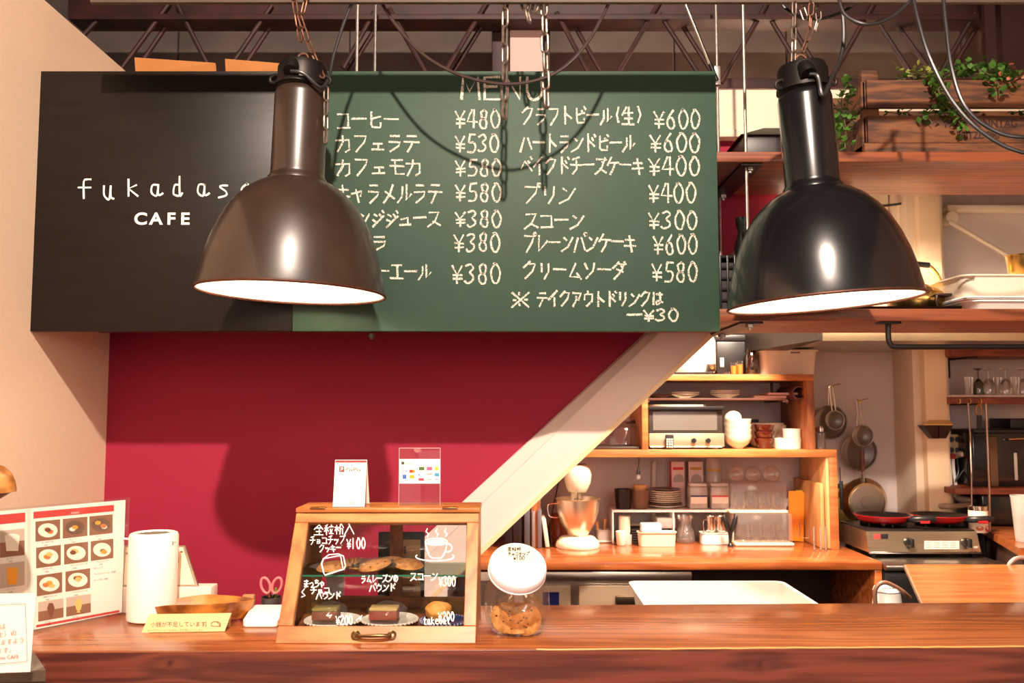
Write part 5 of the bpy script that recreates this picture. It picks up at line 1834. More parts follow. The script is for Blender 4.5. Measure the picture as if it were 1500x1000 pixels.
# cardboard-ish tube at right
tb = W(1172, 575, 3.9)
one('brown_tube', 'dark brown tube lying end-on at the right end of the rack in the shelf unit', 'tube', B().lathe(tb + Vector((-.004, 0, 0)), [(.024, 0), (.030, 0), (.030, .24), (.024, .24), (.024, 0)], 24, Matrix.Rotation(R(-90), 3, 'X')), mat('brown_tube', (92, 48, 38), .6))
one('rack_knob', 'small dark knob below the brown tube in the shelf unit', 'knob', B().lathe(W(1152, 588, 3.93), [(0, -.008), (.009, -.006), (.009, .006), (0, .008)], 12, Matrix.Rotation(R(70), 3, 'Y')), mat('dark_brown_rack', (0, 0, 0)))

# toaster oven
ox0, ox1 = W(951, 640, 3.90).x, W(1061, 640, 3.90).x
def oz(py):
    return W(1000, py, 3.9).z
t = T('toaster_oven', 'silver toaster oven with a glass door and knobs in the shelf unit', 'toaster oven', Vector(((ox0 + ox1) / 2, 4.0, zA1)))
t.part('body', B().box(ox0 + .003, ox1 - .012, 3.92, 4.2, zA1 + .008, oz(599), .004), mat('dark_steel_body', (90, 82, 76), .4, .8))
dd = t.part('door_frame', B().box(ox0, ox1 - .006, 3.905, 3.92, oz(634), oz(599), .002), mat('dark_glass_frame', (58, 50, 46), .3))
t.part('door_glass', B().box(ox0 + .018, ox1 - .03, 3.903, 3.905, oz(630), oz(603)), mat('oven_window', (112, 104, 96), .12, .2), dd)
t.part('door_handle', B().box(ox0 - .006, ox1 - .002, 3.885, 3.90, oz(600), oz(595), .002), BLACK, dd)
cp_ = t.part('control_strip', B().box(ox0, ox1, 3.90, 3.919, oz(654), oz(634.5), .002), mat('champagne_steel', (196, 180, 152), .35, .7))
for px in (1016, 1037):
    p = W(px, 645, 3.9)
    t.part('knob', B().lathe(p, [(.011, 0), (.010, .014), (0, .014)], 16, Matrix.Rotation(R(90), 3, 'X')).box(p.x - .002, p.x + .002, 3.883, 3.888, p.z - .011, p.z + .011), BLACK, cp_)
for px in (958, 1055):
    p = W(px, 657, 3.93)
    t.part('foot', B().box(p.x - .008, p.x + .008, 3.92, 3.94, zA1, zA1 + .008), BLACK)
t.part('crumb_line', B().box(ox0 + .004, ox1 - .01, 3.899, 3.901, oz(655), oz(653)), mat('pale_line', (226, 210, 180), .3))
turned('baking_sheet', 'pale baking sheet lying on top of the toaster oven', 'tray', 990, 597, 4.0, [(0, 0), (0, 40), (5, 44), (6, 44), (1, 40), (1, 0)], MPL, None, oz(599) + .001, sy=.8)
# remote/timer
c = W(981, 656, 3.88)
t = T('kitchen_timer', 'small black keypad timer with white buttons in front of the toaster oven', 'timer', Vector((c.x, 3.88, zA1)))
t.part('case', B().box(c.x - .018, c.x + .018, 3.878, 3.888, zA1 + .001, W(981, 636, 3.88).z, .004), BLACK)
bm = B()
for i in range(3):
    for j in range(4):
        x = c.x - .0105 + i * .0105
        z = zA1 + .012 + j * .0105
        t.part('button', B().box(x - .0035, x + .0035, 3.8765, 3.878, z - .0035, z + .0035, .0005), mat('button_white', (240, 230, 200), .5))

# bowls
BOWL = [(0, 0), (0, 8), (2, 9), (7, 15), (14, 19), (20, 20), (20, 19), (14, 17.8), (6, 12), (3, 0)]
for j in range(4):
    turned('white_bowl', ['lowest', 'second', 'third', 'topmost'][j] + ' of the stacked white bowls beside the toaster oven', 'bowl', 1081, 658, 3.97, BOWL, MPL, None, zA1 + .001 + j * .0235)
c = W(1074, 618, 3.97)
one('tilted_bowl', 'small white bowl standing on its side on top of the white bowl stack', 'bowl', B().lathe(Vector((c.x, 3.97, c.z + .012)), [(0, -.02), (.02, -.016), (.034, 0), (.037, .012), (.033, .012), (.02, -.008), (0, -.012)], 28, Matrix.Rotation(R(-60), 3, 'X') @ Matrix.Rotation(R(12), 3, 'Y')), MPL)
M_BRG = mat('amber_brown_glass', (78, 26, 14), .12, coat=.5)
GC = [(0, 0), (0, 9), (2, 10), (10, 13.5), (15, 14.5), (15, 13.5), (3, 9), (3, 0)]
for j in range(3):
    turned('brown_glass_bowl', ['lowest', 'middle', 'topmost'][j] + ' of the stacked dark brown glass bowls', 'bowl', 1120, 658, 3.98, [(z * 1.0, r) for z, r in GC], M_BRG, None, zA1 + .001 + j * .030)
RAM = [(0, 0), (0, 18.5), (14, 19.5), (15, 19.5), (14.5, 18), (2, 17), (2, 0)]
turned('ramekin', 'wide white ramekin at the right of the shelf unit, lower one', 'ramekin', 1154, 658, 3.96, RAM, MPL, None, zA1 + .001)
turned('ramekin', 'smaller white ramekin standing on the wide ramekin', 'ramekin', 1160, 644, 3.96, [(z * .9, r * .66) for z, r in RAM], MPL, None, zA1 + .001 + 15.2 * S(3.96))
turned('tall_mug', 'tall white cup in the second row behind the brown glass bowls', 'cup', 1140, 640, 4.11, [(0, 0), (0, 10), (32, 12), (32, 11), (2, 9), (2, 0)], MPL, None, zA1 + .001)
turned('large_white_bowl', 'large white bowl in the second row behind the brown glass bowls', 'bowl', 1118, 640, 4.13, [(0, 0), (0, 14), (4, 18), (34, 30), (35, 30), (34, 28.5), (6, 16), (3, 0)], MPL, None, zA1 + .001)
one('black_saucer', 'flat black saucer on the bowl at the back of the shelf unit', 'saucer', B().box(W(1091, 618, 4.16).x, W(1111, 618, 4.16).x, 4.15, 4.2, zA1 + 36 * S(4.13), zA1 + 40 * S(4.13), .002), BLACK)
# left compartment: glass dome and dark tray
t = turned('glass_cloche', 'glass dome on a dark tray in the left compartment of the shelf unit', 'cake dome', 912, 650, 3.99, [(2, 26), (22, 25), (32, 18), (36, 8), (37, 0)], GLASS, None, zA1 + .012)
one('dark_tray', 'flat dark tray with a pale rim in the left compartment of the shelf unit', 'tray', B().box(W(868, 655, 3.9).x, W(938, 655, 3.9).x, 3.89, 4.15, zA1 + .001, zA1 + .012, .004), mat('dark_tray', (48, 34, 28), .5))
one('dark_glass_bowl', 'dark glass bowl stored above the dome in the left compartment', 'bowl', B().lathe(Vector((W(930, 617, 4.1).x, 4.1, uz(620, 4.1))), [(0, 0), (.04, 0), (.045, .004), (.02, .012), (0, .02)], 24), mat('dark_glass_frame', (0, 0, 0)))

# on top of the unit
ztp = zB1
turned('rice_cooker', 'cream rice cooker half hidden behind the stair at the top of the shelf unit', 'rice cooker', 1012, 545, 4.02, [(0, 0), (0, 34), (4, 36), (46, 36), (60, 30), (66, 10), (67, 0)], CREAM, None, ztp + .012)
one('appliance_stand', 'flat black stand under the rice cooker and black pot', 'stand', B().box(ux(965), ux(1048), YU + .01, 4.2, ztp + .001, ztp + .012, .003), BLACK)
t = T('coffee_grinder', 'small dark appliance knob in front of the cream rice cooker', 'grinder', Vector((W(1042, 545, 3.9).x, 3.9, ztp + .012)))
p = t.loc
t.part('body', B().box(p.x - .017, p.x + .017, 3.885, 3.92, p.z + .0005, p.z + .036, .004), mat('dark_bronze', (0, 0, 0)))
t.part('dial', B().lathe(Vector((p.x, 3.885, p.z + .018)), [(.009, 0), (.008, .005), (0, .005)], 12, Matrix.Rotation(R(90), 3, 'X')), BRASS)
t = T('black_appliance', 'tall black kitchen appliance behind the orange cups on top of the shelf unit', 'appliance', Vector((W(1080, 545, 4.0).x, 4.05, ztp)))
t.part('body', B().box(W(1050, 545, 4.0).x, W(1096, 545, 4.0).x, 4.0, 4.18, ztp + .001, W(1060, 500, 4.0).z, .006), BLACK)
t.part('lid', B().box(W(1048, 545, 4.0).x, W(1108, 545, 4.0).x, 3.995, 4.19, W(1060, 500, 4.0).z + .0005, W(1060, 490, 4.0).z, .006), BLACK)
t.part('switch_label', B().box(W(1055, 530, 4).x, W(1060, 530, 4).x, 3.998, 4.0, W(1060, 537, 4.0).z, W(1060, 524, 4.0).z), WPLAST)
for i, (px, h, lab) in enumerate(((1075, 18, 'left orange drink glass on top of the shelf unit'), (1084, 20, 'right orange drink glass on top of the shelf unit'))):
    tt = turned('orange_glass', lab, 'glass', px, 545, 3.93, [(0, 0), (0, 4.2), (h, 4.8)], GLASS, None, ztp + .001, 20, 'glass')
    tt.part('candle_wax', B().lathe(tt.loc, [(0, .003), (3.9 * tt.k, .003), (4.3 * tt.k, (h - 5) * tt.k), (0, (h - 5) * tt.k)], 20), mat('orange_wax', (236, 120, 40), .4))
turned('small_glass', 'tiny glass cup left of the orange glasses', 'glass', 1065, 545, 3.92, [(0, 0), (0, 4), (4, 4.6)], GLASS, None, ztp + .001)
turned('glass_bottle', 'brown glass bottle with white lettering beside the cream bin', 'bottle', 1101, 545, 3.97, [(0, 0), (0, 9), (2, 10), (27, 10.5), (36, 6), (40, 3.6), (48, 3.6), (48, 0)], glass('brown_bottle_glass', (120, 96, 84), .2, .03, .12, (90, 60, 48)), None, ztp + .001)
xx0, xx1 = W(1113, 545, 3.94).x, W(1202, 520, 3.94).x
tb2 = tub('cream_bin', 'cream plastic bin with side handles on top of the shelf unit', 'bin', xx0, xx1, 3.94, 4.2, ztp + .001, W(1150, 512, 3.94).z, .018, CREAM, .008)
hp = W(1166, 515, 3.94)
tb2.part('handle_slot', B().box(hp.x - .022, hp.x + .022, 3.9475, 3.953, hp.z - .006, hp.z, .002), mat('dark_slot', (80, 56, 44), .5))
# black wok resting over bin
turned('wok', 'black ribbed wok stacked on the cream bin under the shelf', 'wok', 1140, 512, 4.05, [(0, 0), (0, 12), (4, 22), (12, 34), (16, 38), (17, 38), (6, 22), (2, 0)], mat('black_iron', (40, 34, 34), .4, .5), None, W(1150, 511, 3.94).z + .002)

# ---- below: worktop things
zk0 = ZKT + .001
# mixer
cm = W(846, 806, 3.93)
cm.z = zk0
k = S(3.93)
M_MIX = mat('cream_enamel', (240, 226, 198), .3, coat=.4)
t = T('stand_mixer', 'cream stand mixer with a steel bowl on the kitchen worktop', 'mixer', cm)
t.part('base', B().lathe(cm, [(0, 0), (31 * k, 0), (32 * k, 3 * k), (30 * k, 9 * k), (24 * k, 15 * k), (10 * k, 17 * k), (0, 17 * k)], 40), M_MIX)
t.part('bowl', B().lathe(cm + Vector((.002, 0, 17.2 * k)), [(0, 0), (14 * k, 0), (16 * k, 3 * k), (25 * k, 18 * k), (30 * k, 34 * k), (31.5 * k, 51 * k), (33 * k, 52 * k), (31 * k, 52.5 * k), (29 * k, 34 * k), (0, 4 * k)], 48), mat('bright_bowl_steel', (226, 210, 184), .34, 1.0))
t.part('bowl_handle', B().tube(smooth([cm + Vector((-30 * k, 0, 62 * k)), cm + Vector((-42 * k, 0, 60 * k)), cm + Vector((-40 * k, 0, 44 * k)), cm + Vector((-28 * k, 0, 42 * k))], 5), .003, 8), CHROME)
t.part('head', B().lathe(cm + Vector((0, .0, 79 * k)), [(0, 0), (13 * k, 0), (15 * k, 3 * k), (19 * k, 14 * k), (20 * k, 27 * k), (18 * k, 35 * k), (13 * k, 39 * k), (0, 40 * k)], 36, Matrix.Rotation(R(3), 3, 'Y')), M_MIX)
t.part('top_plate', B().lathe(cm + Vector((.001, -.006, 118.5 * k)), [(0, .003), (12 * k, .0025), (13 * k, 0)], 30, sy=.8), mat('dark_chrome_plate', (110, 70, 56), .15, .8))
t.part('beater_shaft', B().lathe(cm + Vector((0, 0, 40 * k)), [(0, 0), (2 * k, 0), (2 * k, 36 * k), (11 * k, 37 * k), (12 * k, 40 * k), (0, 40 * k)], 20), CHROME)
t.part('beater', B().tube([cm + Vector((10 * k * math.sin(a), 0, (48 - 22 * math.cos(a)) * k)) for a in [2 * math.pi * i / 20 for i in range(20)]], .0025, 6, True), CHROME)
t.part('column', B().box(cm.x - .022, cm.x + .022, cm.y + .068, cm.y + .105, cm.z + .035, cm.z + 100 * k, .008).box(cm.x - .02, cm.x + .02, cm.y, cm.y + .1, cm.z + 96 * k, cm.z + 108 * k, .006).box(cm.x - .03, cm.x + .03, cm.y + .03, cm.y + .11, cm.z, cm.z + .04, .008), M_MIX)
one('mixer_cord', 'black power cord hanging behind the left of the stand mixer', 'cord', B().tube(smooth([W(822, 690, 4.1), W(813, 730, 4.05), W(806, 770, 4.0), W(808, 800, 3.95) * 1, W(800, 806, 3.93), W(790, 804, 3.95)], 6), .003, 7), CABLE)
one('plate_knives', 'pale spatula lying on the worktop behind the mixer', 'spatula', B().box(W(868, 792, 4.1).x, W(898, 792, 4.1).x, 4.06, 4.09, zk0, zk0 + .008, .003), MPL)
# books / folders at the left under the stair
for i, (px, w_, h, rgb, lab) in enumerate(((772, 8, 54, (96, 90, 96), 'grey upright tray standing left of the mixer, first of three'), (781, 4, 52, (150, 140, 140), 'thin silver upright tray left of the mixer'), (790, 6, 54, (120, 112, 118), 'grey upright tray closest to the mixer'),
                                           (758, 12, 60, (46, 34, 34), 'dark upright folder beside the stair edge'), (745, 10, 60, (38, 30, 30), 'black upright folder half hidden by the stair'))):
    p = W(px, 800, 3.95)
    one('baking_tin', lab, 'tin', B().box(p.x - w_ * k / 2, p.x + w_ * k / 2, 3.90, 4.12, zk0, zk0 + h * k, .002), mat('tin_%d' % i, rgb, .4, .5))
p = W(800, 800, 3.93)
one('cutting_mat', 'pale board leaning between the grey trays and the mixer', 'board', B().box(p.x - .012, p.x + .006, 3.9, 4.1, zk0 + .002, zk0 + .125, .004, Matrix.Rotation(R(-8), 3, 'Y')), CREAM)
one('amber_jar', 'amber glass jar behind the left of the mixer', 'jar', B().plathe(818, [(798, 14), (770, 15), (760, 10), (752, 10)], 4.12), mat('amber_glassy', (176, 84, 34), .2))
# wooden spoons box
c = W(886, 795, 4.1)
tub('utensil_box', 'low translucent box of wooden utensils right of the mixer', 'box', W(873, 795, 4.08).x, W(897, 795, 4.08).x, 4.06, 4.12, zk0, zk0 + .055, .003, FROST, .003, .002)
for i, (px, dx, h, lab) in enumerate(((878, -3, 28, 'pale wooden spoon leaning left in the utensil box'), (884, 2, 32, 'wooden spatula in the middle of the utensil box'), (891, 5, 24, 'dark wooden spoon at the right of the utensil box'))):
    p = W(px, 795, 4.09); p.z = zk0 + .006
    one('wooden_spoon', lab, 'spoon', B().tube([p, p + Vector((dx * k, 0, h * k * .7)), p + Vector((dx * 1.3 * k, 0, h * k))], [.004, .005, .009], 8), mat('spoon_wood_%d' % (i // 2), ((214, 150, 90), (130, 76, 50))[i // 2], .6))

# white two-tier organiser
oy0, oy1 = 4.02, 4.22
z_t = W(950, 750, oy0).z
z_b = W(950, 747, oy0).z
og = T('dish_rack', 'white two-tier rack on the worktop with plates and jars on top', 'rack', Vector((W(960, 790, oy0).x, 4.1, zk0)))
gx0, gx1 = W(897, 780, oy0).x, W(1075, 780, oy0).x
gm = W(986, 780, oy0).x
og.part('shelf', B().box(gx0, gx1, oy0, oy1, z_t, z_b, .001), WPLAST)
for xx in (gx0, gm, gx1 - .006):
    og.part('upright', B().box(xx, xx + .006, oy0, oy1, zk0, z_t - .0005, .001), WPLAST)
zr = z_b + .001
def cup_stack(label, px, n, Y, prof, m, z0, dz, name='cup', cat='cup'):
    for j in range(n):
        turned(name, '%s, %s' % (label, 'lowest' if j == 0 else 'topmost' if j == n - 1 else 'number %d from below' % (j + 1)), cat, px, 795, Y, prof, m, None, z0 + j * dz)
turned('dark_cup', 'black tall cup on the white rack, left one', 'cup', 913, 747, 4.08, [(0, 0), (0, 11), (27, 13), (28, 13), (27, 12), (2, 10), (2, 0)], mat('black_glaze', (44, 36, 34), .25), None, zr)
turned('brown_cup', 'brown tall cup on the white rack, right of the black one', 'cup', 938, 747, 4.08, [(0, 0), (0, 11), (26, 13), (27, 13), (26, 12), (2, 10), (2, 0)], mat('brown_glaze', (116, 84, 62), .35), None, zr)
turned('filter_paper', 'tan paper cup inside the brown cup on the rack', 'paper cup', 938, 745, 4.08, [(3, 6), (34, 10), (34, 9.2), (4, 5)], mat('tan_paper', (206, 160, 104), .7), None, zr)
PL = [(0, 0), (0, 12), (1, 13), (3.5, 23), (4.4, 23), (2, 13), (1.5, 0)]
for j in range(9):
    big = j < 2
    turned('plate', 'white plate, %s of the stack on the white rack' % ['lowest', 'second', 'third', 'fourth', 'fifth', 'sixth', 'seventh', 'eighth', 'topmost'][j] if j != 1 else 'second plate from below with a dark rim in the stack on the white rack', 'plate', 974, 747, 4.12,
           [(z, r * (1.1 if big else 1.0)) for z, r in PL], MPL if j not in (1, 8) else mat('dark_rim_glaze', (110, 84, 74), .3), None, zr + j * .0092)
# jars with labels on rack
for i, (px, py_, w, h, rgb, lab) in enumerate(((1022, 747, 13, 37, (50, 50, 110), 'clear canister with a navy blue label band on the white rack'), (1053, 747, 13, 37, (206, 60, 60), 'clear canister with a red label band on the white rack'))):
    Y = 4.08
    x0, x1 = W(px - w, py_, Y).x, W(px + w, py_, Y).x
    hh = h * S(Y)
    t = T('canister', lab, 'canister', Vector(((x0 + x1) / 2, Y, zr)))
    t.part('body', B().box(x0, x1, Y - .03, Y + .04, zr, zr + hh * .86, .006), FROST)
    t.part('lid', B().box(x0 + .002, x1 - .002, Y - .028, Y + .038, zr + hh * .862, zr + hh, .004), glass('lid_plastic', (245, 240, 235), .14, .15, .5))
    t.part('powder', B().box(x0 + .004, x1 - .004, Y - .026, Y + .036, zr + .004, zr + hh * (.4 if i == 0 else .65)), mat('white_powder', (240, 226, 206), .9))
    t.part('label', B().box(x0 + .004, x1 - .004, Y - .032, Y - .0305, zr + hh * .22, zr + hh * .47), PAPER)
    t.part('label_band', B().box(x0 + .003, x1 - .003, Y - .0325, Y - .031, zr + hh * .47, zr + hh * .53), mat('band_%d' % i, rgb, .6))
# wall packets
for i, (px, w, rgb, lab) in enumerate(((993, 10, (206, 40, 40), 'upright white packet with a red band behind the plates'), (1019, 11, (190, 150, 50), 'upright white packet with a mustard band behind the canisters'))):
    Y = 4.17
    x0, x1 = W(px - w, 700, Y).x, W(px + w, 700, Y).x
    z0_, z1_ = zr, W(px, 676, Y).z
    t = T('packet', lab, 'packet', Vector(((x0 + x1) / 2, Y, z0_)))
    t.part('carton', B().box(x0, x1, Y, Y + .035, z0_, z1_, .001), mat('pinkish_packet', (232, 206, 200), .6))
    t.part('side_stripe', B().box(x0 - .0005, x0 + .003, Y - .001, Y + .03, z0_, z1_), REDINK if i == 0 else mat('brown_glaze', (0, 0, 0)))
    f = plane((0, Y, 0), (0, -1, 0), .001)
    bm = B(); patch(bm, f, px - w * .75, 684, px + w * .8, 688)
    t.part('band', bm, mat('packet_band_%d' % i, rgb, .6), keep=True)
    bm = B(); bm.bm.faces.new([bm.bm.verts.new(f(*p)) for p in [(px - 7, 706)] + arc(px + 1, 703, 8, 9, 180, 360, 12) + [(px + 9, 706)]])
    t.part('printed_dome', bm, mat('grey_dome', (176, 160, 154), .6), keep=True)
Y = 4.16
t = T('canister', 'tall clear canister with a mustard band at the back of the rack', 'canister', Vector((W(1046, 700, Y).x, Y, zr)))
c = t.loc
t.part('body', B().lathe(c, [(0, 0), (.036, 0), (.037, .004), (.037, .20), (.034, .205), (.034, .225), (0, .226)], 28), FROST)
t.part('band', B().lathe(c, [(.0375, .165), (.0375, .175)], 28), mat('packet_band_1', (0, 0, 0)))
# lower tier: cups, tub, carafe
for j in range(5):
    turned('paper_cup', 'small white cup, %s in the stack at the left of the rack' % ['lowest', 'second', 'third', 'fourth', 'topmost'][j], 'cup', 915, 792, 4.06, [(0, 0), (0, 6), (17, 8.6), (18, 8.6), (17, 7.8), (1, 5)], MPL, None, zk0 + j * .0155)
turned('white_cup', 'short white cup standing alone in front of the cup stack', 'cup', 910, 795, 3.98, [(0, 0), (0, 5.5), (2, 6.5), (19, 7.8), (20, 7.8), (19, 7), (1, 5)], MPL, None, zk0)
turned('white_cup', 'low white cup right of the one in front of the cup stack', 'cup', 919, 794, 4.0, [(0, 0), (0, 5.5), (2, 6), (13, 6.5), (14, 6.5), (13, 6), (1, 5)], FROST, None, zk0)
tub('food_container', 'translucent white food container on the worktop before the rack', 'container', W(935, 795, 3.93).x, W(993, 795, 3.93).x, 3.93, 4.005, zk0, zk0 + .062, .008, mat('milky_plastic', (232, 210, 184), .35), .004, .003)
t = one('small_box', 'small white lidded box standing on the milky food container', 'box', B().box(W(940, 775, 3.94).x, W(969, 775, 3.94).x, 3.935, 3.995, zk0 + .0625, zk0 + .098, .004), mat('bright_white_plastic', (250, 246, 238), .35))
one('clear_box', 'translucent box behind the small white box in the lower rack', 'box', B().box(W(962, 775, 4.04).x, W(989, 775, 4.04).x, 4.03, 4.12, zk0 + .066, zk0 + .112, .005), FROST)
for j in range(6):
    one('dark_plate_stack', 'black square tray, %s in the lower tier of the white rack' % ['lowest', 'second', 'third', 'fourth', 'fifth', 'topmost'][j], 'tray', B().box(W(925, 775, 4.05).x + .0, W(983, 775, 4.05).x, 4.045, 4.19, zk0 + j * .0105, zk0 + .0075 + j * .0105, .002), mat('black_glaze', (0, 0, 0)))
one('pale_tray', 'pale flat tray lying over the black trays in the rack', 'tray', B().box(W(925, 768, 4.04).x, W(990, 768, 4.04).x, 4.12, 4.2, zk0 + .066, zk0 + .072, .002), MPL)
turned('glass_carafe', 'cut glass jar standing in the lower tier of the rack', 'jar', 1004, 792, 4.08, [(0, 0), (0, 13), (3, 14), (16, 13), (24, 10), (30, 11), (38, 12)], glass('cut_glass', (250, 245, 240), .3, .05, .10), None, zk0)
t = tub('cutlery_caddy', 'open white caddy of bright metal jugs on the worktop', 'caddy', W(1028, 795, 4.0).x, W(1070, 795, 4.0).x, 4.0, 4.08, zk0, zk0 + .05, .002, WPLAST, .003, .003)
for i, (px, lab) in enumerate(((1042, 'left small steel jug in the white caddy'), (1056, 'right small steel jug in the white caddy'))):
    tt = turned('steel_jug', lab, 'jug', px, 795, 4.04, [(0, 0), (0, 7), (2, 8), (28, 6.5), (36, 7.5), (37, 7.5), (28, 6), (3, 0)], CHROME, None, zk0 + .005)
    p = tt.loc
    tt.part('handle', B().tube(smooth([p + Vector((-.019, -.005, .10)), p + Vector((-.034, -.008, .095)), p + Vector((-.034, -.008, .055)), p + Vector((-.02, -.005, .045))], 4), .0025, 7), CHROME)
# black tongs standing
p = W(1070, 794, 3.95); p.z = zk0
t = T('black_server', 'black plastic salad server standing upside down before the caddy', 'utensil', p)
t.part('stand', B().lathe(p, [(0, 0), (.014, 0), (.013, .006), (.006, .014), (.006, .03)], 16), BLACK)
for s2 in (-1, 1):
    t.part('paddle', B().tube(smooth([p + Vector((0, 0, .02)), p + Vector((s2 * .006, 0, .06)), p + Vector((s2 * .018, 0, .10)), p + Vector((s2 * .028, 0, .135))], 4), [.005] * 5 + [.009, .011, .012, .012, .012, .010, .008, .004], 10), BLACK)
# clear glass storage boxes with glasses
def case_box(label, x0p, x1p, y0p, y1p, Y, d, z0, n):
    x0, x1 = W(x0p, y1p, Y).x, W(x1p, y1p, Y).x
    z1 = z0 + (y1p - y0p) * S(Y)
    t = T('clear_case', label, 'case', Vector(((x0 + x1) / 2, Y, z0)))
    t.part('tray', B().box(x0 - .004, x1 + .004, Y - .004, Y + d + .004, z0, z0 + .012, .004), mat('milky_plastic', (0, 0, 0)))
    t.part('cover', B().box(x0, x1, Y, Y + d, z0 + .0125, z1, .008), glass('case_plastic', (250, 246, 244), .05, .12, .10, (246, 230, 218)))
    return x0, x1, z1
GOB = [(0, 0), (0, 7), (1, 8), (12, 10), (22, 8.5), (23, 8.5)]
x0, x1, z1 = case_box('lower clear plastic case of upturned glasses at the right of the worktop', 1078, 1162, 746, 792, 3.96, .2, zk0, 4)
x0b, x1b, z2 = case_box('upper clear plastic case of glasses stacked on the lower one', 1070, 1153, 700, 744, 3.97, .19, z1 + .001, 4)
gl_ = None
for i, px in enumerate((1090, 1108, 1127, 1146)):
    for j in range(2):
        g_ = turned('tumbler', 'upturned tumbler in the lower clear case, %s from left, %s row' % (['first', 'second', 'third', 'fourth'][i], ['front', 'back'][j]), 'glass', px, 790, 4.0 + j * .07, GOB, GLASS, 'upturned tumblers in the lower clear case', zk0 + .013, 18, 'glass')
for i, px in enumerate((1084, 1101, 1120, 1139)):
    for j in range(2):
        turned('tumbler', 'upturned tumbler in the upper clear case, %s from left, %s row' % (['first', 'second', 'third', 'fourth'][i], ['front', 'back'][j]), 'glass', px, 742, 4.0 + j * .07, GOB, GLASS, 'upturned tumblers in the upper clear case', z1 + .014, 18, 'glass')
BALL = [(0, 0), (0, 8), (3, 11.5), (10, 13), (17, 10.5), (21, 6), (22, 0)]
for i, (px, lab) in enumerate(((1079, 'left round glass bowl on top of the clear cases'), (1103, 'middle round glass bowl on top of the clear cases'), (1130, 'right round glass bowl on top of the clear cases'))):
    turned('glass_bowl', lab, 'bowl', px, 700, 4.04, BALL, glass('bowl_glass', (252, 248, 246), .16, .03, .05), None, z2 + .001)
# cutting boards leaning at the right
def board(label, x0p, x1p, ytop, Y0, Y1, m, th=.014, lean=-3, r=.01, name='cutting_board'):
    x = W(x1p, 790, Y0).x
    z1 = W(x1p, ytop, Y0).z
    bm = B().box(x - th, x, Y0, Y1, zk0, z1, min(.005, th * .3))
    return one(name, label, 'cutting board', bm, m)
M_BD = wood('pale_beech', (222, 176, 116), (200, 148, 90), 5, (6, 6, 1), .55, 0, bump=.04)
board('tall pale wooden cutting board against the right side of the shelf unit', 1160, 1220, 668, 3.87, 4.22, M_BD, .022)
board('lower wide wooden cutting board in front of the tall one', 1160, 1209, 708, 3.88, 4.24, wood('warm_beech', (206, 152, 92), (180, 124, 70), 5, (6, 6, 1), .55, 0, bump=.04), .018)
Y = 4.0
def flat_board(label, pts, Y, m, th=.006):
    ring = [W(a, b, Y) for a, b in pts]
    dz = zk0 - min(v.z for v in ring)
    return one('cutting_board', label, 'cutting board', B().extr([v + Vector((0, 0, dz)) for v in ring], (0, th, 0)), m)
flat_board('orange plastic cutting board standing right of the clear cases', [(1155, 784), (1177, 786), (1178, 715), (1174, 712), (1155, 712)], 4.09, mat('orange_plastic', (230, 136, 30), .4))
flat_board('yellow-green cutting board with a handle hole beside the orange one', [(1165, 786), (1184, 787), (1186, 750), (1184, 742), (1180, 736), (1177, 713), (1166, 713)], 4.11, mat('yellow_green_plastic', (190, 166, 40), .4))
flat_board('small wooden paddle board with a curved handle right of the yellow one', [(1186, 786), (1208, 788), (1214, 776), (1213, 766), (1204, 762), (1199, 742), (1186, 738)], 4.03, M_BD, .010)
# acrylic pegs stand
p = W(1196, 797, 3.86)
t = T('peg_stand', 'small clear peg stand at the right end of the kitchen worktop', 'stand', Vector((p.x, 3.84, zk0)))
t.part('base', B().box(p.x - .03, p.x + .04, 3.80, 3.86, zk0, zk0 + .004, .001), ACRYL)
for dx in (-.02, .008, .03):
    t.part('peg', B().tube([Vector((p.x + dx, 3.83, zk0 + .004)), Vector((p.x + dx, 3.83, zk0 + .10))], .0035, 8), glass('peg_acrylic', (250, 250, 250), .3, .05, .2))
one('wire_rack', 'thin wire stand between the boards and clear cases', 'rack', B().tube([W(1168, 770, 3.93), W(1168, 786, 3.93), W(1185, 788, 3.93), W(1185, 768, 3.93)], .002, 6).tube([W(1172, 765, 3.95), W(1172, 786, 3.95)], .002, 6), CHROME)
# hanging small bulb below unit
t = T('hanging_bulb', 'small clear bulb on a black flex hanging below the shelf unit above the cups', 'bulb', W(935, 670, 3.9))
t.part('flex', B().tube(smooth([W(930, 668, 3.89), W(934, 663, 3.88), W(936, 672, 3.88), W(935, 684, 3.88)], 4), .002, 6), BLACK)
c = W(935, 684, 3.88)
t.part('socket', B().lathe(c, [(0, 0), (.005, -.002), (.009, -.026), (.009, -.03), (0, -.03)], 14), BLACK)
t.part('glass_bulb', B().lathe(c, [(.006, -.03), (.011, -.04), (.009, -.052), (0, -.056)], 14), glass('bulb_glass', (255, 240, 220), .3, .02, .1))
# things on the wall between unit and column
one('fuse_pipe', 'vertical pale pipe on the kitchen wall behind the plates', 'pipe', B().tube([W(958, 676, 4.235), W(958, 790, 4.235)], .012, 12), CREAM)
# salt shaker on shelf board right end
t = turned('glass_shaker', 'cut glass shaker with a steel top at the right end of the shelf board', 'shaker', 1202, 657, 3.98, [(0, 0), (0, 7), (22, 7), (24, 5), (25, 0)], glass('cut_glass', (0, 0, 0)), None, zA1 + .001)
t.part('cap', B().lathe(t.loc + Vector((0, 0, 24.5 * t.k)), [(0, 0), (5.5 * t.k, 0), (5.5 * t.k, 5 * t.k), (3 * t.k, 8 * t.k), (0, 8 * t.k)], 18), CHROME)

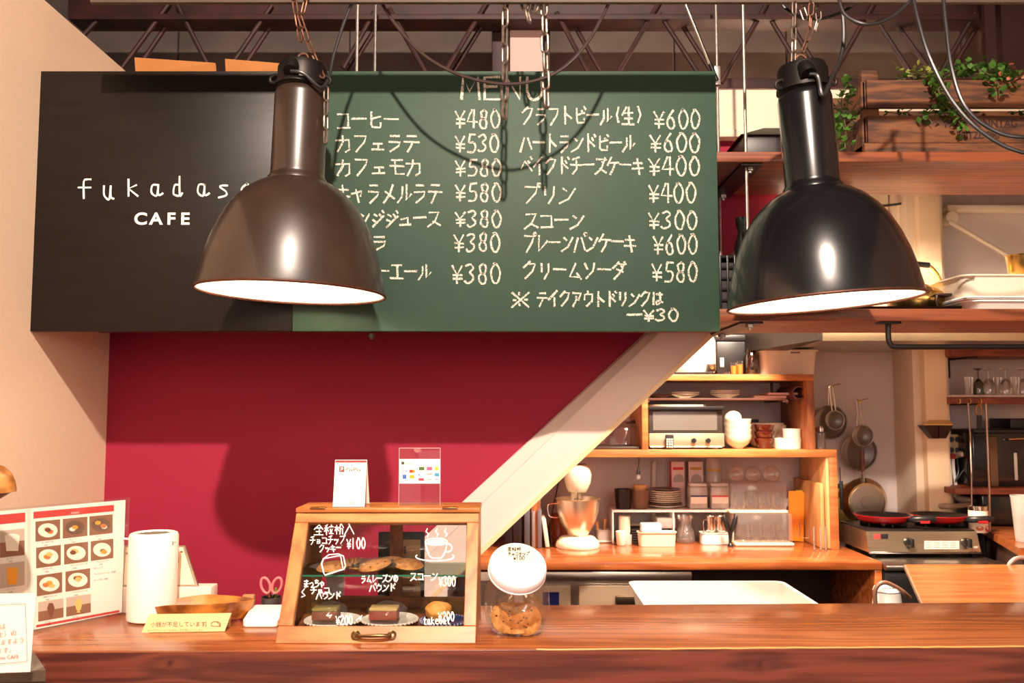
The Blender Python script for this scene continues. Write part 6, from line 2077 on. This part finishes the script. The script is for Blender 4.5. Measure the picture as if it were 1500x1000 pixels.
# sieves and pan on the wall
MESH_ = glass('steel_mesh', (150, 138, 126), .12, .3, .45, (120, 104, 90))
def sieve(label, px, py, rp, hx, hy, Y, m=MESH_, bowl=.5, wire=False, name='sieve', rimm=GALV):
    k = S(Y)
    c = W(px, py, Y)
    h = W(hx, hy, Y)
    t = T(name, label, name.replace('_', ' '), c)
    Mx = Matrix.Rotation(R(90), 3, 'X')
    ring = [c + Vector((rp * k * math.cos(a), 0, rp * k * math.sin(a))) for a in [2 * math.pi * i / 36 for i in range(36)]]
    t.part('rim', B().tube(ring, .0032, 8, True), rimm)
    t.part('mesh', B().lathe(c, [(rp * k, 0), (rp * k * .9, -rp * k * bowl * .6), (rp * k * .55, -rp * k * bowl), (0, -rp * k * bowl * 1.1)], 30, Mx), m)
    d = (c - h).normalized()
    e = c - d * rp * k
    s3 = Vector((-d.z, 0, d.x)) * .008
    t.part('handle', B().tube(smooth([e + s3, (e + h) / 2 + s3 * 1.1, h + s3 * .6, h - d * .006, h - s3 * .6, (e + h) / 2 - s3 * 1.1, e - s3], 4), .0028, 8), CHROME)
    return t
sieve('large round steel sieve hanging by the shelf unit side', 1217, 618, 24, 1216, 566, 4.19, bowl=.35)
sieve('small steel sieve hanging over the larger one beside the shelf unit', 1223, 615, 13.5, 1217, 566, 4.12, bowl=.3)
sieve('large fine mesh strainer hanging below the small one', 1259, 662, 26, 1258, 592, 4.20, bowl=.3, name='strainer')
sieve('small fine mesh strainer hanging in front of the large one', 1264, 638, 15, 1256, 586, 4.13, bowl=.4, name='strainer')
def hook(px, py, lab):
    p = W(px, py, YK - .002)
    t = T('wall_hook', lab, 'hook', p)
    t.part('plate', B().lathe(p, [(0, 0), (.009, 0), (.009, .003), (0, .004)], 14, Matrix.Rotation(R(90), 3, 'X')), BRASS)
    t.part('hook', B().tube(smooth([p + Vector((0, -.003, .004)), p + Vector((0, -.022, -.004)), p + Vector((0, -.034, -.016)), p + Vector((0, -.042, .0)), p + Vector((0, -.13 if px < 1300 else -.043, .006))], 4), .0025, 7), BRASS)
hook(1216, 565, 'brass wall hook holding the steel sieves')
hook(1256, 586, 'brass wall hook holding the fine strainers')
hook(1317, 583, 'empty small brass wall hook on the bare grey wall')
# pan hanging by its handle
Y = 4.16
c = W(1270, 735, Y)
k = S(Y)
t = T('frying_pan', 'steel frying pan hanging base outwards on the wall left of the stove', 'pan', c)
Mx = Matrix.Rotation(R(90), 3, 'X')
t.part('pan_body', B().lathe(c, [(34 * k, -.034), (33 * k, -.030), (29 * k, -.01), (27 * k, 0), (0, .0)], 44, Mx), mat('polished_pan_steel', (214, 190, 150), .22, 1))
t.part('base_disc', B().lathe(c, [(24 * k, .0005), (24 * k, .004), (9 * k, .0045), (8.5 * k, .006), (0, .006)], 40, Mx), mat('spun_steel', (196, 184, 170), .3, 1))
t.part('handle_neck', B().tube([c + Vector((-4 * k, .01, 28 * k)), c + Vector((-5 * k, 0, 44 * k))], [.010, .006], 10), CHROME)
t.part('grip', B().tube([c + Vector((-5 * k, 0, 44 * k)), c + Vector((-5 * k, 0, 54 * k)), c + Vector((-5 * k, 0, 76 * k))], [.008, .012, .009], 12), mat('brown_pan_grip', (112, 66, 52), .5))
c = W(1258, 745, 4.2)
one('copper_pan', 'larger brass-coloured pan hanging behind the steel pan', 'pan', B().lathe(c + Vector((0, .012, 0)), [(38 * k, -.03), (36 * k, .0), (33 * k, .012), (0, .014)], 44, Mx), mat('brassy_pan', (196, 170, 96), .3, 1))
# knife on the unit side
t = T('magnet_knife', 'black handled knife hanging on the right side of the shelf unit', 'knife', W(1231, 720, 3.95))
t.part('handle', B().box(W(1230, 720, 3.95).x, W(1234.5, 720, 3.95).x, 3.94, 3.955, W(1231, 746, 3.95).z, W(1231, 704, 3.95).z, .003), BLACK)
t.part('magnet', B().box(ux(1226) + .0005, W(1230, 720, 3.95).x, 3.94, 3.955, W(1231, 715, 3.95).z, W(1231, 708, 3.95).z), BLACK)
t.part('blade', B().box(W(1231, 720, 3.95).x, W(1232.3, 720, 3.95).x, 3.94, 3.955, W(1231, 704, 3.95).z, W(1231, 684, 3.95).z), CHROME)

# ---- column, side strips
Yc = 4.0
bm = B().pbox(1353, 120, 1386, 762, Yc, .25)
bm = B()
xa, xb = W(1356, 600, Yc).x, W(1388, 600, Yc).x
bm.box(xa, xb, Yc, YK - .001, 0, 2.75, .003)
struct('trim_6', bm, mat('warm_cream_column', (240, 214, 176), .6), 'cream painted column between the sieves and the glass shelves')
struct('trim_7', B().box(xa - .035, xa - .0005, Yc + .04, YK - .001, 0, 2.75, .002), M_TRIM)
struct('trim_8', B().box(xb + .0005, xb + .03, Yc + .05, YK - .001, 0, 2.75, .002), M_TRIM)
struct('trim_9', B().box(xb + .035, xb + .06, Yc + .1, YK - .001, 0, 2.75, .002), M_TRIM)
# upper wall details seen between the shelves
struct('trim_10', B().pbox(1309, 150, 1333, 500, 4.12, .12, .002), M_TRIM)
struct('trim_11', B().pbox(1334, 150, 1348, 500, 4.06, .18, .002), mat('grey_green_strip', (176, 160, 132), .6))
struct('trim_12', B().pbox(1388, 300, 1700, 309, 4.18, .06, .003), M_TRIM)
struct('trim_13', B().pbox(1230, 150, 1308, 500, 4.2, .04, .002), M_TRIM)
one('diagonal_brace', 'slim cream diagonal brace on the wall above the cream tub', 'brace', B().tube([W(1390, 324, 4.16), W(1500, 388, 4.16), W(1520, 400, 4.16)], .010, 10), M_TRIM)
one('brace_pivot', 'small cream round fitting at the top of the diagonal brace', 'fitting', B().lathe(W(1386, 322, 4.22), [(0, 0), (.03, 0), (.03, .06), (0, .065)], 20, Mx), M_TRIM)
one('cable_clamp', 'dark cables clipped under the shelf at the top of the cream panel', 'cable', B().tube(smooth([W(1268, 297, 4.1), W(1290, 301, 4.1), W(1320, 298, 4.1), W(1345, 292, 4.1)], 4), .006, 8), CABLE)

# ---- range hood
hz0, hz1 = W(1300, 498, 3.5).z, W(1300, 484, 3.5).z
hx0 = W(1204, 490, 3.5).x
t = T('range_hood', 'stainless range hood behind the lower shelf with bright lamp reflections', 'range hood', Vector((1.6, 3.8, hz0)))
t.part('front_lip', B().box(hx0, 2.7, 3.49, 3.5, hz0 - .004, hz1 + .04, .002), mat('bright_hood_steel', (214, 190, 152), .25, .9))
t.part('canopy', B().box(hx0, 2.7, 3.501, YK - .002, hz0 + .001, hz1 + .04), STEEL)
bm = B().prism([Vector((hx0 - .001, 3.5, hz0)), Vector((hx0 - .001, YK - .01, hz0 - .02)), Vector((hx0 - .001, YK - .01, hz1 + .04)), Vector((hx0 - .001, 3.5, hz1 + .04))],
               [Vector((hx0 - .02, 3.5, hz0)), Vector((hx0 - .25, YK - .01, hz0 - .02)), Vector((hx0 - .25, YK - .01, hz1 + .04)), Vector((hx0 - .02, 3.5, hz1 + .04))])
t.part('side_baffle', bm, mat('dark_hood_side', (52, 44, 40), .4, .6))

# ---- wall mounted filter holder, socket
Y = 3.93
t = T('wall_filter_holder', 'black trapezoid paper holder with a wooden top on the cream column', 'holder', W(1376, 642, Y))
for (a1, a2, b1_, b2_) in ((1354, 1374.5, 1366, 1374.5), (1376, 1396, 1376, 1386)):
    fr_ = [W(a1, 623, Y), W(a2, 623, Y), W(b2_, 642, Y + .03), W(b1_, 642, Y + .03)]
    t.part('pocket', B().prism(fr_, [Vector((v.x, Yc - .001, v.z)) for v in fr_]), BLACK)
t.part('top', B().prism([W(1354, 622.4, Y), W(1396, 622.4, Y), Vector((W(1390, 616, Yc).x, Yc - .001, W(1390, 617, Yc).z)), Vector((W(1360, 616, Yc).x, Yc - .001, W(1360, 617, Yc).z))],
                        [W(1354, 621, Y), W(1396, 621, Y), Vector((W(1390, 616, Yc).x, Yc - .001, W(1390, 615, Yc).z)), Vector((W(1360, 616, Yc).x, Yc - .001, W(1360, 615, Yc).z))]), mat('pale_wood_top', (222, 176, 104), .5))
Y = 4.10
t = T('wall_socket', 'beige wall socket panel with round outlets right of the cream column', 'socket', W(1400, 655, Y))
t.part('plate', B().pbox(1391, 636, 1410, 671, Y, .03, .003), mat('beige_socket', (196, 172, 130), .5))
for px, py in ((1393.5, 643.5), (1403, 643.5), (1393.5, 659), (1403, 659)):
    t.part('outlet', B().lathe(W(px, py, Y), [(.013, 0), (.012, .004), (0, .004)], 18, Mx), BLACK)
t.part('plug', B().lathe(W(1408, 665, Y - .02), [(.012, -.02), (.014, .0), (.010, .02), (0, .02)], 14, Mx), WPLAST)
t.part('plug', B().lathe(W(1395, 668, Y - .01), [(.013, -.01), (.013, .012), (0, .012)], 14, Mx), mat('red_plug', (176, 40, 36), .5))
one('socket_cable', 'black cable looping below the wall socket panel', 'cable', B().tube(smooth([W(1402, 672, 4.08), W(1404, 690, 4.08), W(1400, 705, 4.07), W(1412, 688, 4.06), W(1426, 684, 4.06), W(1434, 700, 4.06), W(1422, 712, 4.06), W(1412, 715, 4.06)], 5), .0035, 7), CABLE)
one('white_plug_lead', 'white lead running down the wall from the socket panel', 'cable', B().tube(smooth([W(1396, 672, 4.08), W(1397, 690, 4.09), W(1400, 710, 4.09), W(1398, 728, 4.09)], 5), .007, 8), WPLAST)

# ---- right wall shelves
M_RSH = wood('dark_red_shelf_wood', (150, 78, 46), (110, 52, 32), 6, (1, 7, 7), .5, 0, bump=.08)
def rshelf(label, x0p, yt, yb, Y, d, n_br, extra=None):
    z1, z0_ = W(1450, yt, Y).z, W(1450, yb, Y).z
    x0_ = W(x0p, yt, Y).x
    t = T('wall_shelf', label, 'shelf', Vector((x0_ + .2, Y + .1, z0_)))
    t.part('plank', B().box(x0_, 2.75, Y, Y + d, z0_, z1, .003), M_RSH)
    for px in n_br:
        xx = W(px, yb, Y).x
        t.part('bracket', B().box(xx - .012, xx + .012, Y + .03, YK - .003, z0_ - .006, z0_ - .0005).box(xx - .012, xx + .012, YK - .012, YK - .004, z0_ - .09, z0_ - .006), BLKMET)
    return z1, z0_, x0_
YR1 = 3.95
z_s1, _, _ = rshelf('upper dark wooden wall shelf with glasses just under the hood', 1393, 510, 521, YR1, .29, (1434,))
z_s2, z_s2b, xs2 = rshelf('middle dark wooden wall shelf with upturned wine glasses and hooks below', 1395, 582, 591, YR1, .29, (1434,))
z_s3, z_s3b, _ = rshelf('lower dark wooden wall shelf carrying the black machine', 1399, 715, 724, 3.9, .34, ())
one('glass_tray', 'pale tray under the wine glasses on the middle wall shelf', 'tray', B().box(xs2 + .002, 2.6, YR1 + .005, YR1 + .24, z_s2 + .001, z_s2 + .012, .004), mat('pale_tray', (206, 190, 182), .4))
WG = [(0, 0), (0, 8.5), (6, 9), (16, 8), (22, 4), (24, 1.2), (36, 1.0), (38, 8), (39, 8)]
TU = [(0, 0), (0, 6), (22, 7.5), (23, 7.5)]
SG = glass('sparkling_glass', (250, 248, 246), .22, .03, .06)
zg = z_s2 + .0125
for i, (px, yy, kind) in enumerate(((1420, 4.00, 1), (1434, 4.02, 2), (1449, 4.0, 0), (1462, 4.05, 1), (1474, 4.0, 0), (1488, 4.0, 1), (1499, 4.03, 0))):
    prof = {0: WG, 1: [(z * 1.15, r * .9) for z, r in TU], 2: [(z, r * .85) for z, r in WG]}[kind]
    lab = ['tall tumbler, leftmost on the middle wall shelf', 'slim dark-tinted goblet second on the middle wall shelf', 'stemmed glass third from left on the middle wall shelf', 'tumbler fourth from left on the middle wall shelf', 'stemmed glass fifth from left on the middle wall shelf', 'tumbler sixth from left on the middle wall shelf', 'stemmed glass at the right edge on the middle wall shelf'][i]
    turned('drinking_glass', lab, 'glass', px, 580, yy, prof, SG if kind != 2 else glass('dark_tint_glass', (120, 116, 100), .3, .03, .15, (70, 70, 50)), None, zg, 20, 'glass')
zg1 = z_s1 + .001
for i, px in enumerate((1452, 1466, 1480, 1494)):
    turned('drinking_glass', ['first', 'second', 'third', 'fourth'][i] + ' glass from left on the upper wall shelf under the hood', 'glass', px, 508, 4.0, TU, SG, None, zg1, 20, 'glass')
# hooks and hanging rods below the middle shelf
for i, px in enumerate((1402, 1417, 1433)):
    p = W(px, 584, YR1 - .002)
    t = T('cup_hook', ['left', 'middle', 'right'][i] + ' brass cup hook on the edge of the middle wall shelf', 'hook', p)
    t.part('hook', B().tube(smooth([p + Vector((0, 0, 0)), p + Vector((.004, -.010, .002)), p + Vector((.008, -.014, -.012)), p + Vector((0, -.014, -.022)), p + Vector((-.009, -.014, -.014))], 4), .002, 7), BRASS)
t = T('long_rod', 'long thin steel skewer rod hanging from the middle wall shelf', 'skewer', W(1420, 700, 3.93))
t.part('rod', B().tube([W(1418, 590, 3.935), W(1421, 640, 3.935), W(1423, 700, 3.87)], .0035, 8), mat('dull_steel', (170, 140, 120), .35, .9))
t.part('end', B().tube([W(1423, 700, 3.87), W(1423.5, 760, 3.865)], .003, 8), mat('dull_steel', (0, 0, 0)))
one('shelf_post', 'slim steel post from the middle wall shelf down to the right worktop', 'post', B().tube([W(1444, 591, 3.86), W(1449, 715, 3.86), W(1450, 784, 3.86)], .0045, 8), mat('dull_steel', (0, 0, 0)))
t = T('handled_scissors', 'black tool with an orange loop hanging from the right cup hook', 'tool', W(1434, 620, 3.93))
t.part('loop', B().tube([W(1434, 600, 3.93) + Vector((.012 * math.cos(a), 0, .024 * math.sin(a))) for a in [2 * math.pi * i / 16 for i in range(16)]], .003, 7, True), mat('orange_loop', (190, 130, 50), .5))
t.part('shaft', B().tube([W(1434.5, 608, 3.93), W(1435, 628, 3.93)], .011, 10), BLACK)
# black machine
Ym = 3.97
t = T('espresso_machine', 'large black machine with a pale vertical slot on the lower wall shelf', 'machine', Vector((W(1465, 715, Ym).x, 4.1, z_s3)))
M_BM = mat('glossy_black', (26, 22, 22), .18, coat=.6)
zm = W(1450, 634, Ym).z
t.part('body', B().box(W(1427, 700, Ym).x, W(1540, 700, Ym).x, Ym, YK - .01, z_s3 + .001, zm, .004), M_BM)
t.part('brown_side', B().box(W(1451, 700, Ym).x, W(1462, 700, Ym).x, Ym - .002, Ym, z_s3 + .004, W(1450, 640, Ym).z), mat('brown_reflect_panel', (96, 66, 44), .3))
t.part('top_rim', B().box(W(1425, 630, Ym).x, W(1541, 630, Ym).x, Ym - .006, YK - .012, zm + .0005, W(1450, 629, Ym).z, .002), BLACK)
t.part('slot_handle', B().box(W(1485, 680, Ym).x, W(1489.5, 680, Ym).x, Ym - .006, Ym - .0005, W(1486, 703, Ym).z, W(1486, 663, Ym).z, .002), mat('pale_grey_handle', (176, 164, 152), .3))
t.part('top_box', B().box(W(1484, 620, Ym).x, W(1540, 620, Ym).x, Ym + .02, Ym + .2, W(1450, 628, Ym).z + .001, W(1490, 613, Ym).z, .003), BLACK)
t.part('tap', B().tube([W(1478, 643, Ym - .02), W(1500, 642, Ym - .02)], .004, 8), CHROME)
t = T('lower_machine', 'black cabinet under the lower wall shelf beside the steel post', 'cabinet', Vector((W(1480, 780, 4).x, 4.1, 0)))
t.part('body', B().box(W(1440, 760, 4.0).x, 2.7, 4.0, YK - .01, .96, z_s3b - .005, .004), M_BM)
t.part('body_base', B().box(W(1440, 760, 4.0).x, 2.7, 4.0, YK - .01, .05, .955, .004), M_BM)
# gas pipe
Yg = 4.14
t = T('gas_pipe', 'grey gas pipe with a brass valve on the wall behind the stove', 'pipe', W(1380, 741, Yg))
t.part('pipe', B().tube(smooth([W(1357, 741, Yg), W(1380, 741, Yg - .15), W(1400, 741, Yg - .15), W(1420, 738, Yg - .10)], 4), .012, 12), mat('grey_hose', (170, 148, 126), .5))
t.part('valve', B().tube([W(1350, 741, Yg), W(1360, 741, Yg)], .014, 12), BRASS)
t.part('valve_handle', B().pbox(1353, 729, 1358, 740, Yg - .02, .01, .002), mat('aged_brass', (140, 116, 66), .4, .9))
t.part('spout', B().tube([W(1350, 741, Yg), W(1344, 737, Yg - .02)], .009, 10), CHROME)
t.part('wall_plate', B().pbox(1353, 728, 1358, 752, Yg + .02, YK - Yg - .022, .002), BRASS)
one('white_pipe', 'thick pale pipe under the lower wall shelf', 'pipe', B().tube(smooth([W(1400, 700, 4.16), W(1400, 722, 4.14), W(1408, 731, 4.12), W(1438, 732, 4.12)], 5), .016, 12), mat('pale_pipe', (196, 178, 160), .5))
# right worktop
zrw = W(1445, 786, 3.66).z
t = T('right_worktop', 'orange-brown worktop on the right beside the stove', 'counter', Vector((2.2, 3.8, 0)))
P = [W(1500, 803, 3.3), W(1800, 803, 3.3), W(1800, 770, 3.99), W(1432, 785, 3.99)]
P = [H(1492, 802, zrw), Vector((3.0, 3.25, zrw)), Vector((3.0, 3.98, zrw)), Vector((W(1438, 780, 3.98).x, 3.98, zrw))]
t.part('worktop', B().extr(P, (0, 0, -.03)), M_KTOP)
t.part('cabinet', B().extr([v + Vector((.02 if i in (0, 3) else 0, .015 if i < 2 else 0, -.031)) for i, v in enumerate(P)], (0, 0, -.8)), mat('dark_recess_wood', (0, 0, 0)))
# mug-like canister with berries
t = T('berry_canister', 'white canister with green and red printed fruit beside the stove', 'canister', Vector((W(1434, 784, 3.80).x, 3.80, zrw + .001)))
c = t.loc
k = S(3.8)
# stands on the right worktop edge
t.part('body', B().lathe(c, [(0, 0), (12.5 * k, 0), (13 * k, 2 * k), (13.2 * k, 30 * k), (12.6 * k, 31 * k), (0, 31 * k)], 32), mat('white_tin', (240, 222, 202), .3))
t.part('lid', B().lathe(c + Vector((0, 0, 31.2 * k)), [(0, 0), (13 * k, 0), (13.2 * k, 6 * k), (12 * k, 7 * k), (0, 7 * k)], 32), CHROME)
def oncan(x, y):
    p = W(x, y, c.y)
    dx = max(-.97, min(.97, (p.x - c.x) / (13.2 * k)))
    return Vector((p.x, c.y - math.sqrt(1 - dx * dx) * 13.2 * k - .0012, p.z))
for cx_, cy_, rx, ry, rgb in ((1429, 761, 5.5, 3.2, (120, 160, 140)), (1429, 772, 5, 3.6, (206, 110, 66)), (1441, 773, 5, 4.5, (206, 40, 52))):
    bm = B(); bm.bm.faces.new([bm.bm.verts.new(oncan(cx_ + rx * math.cos(i * .52), cy_ + ry * math.sin(i * .52))) for i in range(12)])
    t.part('printed_fruit', bm, mat('fruit_%d' % cy_, rgb, .5), keep=True)
t = T('water_pitcher', 'tall translucent plastic pitcher half filled at the right edge', 'pitcher', Vector((W(1497, 793, 3.55).x, 3.52, zrw + .001)))
c = t.loc
k = S(3.52)
t.part('body', B().lathe(c, [(0, 0), (13 * k, 0), (14 * k, 3 * k), (18 * k, 62 * k), (19 * k, 66 * k), (18 * k, 66 * k), (13 * k, 4 * k), (0, 3 * k)], 32), FROST)
t.part('water', B().lathe(c, [(0, 3.5 * k), (12.5 * k, 4 * k), (15 * k, 38 * k), (0, 38 * k)], 28), glass('grey_water', (190, 186, 180), .15, .05, .15, (120, 116, 110)))
# wheel-like thing
one('grey_ring_handle', 'grey ribbed ring handle rising behind the side counter at the right edge', 'handle', B().tube([W(1497, 838, 3.08) + Vector((.05 * math.cos(a), 0, .05 * math.sin(a))) for a in [2 * math.pi * i / 32 for i in range(32)]], .007, 8, True), mat('ribbed_grey', (150, 138, 128), .45, .5, bump=.6, scale=120))

# ---- stove
Ys = 3.70
sx0, sx1 = W(1273, 805, Ys).x, W(1437, 805, Ys).x
zs0 = W(1300, 809, Ys).z
zs1 = W(1300, 778, Ys + .03).z
ztab = zs0 - .022
t = T('stove_table', 'low steel table under the two-burner stove', 'table', Vector((1.75, 3.8, 0)))
t.part('top', B().box(kx1 + .004, 1.955, 3.52, 4.2, ztab - .02, ztab, .002), STEEL)
t.part('dark_cabinet', B().box(kx1 + .006, 1.945, 3.56, 4.2, .02, ztab - .021), mat('black_cabinet', (30, 27, 26), .5))
for i in range(4):
    zc0 = ztab - .03 - .13 * (i + 1)
    t.part('drawer_front', B().box(kx1 + .01, 1.94, 3.548, 3.559, zc0 + .004, zc0 + .128, .002), mat('black_drawer', (40, 37, 35), .35))
sv = T('gas_stove', 'two-burner steel table stove with black knobs', 'stove', Vector(((sx0 + sx1) / 2, 3.85, ztab)))
ring = [Vector((sx0, Ys, zs0)), Vector((sx0, 4.05, zs0)), Vector((sx0, 4.05, zs1)), Vector((sx0, Ys + .03, zs1))]
sv.part('body', B().extr(ring, (sx1 - sx0, 0, 0)), mat('warm_brushed_steel', (206, 188, 160), .3, .95, var=.15, scale=5, stretch=(1, 1, 25)))
sv.part('cooktop', B().box(sx0 + .004, sx1 - .004, Ys + .034, 4.046, zs1 + .0005, zs1 + .006, .002), mat('black_cooktop', (34, 28, 26), .35, .3))
sv.part('lower_lip', B().box(sx0, sx1, Ys - .006, Ys + .01, zs0 - .004, zs0 + .004, .001), CHROME)
f = plane((sx0, Ys, zs0), (0, -(zs1 - zs0), .03), .001)
bm = B(); patch(bm, f, 1280, 782, 1290, 789); 
sv.part('brand_label_red', bm, mat('label_red', (196, 50, 46), .5), label='red half of the maker plate', keep=True)
bm = B(); patch(bm, f, 1290, 782, 1301, 789)
sv.part('brand_label_black', bm, BLACK, label='black half of the maker plate', keep=True)
bm = B(); patch(bm, f, 1354, 792, 1405, 804)
lb = sv.part('instruction_label', bm, mat('pale_grey_sticker', (216, 196, 180), .5), keep=True)
bm = B()
for i in range(4):
    for j in range(3):
        patch(bm, f, 1356 + i * 12, 794 + j * 3.2, 1365 + i * 12, 795.4 + j * 3.2, extra=.0006)
sv.part('printed_lines', bm, GP, lb, keep=True)
for px in (1330, 1414):
    p = f(px, 794)
    kn = sv.part('knob', B().lathe(p, [(.019, 0), (.018, .012), (.014, .02), (0, .02)], 20, Matrix.Rotation(R(82), 3, 'X')), BLACK)
    sv.part('knob_grip', B().box(p.x - .004, p.x + .012, p.y - .036, p.y - .018, p.z - .018, p.z + .018, .003), BLACK, kn)
put(sv, 'lettering', ptext('OFF', f, 1425, 803, 4.2, PAPER))
for px in (1280, 1428):
    xx = W(px, 815, Ys + .03).x
    sv.part('foot', B().box(xx - .009, xx + .009, Ys + .03, Ys + .05, ztab + .0005, zs0 - .0005), BLACK)
for px in (1280, 1428):
    xx = W(px, 815, Ys + .03).x
    sv.part('foot', B().box(xx - .009, xx + .009, 4.0, 4.02, ztab + .0005, zs0 - .0005), BLACK)
M_PR = mat('red_pan_enamel', (190, 30, 34), .25, coat=.5)
zcp = zs1 + .0065
for i, (px, lab, hx) in enumerate(((1294, 'left low red frying pan on the stove', 1330), (1376, 'right low red frying pan on the stove', 1412))):
    yy = 3.87
    cx_ = W(px, 770, yy).x
    rs = [(cx_ + .075 * math.cos(R(a)), yy + .075 * math.sin(R(a))) for a in range(0, 360, 60)]
    bm = B()
    for a in range(0, 360, 60):
        ca, sa = math.cos(R(a)), math.sin(R(a))
        bm.box(cx_ - .004, cx_ + .004, yy + .03, yy + .095, zcp, zcp + .016, .001, Matrix.Rotation(R(a), 3, 'Z'), (cx_, yy, zcp))
    sv.part('pan_support', bm, BLKMET)
    zz = zcp + .0165
    t = T('red_pan', lab, 'pan', Vector((cx_, yy, zz)))
    t.part('body', B().lathe((cx_, yy, zz), [(0, 0), (.088, 0), (.108, .012), (.118, .028), (.121, .030), (.117, .031), (.106, .016), (.085, .006), (0, .006)], 48), M_PR)
    t.part('inner_coating', B().lathe((cx_, yy, zz), [(.1155, .031), (.105, .0175), (.084, .0075), (0, .0072)], 48), mat('nonstick_black', (36, 30, 28), .3))
    xh, zh_ = .10, zz + .022
    t.part('handle', B().tube(smooth([(cx_ + .065, yy - .085, zh_ - .004), (cx_ + .10, yy - .12, zh_ + .002), (cx_ + .165, yy - .13, zh_ + .004)], 6), [.010] * 3 + [.014] * 8 + [.010] * 2, 12), BLACK)
    t.part('handle_inlay', B().tube([(cx_ + .10, yy - .132, zh_ - .009), (cx_ + .135, yy - .14, zh_ - .008)], .006, 8), M_PR)
# kettle and white kettle under side counter gap
zf = .86
p = H(1322, 880, .88)
t = T('white_kettle', 'white electric kettle with a brown bow handle beside the side counter', 'kettle', Vector((p.x, p.y + .12, .70)))
c = t.loc
t.part('body', B().lathe(c, [(0, 0), (.05, 0), (.055, .01), (.05, .12), (.043, .185), (0, .19)], 30), WPLAST)
t.part('lid', B().lathe(c + Vector((0, 0, .19)), [(0, 0), (.045, 0), (.04, .012), (0, .016)], 28), WPLAST)
t.part('handle', B().tube(smooth([c + Vector((-.052, -.03, .15)), c + Vector((-.05, -.03, .20)), c + Vector((-.02, -.03, .222)), c + Vector((.03, -.03, .20)), c + Vector((.065, -.03, .17))], 5), .0075, 10), mat('brown_handle', (120, 84, 66), .4))
one('kettle_stand', 'small dark table under the white kettle', 'table', B().box(c.x - .1, c.x + .07, c.y - .07, c.y + .1, .66, .699, .002).box(c.x - .09, c.x - .07, c.y - .06, c.y - .04, 0, .66).box(c.x + .04, c.x + .06, c.y - .06, c.y - .04, 0, .66).box(c.x - .09, c.x - .07, c.y + .07, c.y + .09, 0, .66).box(c.x + .04, c.x + .06, c.y + .07, c.y + .09, 0, .66), BLKMET)
